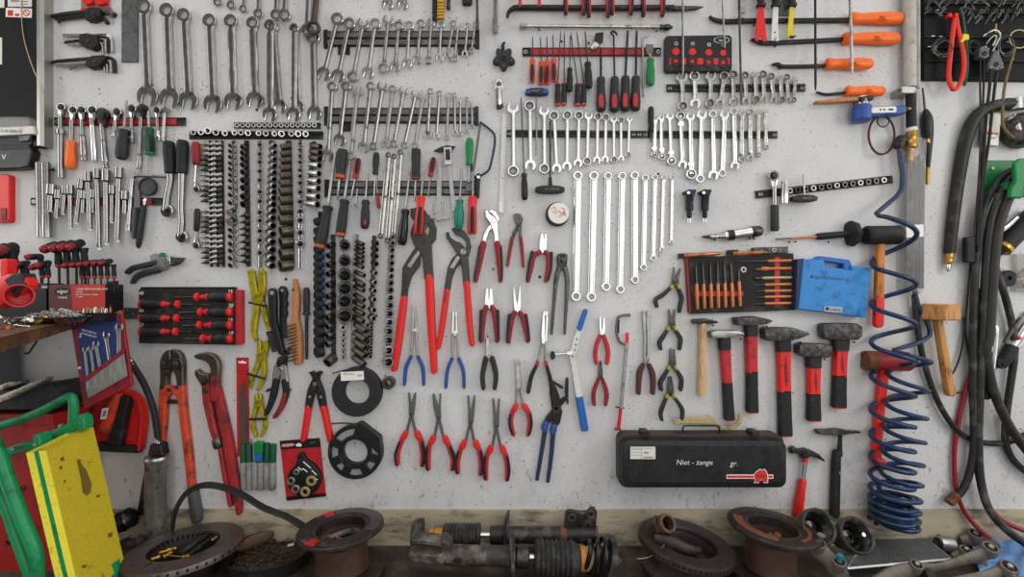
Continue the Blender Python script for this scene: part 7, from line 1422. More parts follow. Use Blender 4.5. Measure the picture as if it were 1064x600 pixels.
TH('grease_gun','grease gun with steel barrel and black hose standing behind the brake discs','grease gun',(163,552,20),[
    ('barrel','alu_worn',[('L',(163.4,474,50),(163,556,50),[(0,10.6),(.02,11.2),(.05,11.2),(.06,10.6),(.95,10.6),(1,10)],24)]),('pump_head','black_oxide',[('P',[(154.6,463.6),(160,461),(167,463),(169,474),(155,475)],34,66,4)]),('hose','black_rubber',[('T',[(164.4,466,52),(163.6,450,52),(159,424,50),(150,400,46),(140.6,384,42),(136.4,377,40)],3.1,10)]),('hose_fitting','chrome',[('L',(139.6,383,42),(132.6,370.6,38),[(0,2.8),(.3,3.2),(.4,2.4),(.5,3),(.8,2.6),(1,1.6)],12),('L',(164.4,470,52),(163.8,454,52),[(0,3),(.4,3.6),(1,3)],12)]),('lever','black_oxide',[('S',[(158,464),(152,490),(145,534)],[5,5,6],24,34,3)])])
# blue wrench wallet on the shelf corner
o = tag(empty('spanner_wallet',W(104,424,150)),'blue and red wallet with five open spanners hanging from the shelf corner','wallet')
d0 = 168
Q = [(73,337),(126,322.6),(137.4,401),(87,426.4)]
mb = MB(); mb.poly(Q,d0,d0+8,2); mb.build('red_border','dark_red',o)
mb = MB(); mb.poly([(79,340.6),(122,328.8),(131.6,392),(90,414)],d0+7,d0+10,.6); bl = mb.build('blue_back','navy',o)
for i,(a,b_,R_,w_) in enumerate([((87.6,364),(92,404),3,2.6),((93.6,362.6),(99,402),3,2.6),((98.8,358.4),(107,399),3.8,3.2),((109.4,349),(116.6,394),4.2,3.6),((122.6,341),(123,388),4.8,4)]):
    wrench(a,b_,'o','o',R_,R_*.9,w_,d0+10.5,'open_ended_spanner','%s spanner from the left in the blue and red wallet' % th(i+1),'spanners in the blue wallet','dark_chrome' if i == 3 else 'steel')
mb = MB(); mb.poly([(87.4,393),(127.4,363),(128.6,367),(88.4,397.6)],d0+17,d0+20,.6); mb.build('red_strap','dark_red',o)
mb = MB(); mb.poly([(88.6,397.4),(128.4,367.6),(132,391),(91,414.4)],d0+16.6,d0+18.6,.4); mb.build('pocket_film','clear_bag',o)
for x,y in ((76.2,337.2),(124,325.6)):
    mb = MB(); mb.ring(x,y,2,.9,d0+7,d0+10,14,.5); mb.build('eyelet','steel',o)
mb = MB(); mb.ring(82,382.6,1.3,0,d0+7,d0+11,12,.8); mb.build('press_stud','ink_white',o)
text(bl,'5',83.6,349,5,d0+10.3,'ink_white',15); text(bl,'PIECE METRIC',92.6,345,1.9,d0+10.3,'ink_white',15); text(bl,'SPANNER SET',92.6,348.6,1.9,d0+10.3,'ink_white',15)
# dustpan with brush
o = TH('dustpan','red dustpan with black lip hanging below the spanner wallet','dustpan',(125,470,4),[
    ('pan_body','dust_red',[('P',[(96,415),(112,407),(126,405),(141,412),(147.6,424),(149,440),(145,471),(104,470),(92,450)],2,16,4)]),('pan_rim','bright_red',[('S',[(112,408),(127,407.6),(139,413.6),(145,424),(146.4,440),(142.8,469)],[4,4.4,4.6,4.6,4.4,4],10,34,3,0)]),('pan_floor','bright_red',[('P',[(128,410),(138,415),(143,426),(144,440),(141,466),(124,464)],15,19,1)]),('step_ridge','bright_red',[('P',[(123,456),(140,455.4),(140,458),(123,458.6)],17,24,1.2)]),('rubber_lip','black_rubber',[('P',[(101,460.6),(120,463),(143,464.6),(142.4,471.6),(103,469.6)],14,36,2)])])
o = TH('hand_brush','hand brush with worn orange red back and black bristles clipped in the dustpan','brush',(110,452,36),[('brush_back','worn_orange_red',[('S',[(118.6,413),(114,425),(106.6,448)],[5.6,9,10],36,62,5)]),('bristles','black_rubber',[('P',[(120.4,411),(133.6,413),(131,425),(128,440),(124,464),(110,462),(114,446),(119,428)],22,48,3)])])
mb = MB(); mb.poly([(106,425),(112.6,424),(110,435.4),(104,436.4)],61,63,.3); lb = mb.build('label','label_white',root_parts[o.name]['brush_back'])
mb = MB(); mb.poly([(107.4,427),(111,426.4),(109.4,433),(105.8,433.8)],62.6,63.4,.1); mb.build('label_print','ink_grey',lb)
# ================================================================= SHELF at the left
ZS = 1.554
def atz(px,py,z):
    dist = 500*(ZC-z)/(py-300); return Vector(((px-532)*dist/500,dist-1.6,z))
A1 = atz(72,333,ZS); A0 = atz(-6,352.5,ZS)
shelf = tag(empty('corner_shelf',W(0,352,300)),'thick worn wooden shelf in the left corner, crowded with key sets and bolts','shelf')
mb = MB(); mb.prism([(A1.x,-.005,ZS-.03),(A1.x,A1.y,ZS-.03),(A0.x,A0.y,ZS-.03),(-1.9,A0.y,ZS-.03),(-1.9,-.005,ZS-.03)],(0,0,.03)); mb.build('shelf_board','shelf_wood',shelf)
mb = MB(); mb.prism([tuple(W(-70,360,26))[:2]+(ZB,),tuple(W(20,360,26))[:2]+(ZB,),tuple(W(20,360,9))[:2]+(ZB,),tuple(W(-70,360,9))[:2]+(ZB,)],(0,0,ZS-.03-ZB)); mb.build('steel_support','shadow_steel',shelf)
mb = MB(); mb.tube([(26,367,60),(30,367,60),(36,358,60),(41,351,60)],.9,7); tag(mb.build('cable','black_rubber',None,W(26,367,60)),'short black cable bent under the shelf edge','cable')
def tkey(front,back,stem,foot,r,label,group,d=60,collar=True):
    o = tag(empty('t_handle_key',W(*foot,d)),label,'hex key',group)
    mb = MB(); mb.lathe((*front,d+34),(*back,d-26),[(0,r*.7),(.1,r),(.5,r*1.1),(.9,r),(1,r*.6)],12); g = mb.build('grip','black_rubber',o)
    mb = MB(); mb.lathe((front[0]-.6,front[1]+.1,d+36),(front[0]+(back[0]-front[0])*.4,front[1]+(back[1]-front[1])*.4-r*.35,d+12),[(0,r*.5),(.2,r*.95),(.7,r*.95),(1,r*.4)],12); mb.build('red_panel','dark_red',g)
    mb = MB(); mb.lathe((*stem[0],d),(*stem[1],d),[(0,r*1.05),(.3,r*.7),(.8,r*.85),(1,r*.6)],10); mb.build('neck','black_rubber',o)
    if collar: mb = MB(); mb.lathe((stem[1][0],stem[1][1]-1.4,d),(stem[1][0],stem[1][1]+1.6,d),[(0,r*.7),(.5,r*.86),(1,r*.4)],10); mb.build('red_collar','red',o)
    mb = MB(); mb.lathe((stem[1][0],stem[1][1],d),(*foot,d),[(0,r*.28),(1,r*.28)],6); mb.build('key_shaft','black_oxide',o)
for i in range(4):
    x = 44+i*9
    tkey((x,260.4-i*.6),(x+15,254-i*.8),((x+16,258),(x+17.4,277)),(x+17.8,306),3.9,'%s tall T key from the left in the back row of the right hand box' % th(i+1),'tall T keys in the printed box',84,i < 1)
for i in range(6):
    x = 66+i*7.6
    tkey((x,277.4-i*.6),(x+12,273-i*.4),((x+18.4-i*.9,275),(x+19-i*.9,288.6)),(x+19.2-i*.9,304),2.5,'%s short T key from the left in the front row of the right hand box' % th(i+1),'short T keys in the printed box',112)
for i,(f0,b0,s0,s1,ft,r,lab) in enumerate([((-8,268),(8,256),(6,262),(7,286),(7,306),5,'large T key at the far left edge of the shelf'),((0,262.6),(16,256),(13.4,260),(14,284),(14,306),5,'second large T key from the left edge, on the shelf'),((8,278.6),(22,273.6),(23,276),(24.4,288),(24.6,306),2.8,'small T key in front of the two large ones, leftmost'),((15,277),(30,272.6),(26.6,275),(28.4,287),(28.6,306),2.6,'small T key in front of the two large ones, right of another'),
        ((31.6,279),(44,274.4),(43,277),(44.2,288),(44.4,306),2.8,'small T key with red collar, left of a twin, between the two boxes'),((38,277.6),(52,272.6),(49,275),(50.4,287.6),(50.6,306),2.8,'small T key with red collar, right of a twin, between the two boxes'),((27,267.6),(44,266.6),(42,268),(42.4,280),(42.6,306),2.8,'single T key lying highest above the small ones, between the two boxes')]):
    tkey(f0,b0,(s0,s1),ft,r,lab,'T keys in the plain box',92)
def sbox(name,x0,x1,yt,d0,d1,label,fm,sm,skew=0):
    """open box standing on the shelf; front face at d1"""
    o = tag(empty(name,Vector((W((x0+x1)/2,300,d1).x,-d1/1000,ZS))),label,'box')
    P0,P1 = W(x0,yt,d1),W(x1,yt,d1)
    mb = MB(); mb.prism([(P0.x,-d0/1000,ZS),(P1.x,-d0/1000,ZS),(P1.x,-d1/1000,ZS),(P0.x,-d1/1000,ZS)],(0,0,P0.z-ZS)); mb.build('box_body',sm,o)
    mb = MB(); mb.poly([(x0+.4,yt+.4),(x1-.4,yt+.4),(x1-.4,331),(x0+.4,331)],d1,d1+.8,0); f_ = mb.build('front_face',fm,o)
    return o,f_
o,f_ = sbox('printed_box',50.6,109.6,295.6,60,128,'red printed box of T keys with black oval logo on the shelf','box_red','black_plastic')
mb = MB(); mb.poly([(51,296),(73,296),(76,331),(51,331)],128.2,129,0); mb.build('dark_print','box_dark',f_)
mb = MB(); mb.ring(64.6,303,8.6,0,128.6,129.4,24,.1,ry=.46); lg_ = mb.build('oval_logo','ink_black',f_); text(lg_,'vigor',64.8,303,4.2,129.6,'ink_white',0,.2); text(f_,'V1410',65,309.6,2.6,129.4,'ink_white')
for s_,y,h in (('T-GRIFF STIFTSCHLUSSEL SATZ',300.6,2),('10-TLG.',303.6,1.8),('HEX KEY SET WITH T-HANDLE',306.4,1.4),('2 - 10 MM',308.8,1.4)): text(f_,s_,79 if len(s_) > 12 else 79,y,h*.86,129.4,'ink_white',align='LEFT')
mb = MB(); mb.poly([(110,293),(121.6,292),(122.6,316),(118,321),(110.4,322)],60,66,1); mb.build('box_flap','black_plastic',o)
mb = MB(); mb.poly([(112.4,296),(119.6,295.4),(120.2,314),(113,317)],65.6,67,.2); mb.build('flap_inside','pouch_grey',o)
o,f_ = sbox('plain_box',-20,48.6,294.6,60,118,'dark box of T keys behind the red bulky tool, shelf left end','black_plastic','black_plastic')
mb = MB(); mb.poly([(43,297),(49,297),(49,300),(43,300)],118.5,124,.6); mb.build('box_latch','steel',o)
# bowl with bolts, bit block, loose parts, red tool
def disk_world(mb,c,axis_,prof,n=32):
    """prof [(height along axis, radius)] closed"""
    ax = Vector(axis_).normalized(); up = ax.orthogonal().normalized(); sd = ax.cross(up); c = Vector(c)
    m = len(prof); vs = []; fs = []
    for h,r in prof:
        for j in range(n):
            a = 2*math.pi*j/n; vs.append(c+ax*h+up*math.cos(a)*r+sd*math.sin(a)*r)
    for i in range(m-1):
        for j in range(n):
            j2 = (j+1) % n; fs.append((i*n+j,i*n+j2,(i+1)*n+j2,(i+1)*n+j))
    if prof[0][1] > 1e-5 and (abs(prof[0][0]-prof[-1][0]) > 1e-6 or abs(prof[0][1]-prof[-1][1]) > 1e-6):
        fs.append(tuple(range(n))[::-1]); fs.append(tuple((m-1)*n+j for j in range(n)))
    mb.raw(vs,fs)
bc = W(60,322,245); bc.z = ZS
o = tag(empty('steel_bowl',bc),'flat steel bowl heaped with small bolts in front of the printed box','bowl')
mb = MB(); disk_world(mb,bc,(0,0,1),[(0,.055),(.002,.06),(.016,.084),(.018,.086),(.019,.084),(.006,.06),(.005,.0)]); mb.build('bowl_body','dark_chrome',o)
rb = random.Random(3)
mb = MB()
for i in range(170):
    a = rb.uniform(0,6.28); rr_ = .07*math.sqrt(rb.random()); z = .012+.022*(1-rr_/.07)+rb.uniform(0,.006)
    p = bc+Vector((rr_*math.cos(a),rr_*math.sin(a),z)); v = Vector((rb.uniform(-1,1),rb.uniform(-1,1),rb.uniform(-.5,.5))).normalized()*.007
    mb.lathe(p-v,p+v,[(0,.0034),(.3,.0034),(.32,.0017),(1,.0017)],6,world=True)
so = mb.build('small_bolts','steel',None,bc); tag(so,'heap of small steel bolts in the flat bowl on the shelf','bolts',None,'stuff')
bb = W(100,320,200); bb.z = ZS
o = tag(empty('bit_block',bb),'black block with a row of screwdriver bits at the shelf corner','bit block')
mb = MB(); mb.wbox((bb.x-.032,bb.y-.02,ZS),(bb.x+.04,bb.y+.02,ZS+.026)); mb.build('block','black_plastic',o)
for i in range(7):
    for j in range(2):
        p = Vector((bb.x-.028+i*.0105,bb.y-.01+j*.018,ZS+.024)); mb = MB(); mb.lathe(p,p+Vector((0,0,.014+.004*((i+j) % 2))),[(0,.003),(.6,.003),(.65,.0018),(1,.0016)],6,world=True)
        mb.build('bit',('chrome','brass','steel')[(i+j) % 3],o)
o = tag(empty('red_blower',W(10,320,330)),'bulky red plastic tool with black band and round open mouth, shelf left','power tool')
d_ = 330
mb = MB(); mb.poly([(-20,296),(6,284.6),(20,284),(26,292),(27,300),(12,312),(-4,321),(-20,322)],296,d_,8,True); mb.build('housing','bright_red',o)
mb = MB(); mb.poly([(2,291),(12,284),(19.6,284),(25,298),(13,309.6),(7.6,300)],292,d_+5,6); mb.build('black_band','charcoal',o)
mb = MB(); mb.poly(rrect(-1,269,6,290,2),260,290,4); mb.build('red_post','bright_red',o)
a_ = W(21,309,315); v = Vector((.5,-.55,.1))
mb = MB(); disk_world(mb,a_,v,[(-.01,.022),(.02,.027),(.034,.031),(.036,.031),(.036,.027),(.005,.02),(.005,0)],24); mb.build('mouth','dust_red',o)
rl = random.Random(9)
for i,(x,y,m_,lab) in enumerate([(6,331,'chrome','bright round nut at the left end of the shelf front'),(15,333,'black_oxide','black fitting among loose parts on the shelf front'),(22,331,'steel','grey steel fitting among loose parts on the shelf front'),(29,332,'dark_chrome','dark chrome fitting left of the brass one on the shelf'),(42,331.4,'brass','brass hexagon fitting lying at the front of the shelf')]):
    z = ZS+.012; p = atz(x,y+6,ZS); p.z = z
    v = Vector((rl.uniform(-1,1),rl.uniform(-.4,.4),.1)).normalized()*.016
    mb = MB(); mb.lathe(p-v,p+v,[(0,.007),(.1,.009),(.45,.009),(.5,.006),(.8,.006),(.85,.0075),(1,.006)],6,world=True); tag(mb.build('fitting',m_,None,p),lab,'fitting')
for i,(x0,y0,x1,y1,m_,lab) in enumerate([(-2,343,9,341,'copper','thin copper rod at the very left on the shelf front'),(8,342.4,22,338.6,'copper','thin copper rod pointing at the bright screws on the shelf'),(16,340,30,341,'chrome','bright thin screw lying on the shelf edge'),(10,337,20,335.4,'chrome','bright bolt lying left of the copper rod on the shelf')]):
    p = atz(x0,y0,ZS); q = atz(x1,y1,ZS); p.z += .004; q.z += .004
    mb = MB(); mb.lathe(p,q,[(0,.004),(.12,.004),(.14,.0022),(1,.0018)],8,world=True); tag(mb.build('screw' if m_ == 'chrome' else 'rod',m_,None,p),lab,'screw' if m_ == 'chrome' else 'rod')
# under the shelf: dark crate with silver wedges, red crate, folding yellow step
o = TH('dark_case','dark rounded case under the shelf carrying two silver wedges','case',(10,430,20),[('case_body','charcoal',[('P',[(-40,427),(-40,411),(20,404),(52,399),(60,404),(61,416),(52,427)],34,170,10,True)])])
for i,(pts,lab) in enumerate([([(-4,412.5),(20,403),(38,395),(46.6,392.4),(46,396.4),(32,404),(8,416),(-4,420)],'long crumpled silver wedge lying on the dark case under the shelf'),([(-10,404),(8,397),(20,396),(22,399),(8,404),(-10,410)],'short crumpled silver piece behind the long silver wedge')]):
    mb = MB(); mb.poly(pts,172-40*i,200-40*i,5,True); tag(mb.build('silver_wedge','crumpled',None,W(*pts[0],150)),lab,'wedge')
ob = W(20,593,150); ob.z = ZB
o = tag(empty('red_crate',ob),'dirty red plastic crate behind the green tube frame, bottom left','crate')
L0 = W(-90,440,150); R0 = W(57,431,150)
mb = MB(); mb.prism([(L0.x,-.03,ZB),(R0.x,-.03,ZB),(R0.x,-.15,ZB),(L0.x,-.15,ZB)],(0,0,W(57,440,150).z-ZB)); mb.build('crate_body','crate_red',o)
mb = MB(); mb.prism([(L0.x,-.03,0),(R0.x+.006,-.03,0),(R0.x+.006,-.162,0),(L0.x,-.162,0)],(0,0,.03)); 
for v in mb.v: v.z += W(57,440,150).z
mb.build('crate_rim','crate_red',o)
for i,(x,y) in enumerate([(22,508),(8,564),(20,554),(52,475)]):
    mb = MB(); mb.ring(x,y,3.2,1.4,148,154,14,1); mb.build('rivet','gunmetal',o)
# folding step: two yellow boards, green frame
o = tag(empty('folding_step',W(86,640,420)),'folding frame of green tube with two yellow boards, bottom left corner','folding step')
TL,TR,BR,BL = W(48,469,420),W(97,444,270),W(128.4,581,270),W(88,640,420)
def slab(q,off,th_): 
    vs = [p+off for p in q]; n_ = (q[1]-q[0]).cross(q[3]-q[0]).normalized()
    if n_.y > 0: n_ = -n_
    mb = MB(); mb.raw(vs+[v-n_*th_ for v in vs],[(0,1,2,3),(7,6,5,4),(0,4,5,1),(1,5,6,2),(2,6,7,3),(3,7,4,0)]); return mb,n_
lv = W(40.6,468.6,424)-TL
mb,n_ = slab([TL,TR,BR,BL],Vector((0,0,0)),.001); b1 = None
mb = MB(); q = [TL,TR,BR,BL]; mb.raw(q+[p+lv for p in q],[(0,1,2,3),(7,6,5,4),(0,4,5,1),(1,5,6,2),(2,6,7,3),(3,7,4,0)]); b1 = mb.build('yellow_board','pad_yellow',o)
lv2 = W(35,470,426)-TL; lv3 = W(27,471,430)-TL
mb = MB(); mb.raw([p+lv2 for p in q]+[p+lv3 for p in q],[(0,1,2,3),(7,6,5,4),(0,4,5,1),(1,5,6,2),(2,6,7,3),(3,7,4,0)]); mb.build('yellow_board','yellow_edge',o)
mb = MB(); q2 = [TL+(BL-TL)*.0,TL+(TR-TL)*.1,BL+(BR-BL)*.1,BL]; mb.raw([p+lv*1.02 for p in q2]+[p+lv2*.98 for p in q2],[(0,1,2,3),(7,6,5,4),(0,4,5,1),(1,5,6,2),(2,6,7,3),(3,7,4,0)]); mb.build('green_strip','frame_green',o)
# edge band of the front board in brighter yellow
e0 = TL+(TR-TL)*.01; e1 = BL+(BR-BL)*.01
mb = MB(); mb.raw([TL-lv*.03,TL+lv,BL+lv,BL-lv*.03]+[p+Vector((0,-.0015,0)) for p in (TL-lv*.03,TL+lv,BL+lv,BL-lv*.03)],[(0,1,2,3),(7,6,5,4),(0,4,5,1),(1,5,6,2),(2,6,7,3),(3,7,4,0)]); mb.build('edge_band','yellow_edge',b1)
st = [(60,492),(64,491),(68,496),(69.6,506),(71.6,514),(70,524),(66.6,530),(62.6,524),(62,514),(62.6,504)]
def onb(px,py):  # point of the front board seen at px,py
    t = 0; nn = (TR-TL).cross(BL-TL); c0 = Vector((0,-D,ZC)); dr = W(px,py,300)-c0
    return c0+dr*((TL-c0).dot(nn)/dr.dot(nn))
def onbm(pts,h=.0008): 
    nn = (TR-TL).cross(BL-TL).normalized(); nn = nn if nn.y < 0 else -nn
    P_ = [onb(*p) for p in pts]; n2 = len(P_); mb = MB()
    mb.raw([p+nn*h for p in P_]+[p-nn*.001 for p in P_],[tuple(range(n2)),tuple(range(n2,2*n2))[::-1]]+[(i,(i+1) % n2,n2+(i+1) % n2,n2+i) for i in range(n2)]); return mb
onbm([(79.6,478),(83,477.6),(84.4,483),(89,488),(95,503),(94,512),(90,515.4),(86,512),(84.4,500),(82,489)]).build('oil_stain','board_stain',b1)
for pts in ([(62,477),(65,474.6),(67,478),(64,480)],[(61.6,485.4),(64,484),(64.4,487.6),(62,488.4)],[(66,500),(68,499),(68.4,501),(66.4,502)],[(112,555),(116,553),(117,558),(113,559)],[(85,588),(90,587),(89,590.4),(85.4,591)],[(100,515),(104,514),(103,517),(100.4,517)]):
    onbm(pts).build('oil_stain','board_stain',b1)
def gt(pts,r,nm='green_tube'):
    mb = MB(); mb.tube(pts,r,12); mb.build(nm,'frame_green',o)
gt([(-30,450,250),(0,442.6,250),(28,433.6,250),(50,424,250),(66,415,250),(72.6,412.6,250),(76,417,250),(76.4,428,250),(76,441,252)],3.7)
gt([(-12,448,430),(-4,465,430),(4,486,430),(14,515,430),(24,542,432),(33,563,434),(37.6,577,434),(38.6,592,434),(38.6,640,434)],4.8)
gt([(-14,500,410),(0,515,410),(8,531,412),(14,549,412),(24,577,414),(34,605,414),(44,640,414)],4)
mb = MB(); mb.strip([(4,472),(20,466),(36,464)],[9,9.6,9],330,346,4,1); mb.build('link_bar','frame_green',o)
mb = MB(); mb.strip([(36,461),(60,450),(82,440.6)],[9,9.4,9],300,314,4,1); mb.build('link_bar','frame_green',o)
mb = MB(); mb.poly([(33,453),(38,451.6),(41.6,456),(42,468.4),(34,469)],330,362,3); mb.build('bracket','frame_green',o)
mb = MB(); mb.poly([(79.6,433),(82,431.6),(84.4,434),(86,433),(87.6,440),(87,446.6),(79.4,447.4)],290,318,3); mb.build('bracket','frame_green',o)
for x,y in ((35.4,463),(83,440.6),(61,443),(12.6,467.4)):
    mb = MB(); mb.ring(x,y,1.8,0,340 if x < 40 else 312,366 if x < 40 else 322,12,.8); mb.build('bolt','steel',o)
gt([(116,584,300),(116,600,300),(114,622,300)],5.4,'green_foot')
# ================================================================= ON THE BENCH
def rotor(name,c,tilt,R,prof,hole,label,m='rotor',vents=0,cat_='brake disc',extra=()):
    """lathe profile [(height, radius)] outer side, around a tilted axis through c; vents: slots round the rim"""
    ax = (Matrix.Rotation(math.radians(tilt[0]),3,'X') @ Matrix.Rotation(math.radians(tilt[1]),3,'Y')) @ Vector((0,0,1))
    o = tag(empty(name,c),label,cat_)
    mb = MB(); disk_world(mb,c,ax,prof,56); mb.build('disc_body',m,o)
    if vents:
        up = ax.orthogonal().normalized(); sd = ax.cross(up)
        mb = MB()
        for j in range(vents):
            a = 2*math.pi*j/vents; dr = up*math.cos(a)+sd*math.sin(a)
            Mx = Matrix((dr,ax.cross(dr),ax)).transposed().to_4x4(); Mx.translation = Vector(c)
            mb.wbox((hole,-.003,vz-.004),(R+.0006,.003,vz+.004),Mx)
        mb.build('vent_slots','socket_bore',o)
    return o,ax
def atd(px,py,d): return W(px,py,d)
# left big vented disc lying face up
c = atd(191.5,567,174); h = .022
vz = -.011
o,ax = rotor('brake_disc',c,(-2,-3),.155,[(0,.092),(0,.118),(-.002,.1535),(-.004,.155),(-.02,.155),(-.022,.153),(-.022,.092),(0,.092)],.09,'large worn brake disc at the lower left with brass bits on it','rotor',44)
mb = MB(); disk_world(mb,c,ax,[(-.021,.097),(-.06,.09),(-.085,.084),(-.085,0),(-.08,0),(-.08,.078),(-.03,.084),(-.02,.091),(-.021,.097)],48); mb.build('hub','hub_shade',o)  # dark colour of this bowl stands for the shade in the open hole
mb = MB()
for j in range(40):
    a = 2*math.pi*j/40; q = c+Vector((.0905*math.cos(a),.0905*math.sin(a),-.011)); mb.lathe(q,q+Vector((.004*math.cos(a),.004*math.sin(a),0)),[(0,.004),(1,.004)],4,world=True)
mb.build('inner_slots','socket_bore',o)
for a in (20,140,255):
    e = c+Vector((.098*math.cos(math.radians(a)),.098*math.sin(math.radians(a)),.0)); q = c+Vector((.118*math.cos(math.radians(a)),.118*math.sin(math.radians(a)),.0))
    mb = MB(); mb.lathe(e+Vector((0,0,.001)),q+Vector((0,0,.001)),[(0,.003),(1,.003)],8,world=True); mb.build('wear_slot','socket_bore',o)
for i,(x,y,a,L_,r) in enumerate([(172,573,.5,.03,.006),(178,571,.2,.028,.006),(162,580,.6,.022,.006),(174,577,1.2,.024,.007),(193,578.4,.2,.02,.006),(222.6,560,1.3,.02,.005)]):
    p = atz(x,y,c.z+.006); v = Vector((math.cos(a),math.sin(a),.12))*L_*.5
    mb = MB(); mb.lathe(p-v,p+v,[(0,r*.7),(.1,r),(.3,r),(.34,r*.7),(.6,r*.7),(.64,r),(.9,r),(1,r*.6)],8,world=True)
    tag(mb.build('brass_fitting','brass',None,p),['brass fitting lying furthest back in the heap on the left disc','second brass fitting in the heap on the left disc, leaning right','brass fitting at the front left of the heap on the left disc','thick brass fitting in the middle of the heap on the left disc','brass end piece lying alone in front, on the left disc','brass piece at the right inner edge of the left disc'][i],'fitting')
p,q = atz(169,577,c.z+.004),atz(191,579,c.z+.004)
mb = MB(); mb.lathe(p,q,[(0,.0014),(1,.0014)],6,world=True); tag(mb.build('steel_pin','chrome',None,p),'thin bright pin among the brass fittings on the left disc','pin')
p,q = atz(186,577,c.z-.018),atz(217,556,c.z-.018)
mb = MB(); mb.lathe(p,q,[(0,.008),(.3,.011),(.8,.011),(1,.007)],6,world=True); mb.lathe(p+Vector((.03,.0,.0)),q+Vector((.02,-.02,-.002)),[(0,.006),(.5,.009),(1,.006)],6,world=True); tag(mb.build('brake_pad','strut_black',None,p),'dark metal pad lying inside the hub of the left disc','brake pad')
# spool shaped double discs
def spool(px,py,d,R,rh,hgt,tilt,label,ring='rotor_dark',hub='rotor_rust',inside=()):
    c = atd(px,py,d)
    zb = ZB+.004; H = c.z-zb
    o = tag(empty('brake_disc',Vector((c.x,c.y,ZB))),label,'brake disc')
    ax = (Matrix.Rotation(math.radians(tilt[0]),3,'X') @ Matrix.Rotation(math.radians(tilt[1]),3,'Y')) @ Vector((0,0,1))
    mb = MB(); disk_world(mb,c,ax,[(0,rh*1.0),(.001,rh*1.05),(-.001,R*.97),(-.004,R),(-.011,R),(-.013,R*.97),(-.014,rh*1.06),(-.02,rh*1.0),(-.04,rh*.99),(-.04,rh*.88),(-.004,rh*.9),(0,rh)],56); mb.build('friction_ring',ring,o)
    mb = MB(); disk_world(mb,c,ax,[(-.03,rh*.985),(-H*.55,rh*.93),(-H*.8,rh*.98),(-H+.02,rh*1.0),(-H+.02,rh*.5),(-H*.6,rh*.5),(-H*.6,rh*.84),(-.03,rh*.88),(-.03,rh*.985)],48); mb.build('hub',hub,o)
    cb = c-ax*(H-.016)
    mb = MB(); disk_world(mb,cb,ax,[(0,rh*.9),(0,R*.97),(-.003,R),(-.011,R),(-.013,R*.97),(-.013,rh*.8),(0,rh*.9)],56); mb.build('lower_ring',ring,o)
    return o,c,ax
o,c2,ax2 = spool(354,547,172,.124,.078,.15,(0,-3),'rusty brake drum with wide rims and red paint marks, left of the dampers')
def patch(c,ax,a0,a1,r0,r1,m,par,nm):
    up = Vector((1,0,0)); up = (up-ax*up.dot(ax)).normalized(); sd = ax.cross(up)
    n_ = 8; vs = []
    for k_ in range(n_+1):
        a = math.radians(a0+(a1-a0)*k_/n_)
        for r in (r0,r1): 
            for h_ in (.0002,.0016): vs.append(c+(up*math.cos(a)+sd*math.sin(a))*r+ax*h_)
    fs = []
    for k_ in range(n_):
        b_ = k_*4; fs += [(b_+1,b_+3,b_+7,b_+5),(b_,b_+4,b_+6,b_+2),(b_,b_+1,b_+5,b_+4),(b_+2,b_+6,b_+7,b_+3)]
    fs += [(0,2,3,1),(n_*4,n_*4+1,n_*4+3,n_*4+2)]
    mb = MB(); mb.raw(vs,fs); return mb.build(nm,m,par)
for (a0,a1,m_) in ((122,138,'dust_red'),(232,252,'dust_red'),(142,230,'strut_black'),(254,330,'strut_black'),(-20,118,'rotor')):
    patch(c2,ax2,a0,a1,.086,.117,m_,o,'painted_mark')
rb2 = random.Random(11)
def rubble(c,n_,r,label,m,size=.02,name='metal_scrap',cat_='scrap',group=None,labs=None):
    for i in range(n_):
        a = rb2.uniform(0,6.28); q = c+Vector((math.cos(a)*r*rb2.uniform(.1,1),math.sin(a)*r*rb2.uniform(.1,1),0))
        v = Vector((rb2.uniform(-1,1),rb2.uniform(-1,1),rb2.uniform(-.2,.4))).normalized()*size*rb2.uniform(.6,1.2)
        mb = MB(); mb.lathe(q-v,q+v,[(0,size*.3),(.2,size*.45),(.5,size*.28),(.8,size*.5),(1,size*.25)],6,world=True)
        tag(mb.build(name,m if isinstance(m,str) else m[i % len(m)],None,q),labs[i] if labs else label,cat_,group)
k0 = c2-ax2*.04
mb = MB(); pts = [k0+Vector((.055*math.cos(a),.045*math.sin(a),.008*math.sin(2*a))) for a in [i*.35 for i in range(1,15)]]
mb.tube([tuple(p) for p in pts],[.009]*len(pts),8,world=True,fy=.7); tag(mb.build('clamp_ring','grey_steel',None,k0),'worn curved metal shoe lying inside the rusty brake drum','brake part')
rubble(k0+Vector((.01,-.015,.004)),3,.03,'',('rotor','dust_red','gunmetal'),.016,'drum_part','brake part',None,['grey lump inside the rusty brake drum','reddish lump inside the rusty brake drum, in front','dark bolt piece inside the rusty brake drum, right'])
o,c4,ax4 = spool(803,546,172,.124,.074,.15,(0,5),'dark rusty brake drum with wide rim, right of the dampers')
patch(c4,ax4,150,250,.082,.108,'rust',o,'rust_band'); patch(c4,ax4,290,380,.09,.1,'rust',o,'rust_band')
rubble(c4-ax4*.04,2,.02,'',('rust','strut_black'),.026,'drum_part','brake part',None,['rusty block lying inside the right brake drum','black block lying inside the right brake drum, left'])
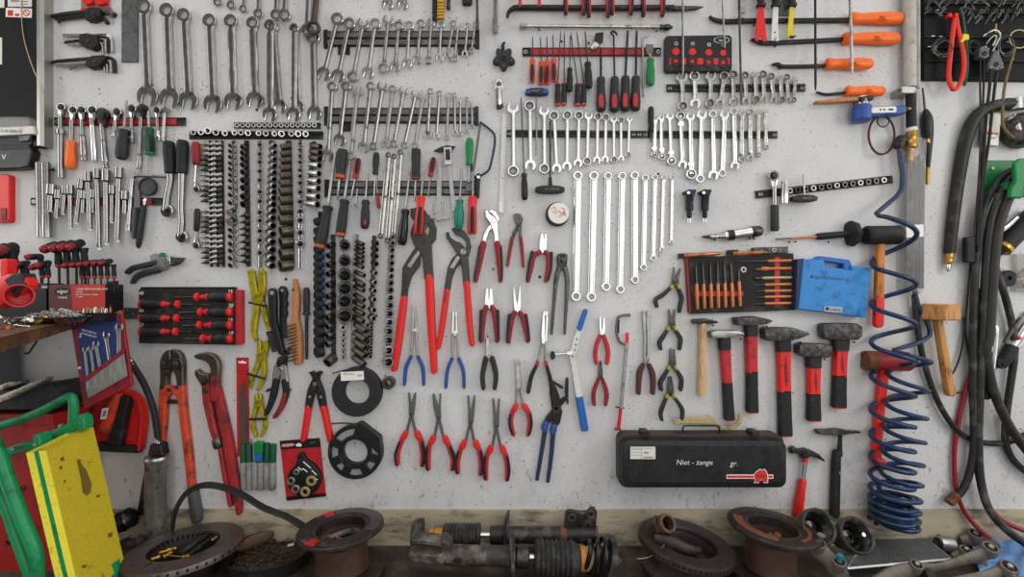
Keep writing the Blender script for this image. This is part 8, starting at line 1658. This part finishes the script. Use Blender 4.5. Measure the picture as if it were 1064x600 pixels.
# tilted vented disc with knuckle on it
c3 = atd(713,562,182)
vz = -.012
o,ax3 = rotor('brake_disc',c3,(2,8),.136,[(0,.088),(0,.13),(-.002,.135),(-.004,.136),(-.021,.136),(-.023,.134),(-.024,.1),(-.05,.098),(-.07,.1),(-.085,.118),(-.098,.116),(-.098,.06),(-.06,.06),(-.05,.08),(-.003,.086),(0,.088)],.084,'dark vented brake disc carrying a metal arm, right of the dampers','rotor_dark',60)
kb = c3+ax3*.02
o = tag(empty('steering_knuckle',kb),'brown metal arm with open round eye lying across the vented brake disc','knuckle')
def wt(pts,r,name,m,par,n=12,fy=1,sm=True): mb = MB(); mb.tube(pts,r,n,world=True,fy=fy,smooth=sm); return mb.build(name,m,par)
P1,P2,P3,P4 = W(680,560,215),W(695,563,225),W(713,571,238),W(727,573,225)
wt([tuple(p) for p in (P1,P2,P3,P4)],[.014,.02,.018,.01],'arm','rotor_dark',o,fy=.8)
E1 = W(691,545,205); e_ax = Vector((.35,-.75,.55)).normalized()
mb = MB(); disk_world(mb,E1,e_ax,[(-.05,.022),(-.04,.026),(.0,.026),(.012,.0275),(.016,.026),(.016,.019),(-.03,.017),(-.03,0)],24); mb.build('eye_housing','rust_brown',o)
mb = MB(); disk_world(mb,E1-e_ax*.012,e_ax,[(-.01,.0),(-.01,.019),(0,.018),(.004,.012),(.006,0)],20); mb.build('dark_bore','oil_black',o)
wt([tuple(W(682,536,200)),tuple(W(680,544,205)),tuple(W(684,553,210))],[.004,.007,.008],'side_lug','rotor_dark',o)
pw = [tuple(W(*q)) for q in ((662,581,225),(672,580,225),(682,575,235),(690,567,250))]
mb = MB(); mb.tube(pw,.0012,6,world=True); tag(mb.build('thin_wire','dull_brass',None,pw[0]),'thin pale wire sticking out left of the vented brake disc','wire')
# black belt arching from the left disc to the drum
for j,(dy,dd,lab) in enumerate([(0,0,'upper'),(3.2,18,'lower')]):
    pts = [(179,548+dy,120+dd),(183,528+dy,125+dd),(194,511+dy,130+dd),(210,503.4+dy,130+dd),(228,504.4+dy,130+dd),(250,512+dy,130+dd),(273,526+dy,130+dd),(298,536+dy,130+dd),(316,546+dy*1.4,125+dd)]
    mb = MB(); mb.tube(pts,1.5-j*.2,8,fy=1.8); tag(mb.build('drive_belt','black_rubber',None,W(*pts[0])),lab+' strand of a black belt arching over the bench between disc and drum','belt','black belt strands')
# oil pan with debris
pc = atz(281,578,ZB+.02)
o = tag(empty('oil_pan',Vector((pc.x,pc.y,ZB))),'round black oil pan full of dirt between left disc and drum','pan')
pc = Vector((pc.x,max(pc.y,-1)+.0,ZB)); 
mb = MB(); disk_world(mb,pc,(0,0,1),[(0,.11),(.002,.118),(.04,.126),(.046,.128),(.047,.122),(.042,.12),(.008,.112),(.006,0)],40); mb.build('pan_body','black_rubber',o)
mb = MB()
for i in range(260):
    a = rb2.uniform(0,6.28); r = .108*math.sqrt(rb2.random()); p = pc+Vector((r*math.cos(a),r*math.sin(a),.012+rb2.uniform(0,.012)+.012*max(0,1-r/.08)))
    v = Vector((rb2.uniform(-1,1),rb2.uniform(-1,1),rb2.uniform(-.3,.3))).normalized()*rb2.uniform(.003,.009)
    mb.lathe(p-v,p+v,[(0,.002),(.5,rb2.uniform(.002,.006)),(1,.001)],5,world=True)
disk_world(mb,pc+Vector((0,0,.006)),(0,0,1),[(0,.11),(.008,.1),(.012,.05),(.013,0)],30)
tag(mb.build('dirt_heap','leaf_debris',None,pc),'brown heap of dirt and chips in the black oil pan','dirt',None,'stuff')
q = pc+Vector((-.055,.02,.05)); mb = MB(); mb.lathe(q+Vector((-.045,-.03,0)),q+Vector((.04,.035,.012)),[(0,.008),(.1,.016),(.5,.02),(.9,.016),(1,.006)],8,world=True,fy=.4); tag(mb.build('wood_chip','brush_wood_dark',None,q),'flat brown wood chip at the left of the oil pan','chip')
q = pc+Vector((.02,.06,.045)); mb = MB(); mb.lathe(q,q+Vector((.05,.0,.006)),[(0,.006),(.15,.006),(.18,.003),(.85,.003),(.88,.007),(1,.007)],6,world=True); tag(mb.build('bolt','steel',None,q),'bright bolt lying at the back of the oil pan','bolt')
q = pc+Vector((.045,.02,.04)); mb = MB(); mb.lathe(q,q+Vector((.018,.004,.003)),[(0,.006),(1,.006)],6,world=True); tag(mb.build('hex_nut','steel',None,q),'bright nut right of the middle of the oil pan','nut')
# two dampers
def damper(axis_pts,label,fork):
    """axis_pts: px,py,d of the two ends"""
    A,B = W(*axis_pts[0]),W(*axis_pts[1]); L = (B-A).length
    o = tag(empty('damper',(A+B)/2),label,'damper')
    def P(t): return A+(B-A)*t
    def part(nm,m,prof,n=24,par=None,fy=1):
        mb = MB(); t0,t1 = prof[0][0],prof[-1][0]
        mb.lathe(P(t0),P(t1),[((t-t0)/(t1-t0),r) for t,r in prof],n,world=True); return mb.build(nm,m,par or o)
    return o,P,part
o,P,part = damper(((428,556.6,78),(621,556,78)),'rear damper of two, with black tube and bracket at the right',0)
part('top_mount','strut_grey',[(0,.03),(.012,.046),(.03,.05),(.05,.046),(.062,.02)])
part('mount_disc','strut_black',[(.035,.02),(.04,.05),(.056,.05),(.06,.02)])
part('piston_rod','chrome',[(.05,.009),(.44,.009)])
part('bump_stop','amber',[(.088,.014),(.095,.019),(.115,.02),(.12,.016),(.128,.021),(.165,.021),(.17,.016)])
part('bellows','bellows',[(.17,.026)]+[(.175+i*.0095,.037 if i % 2 else .031) for i in range(20)]+[(.368,.034),(.37,.026)])
part('tube','strut_black',[(.42,.022),(.425,.027),(.48,.027),(.49,.0255),(.99,.0255),(1,.023)])
part('tube_rust','rust',[(.80,.0258),(.83,.0258)]); part('tube_rust','rust',[(.985,.0258),(.999,.0256)])
pc_ = P(.5); mb = MB(); Mx = Matrix.Translation(pc_+Vector((0,0,.03))) @ Matrix.Rotation(.25,4,'Y'); disk_world(mb,pc_,(1,0,-.16),[(-.002,.02),(-.006,.05),(0,.075),(.004,.074),(.0,.05),(.004,.02)],24); mb.build('spring_perch','strut_black',o)
mb = MB(); mb.poly([(586,552),(587.4,534),(590,531),(597,531.6),(604,533.6),(610,532.6),(614,528.6),(618.6,529),(620.6,533),(620,540),(619,552)],70,84,3); br = mb.build('bracket','strut_black',o)
for x,y,r in ((594.4,539),(614,535)) and [(594.4,539,4.6),(614,535.4,4.4)]:
    mb = MB(); mb.ring(x,y,r,r*.5,80,92,18,1.6); mb.build('bolt_eye','strut_grey',br)
for x,y in ((602,546),(611,546)):
    mb = MB(); mb.ring(x,y,1.6,.7,82,86,12,.5); mb.build('weld_boss','oil_black',br)
o,P,part = damper(((426,575.6,205),(640,582,205)),'front damper of two, with fork bracket left and bellows right',1)
part('tube','strut_grey',[(.165,.024),(.17,.028),(.3,.0275),(.5,.0275),(.51,.026)])
part('tube_black','strut_black',[(.515,.026),(.52,.031),(.575,.031),(.58,.02)])
part('piston_rod','chrome',[(.57,.009),(.9,.009)])
part('bellows','bellows',[(.602,.03)]+[(.607+i*.0117,.05 if i % 2 else .042) for i in range(16)]+[(.8,.044),(.825,.034)])
part('bump_stop','amber',[(.823,.026),(.826,.034),(.85,.035),(.853,.03)])
part('cream_stop','cream',[(.852,.03),(.86,.033),(.885,.032),(.893,.026)])
Pm = P(.945); tl = Vector((1,.0,-.3)).normalized()
for k_,(o_,r_) in enumerate(((-.055,.036),(-.035,.045),(-.014,.052))):
    mb = MB(); pts = []
    up = tl.orthogonal().normalized(); sd = tl.cross(up)
    for a in range(0,361,15): pts.append(tuple(Pm+tl*o_+up*math.cos(math.radians(a))*r_+sd*math.sin(math.radians(a))*r_))
    mb.tube(pts,.0075,8,world=True,sub=2); mb.build('spring_coil','oil_black',o)
mb = MB(); disk_world(mb,Pm+tl*.01,tl,[(-.006,.02),(-.006,.056),(0,.062),(.008,.06),(.012,.03)],28); mb.build('top_mount','strut_black',o)
mb = MB(); disk_world(mb,Pm+tl*.02,tl,[(-.004,.05),(-.003,.0555),(0,.0555),(.001,.05)],28); mb.build('rust_rim','rust',o)
mb = MB(); mb.poly([(638,582),(643,579),(646,584),(641,590)],222,232,1.5); mb.build('mount_tag','grey_steel',o)
mb = MB(); disk_world(mb,P(.5),(1,0,.1),[(-.008,.03),(-.004,.072),(.004,.074),(.006,.06),(.004,.03)],28); mb.build('spring_perch','strut_grey',o)
for pts,d0_,d1_ in (([(428,562),(434,560.6),(456,563),(461,564),(463,570),(464,584),(461,572),(455,568.6),(432,566),(429,567)],186,230),([(424,578),(430,575.6),(455,578),(461,576),(464,583),(459,588),(432,586),(430,584),(424,581)],196,244)):
    mb = MB(); mb.poly(pts,d0_,d1_,3); mb.build('fork_plate','strut_grey',o)
mb = MB(); mb.poly([(459,562),(468,566),(470,586),(462,588),(458,580)],186,236,4); mb.build('fork_root','strut_grey',o)
mb = MB(); mb.poly([(432,566),(460,568),(460,579),(432,577)],166,186,2); mb.build('fork_back','strut_black',o)
mb = MB(); mb.ring(475,583,4,2,228,235,16,1.5,ry=.6); mb.build('weld_boss','oil_black',o)
# right side: two round boots, grille, arms, cans, cloth
for i,(x,y,d,r,ax_,lab) in enumerate([(850,548,175,.052,(.1,-.85,.45),'black round housing with dark wet inside, right of the drum'),(889.6,557,180,.052,(.12,-.8,.5),'black round housing with steel rod in its mouth, in front of the coiled hose')]):
    p = W(x,y,d); ax_ = Vector(ax_).normalized()
    o = tag(empty('joint_housing',p),lab,'joint housing')
    mb = MB(); disk_world(mb,p,ax_,[(-.07,0),(-.07,r*.6),(-.03,r*.9),(0,r),(.006,r),(.01,r*.93),(.006,r*.84),(-.03,r*.74),(-.055,r*.4),(-.055,0)],36); mb.build('housing_body','strut_grey',o)
    mb = MB(); disk_world(mb,p-ax_*.012,ax_,[(-.03,0),(-.03,r*.7),(0,r*.81),(-.012,r*.6),(-.008,r*.5),(-.022,r*.34),(-.02,0)],24); mb.build('greasy_inside','oil_black',o)
    if i: mb = MB(); mb.lathe(p-ax_*.03+Vector((.012,0,.002)),p+ax_*.012+Vector((.014,0,.002)),[(0,.006),(1,.006)],12,world=True); mb.build('steel_rod','chrome',o)
def arm(name,label,pts,r,m,eyes,category='suspension arm',fy=.6):
    o = tag(empty(name,Vector(pts[0])),label,category)
    wt([tuple(p) for p in pts],r,'arm_body',m,o,12,fy)
    for p,er,ax_,mm in eyes:
        ax_ = Vector(ax_).normalized()
        mb = MB(); disk_world(mb,p,ax_,[(-.016,er*.9),(-.014,er),(.01,er),(.013,er*.93),(.013,er*.74),(-.016,er*.74),(-.016,er*.9)],24); e_ = mb.build('bushing_ring',m,o)
        mb = MB(); disk_world(mb,p,ax_,[(-.015,er*.74),(.008,er*.74),(.01,er*.5),(.013,er*.46),(.013,0)],20); mb.build('rubber_bush','black_rubber',e_)
        mb = MB(); disk_world(mb,p+ax_*.012,ax_,[(-.01,0),(-.01,er*.34),(.004,er*.34),(.006,er*.28),(.006,0)],14); mb.build('bush_core',mm,e_)
    return o
up_ = (0,-.45,.9)
a_ = W(849,571,215); b_ = W(869,590,225)
arm('suspension_link','flat grey link with two bolted joints lying below the round housings',[W(843,566,210),W(851,573,215),W(861,582,220),W(872,596,225),W(878,606,225)],[.02,.026,.022,.024,.018],'alloy',[(a_+Vector((0,-.004,.012)),.019,up_,'alu'),(b_+Vector((0,-.006,.014)),.02,up_,'alu')])
mb = MB(); mb.lathe(a_+Vector((.0,-.01,.02)),a_+Vector((.0,-.018,.05)),[(0,.006),(.6,.006),(.62,.011),(1,.011)],8,world=True); tag(mb.build('bolt','chrome',None,a_),'bright bolt standing on the upper joint of the flat link','bolt')
mb = MB(); mb.lathe(b_+Vector((.0,-.012,.02)),b_+Vector((.0,-.018,.045)),[(0,.005),(.6,.005),(.62,.009),(1,.009)],6,world=True); tag(mb.build('bolt','teal_tool',None,b_),'small greenish bolt on the lower joint of the flat link','bolt')
# grille / heat exchanger lying on the bench
g0,g1,g2,g3 = [atz(x,y,ZB+.02) for x,y in ((903,556.6),(957,556),(989,582),(880,592))]
o = tag(empty('radiator_core',g0),'flat grey radiator core with slanting fins lying under the coiled hose','radiator')
mb = MB(); mb.prism([(p.x,p.y,ZB+.001) for p in (g0,g1,g2,g3)],(0,0,.019)); mb.build('core_block','shadow_steel',o)
mb = MB(); N_ = 46
for j in range(N_):
    t0 = (j+.15)/N_; t1 = (j+.75)/N_
    q = [g0+(g1-g0)*t0,g0+(g1-g0)*t1,g3+(g2-g3)*t1,g3+(g2-g3)*t0]
    mb.prism([(p.x,p.y,ZB+.019) for p in q],(0,0,.004))
mb.build('fins','filter',o)
for a_,b_ in ((g0,g1),(g1,g2),(g3,g2),(g0,g3)):
    mb = MB(); mb.lathe(a_+Vector((0,0,.002)),b_+Vector((0,0,.002)),[(0,.004),(1,.004)],4,world=True); mb.build('edge_rail','alu',o)
fa,fb = atz(864,588,ZB+.02),atz(902,589,ZB+.02)
mb = MB(); mb.prism([fa,fb,fb+Vector((-.006,.05,0)),fa+Vector((.004,.05,0))],(0,0,.004)); tag(mb.build('grey_plate','filter',None,fa),'small grey plate with pale front edge left of the radiator core','plate')
mb = MB(); mb.lathe(atz(866,564,ZB+.035),atz(886,573,ZB+.035),[(0,.004),(.5,.008),(1,.003)],8,world=True,fy=.5); tag(mb.build('flat_strap','alloy',None,W(866,564,200)),'short flat metal strap between the two round housings','strap')
for i,(x0,y0,x1,y1,r,m_,lab) in enumerate([(959,551,972,558,.026,'strut_grey','dark ribbed rubber cylinder at the back right of the radiator core'),(975,566,990,567,.024,'alu','bright steel can lying right of the radiator core')]):
    p,q = atz(x0,y0+6,ZB+r*.2),atz(x1,y1+6,ZB+r*.2); p.z = q.z = ZB+r+.002
    o = tag(empty('bushing',p),lab,'bushing')
    mb = MB(); mb.lathe(p,q,[(0,r*.8),(.04,r)]+([(.1+i_*.1,r*(1 if i_ % 2 else .93)) for i_ in range(9)] if i == 0 else [(.9,r)])+[(1,r*.9)],20,world=True); mb.build('bushing_body',m_,o)
    v = (q-p).normalized(); e_ = q if i == 0 else p; v = v if i == 0 else -v
    mb = MB(); disk_world(mb,e_,v,[(-.004,0),(-.004,r*.8),(.004,r*.74),(.005,r*.4),(.012,r*.36),(.012,0)],18); mb.build('rubber_end','black_rubber',o)
# large alloy arms
z1 = ZB+.05
A_ = [atz(x,y,z1) for x,y in ((906,612),(926,600),(948,593),(975,590),(1002,582),(1025,575),(1034,574))]
arm('control_arm','long grey cast arm with two bushings lying in front of the radiator core',A_,[.026,.027,.023,.013,.016,.02,.016],'alloy',[(A_[2]+Vector((0,-.01,.015)),.017,up_,'alu'),(A_[5]+Vector((0,-.008,.014)),.021,up_,'alu')])
A_ = [atz(x,y,z1) for x,y in ((975,610),(1000,606),(1024,601),(1044,596),(1054,606))]
arm('control_arm','second grey cast arm at the bottom right, mostly below the frame edge',A_,[.017,.02,.02,.022,.017],'alloy',[(A_[3]+Vector((0,-.008,.016)),.022,up_,'alu')])
mb = MB(); pz = atz(966,599,ZB+.045); disk_world(mb,pz,(.3,-.6,.7),[(-.02,.01),(-.018,.018),(.008,.018),(.012,.012),(.012,0)],16); tag(mb.build('rubber_boot','black_rubber',None,pz),'small black rubber boot between the two grey cast arms','boot')
for i,(x,y,s_,lab) in enumerate([(1012,556,1,'grey cast joint with dark bush lying at the upper edge of the blue cloth'),(1002,573,.8,'small grey joint with dark bush left of the blue cloth')]):
    p = atz(x,y+5,ZB+.03)
    arm('ball_joint',lab,[p+Vector((-.04*s_,.004,-.008)),p,p+Vector((.045*s_,-.01,-.01)),p+Vector((.06*s_,-.02,-.02))],[.016*s_,.026*s_,.02*s_,.012*s_],'alloy',[(p+Vector((-.004,-.004,.014)),.02*s_,up_,'alu')],'joint')
# blue cloth
o = None
mb = MB(); n_ = 26; m_ = 16; vs = []; fs = []
c00,c10,c11,c01 = [atz(x,y,ZB+.02) for x,y in ((1006,551),(1092,549),(1110,604),(1018,592))]
for i in range(n_+1):
    for j in range(m_+1):
        u,v = i/n_,j/m_
        p = c00*(1-u)*(1-v)+c10*u*(1-v)+c11*u*v+c01*(1-u)*v
        hgt = .016+.01*math.sin(u*9+v*3)+.007*math.sin(v*14-u*5)+.005*math.sin(u*23+v*9)
        vs.append(Vector((p.x,p.y,ZB+.006+max(0,hgt)*(min(1,6*min(u,1-u,v,1-v)+.3)))))
k_ = len(vs)
vs += [Vector((p.x,p.y,max(ZB+.001,p.z-.004))) for p in vs]
for i in range(n_):
    for j in range(m_):
        a = i*(m_+1)+j; q = (a,a+m_+1,a+m_+2,a+1); fs.append(q); fs.append(tuple(x+k_ for x in q[::-1]))
ed = [i*(m_+1) for i in range(n_+1)]+[n_*(m_+1)+j for j in range(1,m_+1)]+[i*(m_+1)+m_ for i in range(n_-1,-1,-1)]+[j for j in range(m_-1,0,-1)]
for i in range(len(ed)): a,b_ = ed[i],ed[(i+1) % len(ed)]; fs.append((a,b_,b_+k_,a+k_))
mb.raw(vs,fs); tag(mb.build('blue_cloth','rag_blue',None,c00),'crumpled light blue cloth lying at the bottom right corner','cloth')
# small dark stuff at the left end of the bench
for i,(x,y,d,r,m_,lab) in enumerate([(130,541,60,.034,'oil_black','black lump of rubber at the wall left of the grease gun'),(141,566,110,.022,'black_rubber','black rounded part beside the grease gun, near the left disc')]):
    p = W(x,y,d)
    mb = MB(); mb.lathe(p-Vector((.03,0,.014)),p+Vector((.03,0,.016)),[(0,r*.5),(.1,r*.9),(.4,r),(.6,r*.7),(.8,r*.95),(1,r*.4)],10,world=True); tag(mb.build('rubber_part',m_,None,p),lab,'rubber part')
o = tag(empty('spray_label_box',W(132,572,130)),'small black box with white print left of the big disc','box')
p = W(132,574,130); Mx = Matrix.Translation(p) @ Matrix.Rotation(-.5,4,'Z') @ Matrix.Rotation(.35,4,'Y')
mb = MB(); mb.wbox((-.04,-.02,-.018),(.035,.02,.018),Mx); mb.build('box_body','black_plastic',o)
for k_ in range(3): mb = MB(); mb.wbox((-.03,-.0206,.008-k_*.007),(.016-k_*.006,-.0195,.0105-k_*.007),Mx); mb.build('white_print','ink_white',o)
# ================================================================= CAMERA, LIGHT
cam = bpy.data.cameras.new('camera'); co = bpy.data.objects.new('camera',cam); COL.objects.link(co)
co.location = (0,-D,ZC); co.rotation_euler = (math.pi/2,0,0)
cam.sensor_width = 36; cam.sensor_fit = 'HORIZONTAL'; cam.lens = 36*FPX/1064; cam.clip_start = .01
bpy.context.scene.camera = co
def area(name,loc,target,sx,sy,e,col=(1,1,1)):
    l = bpy.data.lights.new(name,'AREA'); l.shape = 'RECTANGLE'; l.size = sx; l.size_y = sy; l.energy = e; l.color = col
    o = bpy.data.objects.new(name,l); COL.objects.link(o); o.location = loc
    o.rotation_euler = (Vector(target)-Vector(loc)).to_track_quat('-Z','Y').to_euler(); return o
area('daylight_gate',(.7,-3.4,2.2),(.25,0,1.55),3.2,2.5,26,(1,.99,.97))
area('tube_right',(2.45,-1.5,2.3),(.8,0,1.5),0.6,.9,11,(1,.99,.97))
area('tube_left',(-2.9,-1.2,2.3),(-.9,0,1.5),0.6,.9,9,(1,.99,.97))
w = bpy.data.worlds.new('garage'); bpy.context.scene.world = w; w.use_nodes = True
nt = w.node_tree; bg = nt.nodes['Background']
tc = nt.nodes.new('ShaderNodeTexCoord'); sx = nt.nodes.new('ShaderNodeSeparateXYZ'); nt.links.new(tc.outputs['Generated'],sx.inputs[0])
def wr(src,a,b,c=0,d=1):
    m = nt.nodes.new('ShaderNodeMapRange'); m.interpolation_type = 'SMOOTHSTEP' if (c,d) == (0,1) else 'LINEAR'
    for k,v in zip(('From Min','From Max','To Min','To Max'),(a,b,c,d)): m.inputs[k].default_value = v
    nt.links.new(src,m.inputs['Value']); return m.outputs['Result']
def wm(f,a,b):
    m = nt.nodes.new('ShaderNodeMix'); m.data_type = 'RGBA'; nt.links.new(f,m.inputs['Factor'])
    for k,v in (('A',a),('B',b)):
        if isinstance(v,tuple): m.inputs[k].default_value = (*v,1)
        else: nt.links.new(v,m.inputs[k])
    return m.outputs['Result']
# unseen garage round the camera, its bands shaped for the chrome reflections: open gate behind it, darker corners left and right of the gate, lit side walls, white ceiling, dark floor
rp = nt.nodes.new('ShaderNodeValToRGB'); nt.links.new(wr(sx.outputs['X'],-1,1,0,1.0001),rp.inputs['Fac'])
E = [(-1,1.7),(-.82,1.2),(-.7,.25),(-.57,.12),(-.3,.15),(-.12,.5),(0,.95),(.3,1.0),(.42,.45),(.55,.2),(.7,.8),(.85,1.45),(1,1.7)]
el = rp.color_ramp.elements
while len(el) < len(E): el.new(.5)
for e,(x,v) in zip(el,E): e.position = (x+1)/2; e.color = (v/1.7,v/1.7,v/1.7*.99,1)
c = wm(wr(sx.outputs['Z'],.52,.78),rp.outputs['Color'],(.95,.95,.95))
c = wm(wr(sx.outputs['Z'],-.2,-.6),c,(.14,.135,.13))
nt.links.new(c,bg.inputs['Color']); bg.inputs['Strength'].default_value = 1.42
vs = bpy.context.scene.view_settings
vs.view_transform = 'Standard'; vs.look = 'None'; vs.gamma = 1; vs.use_curve_mapping = False; vs.exposure = .1
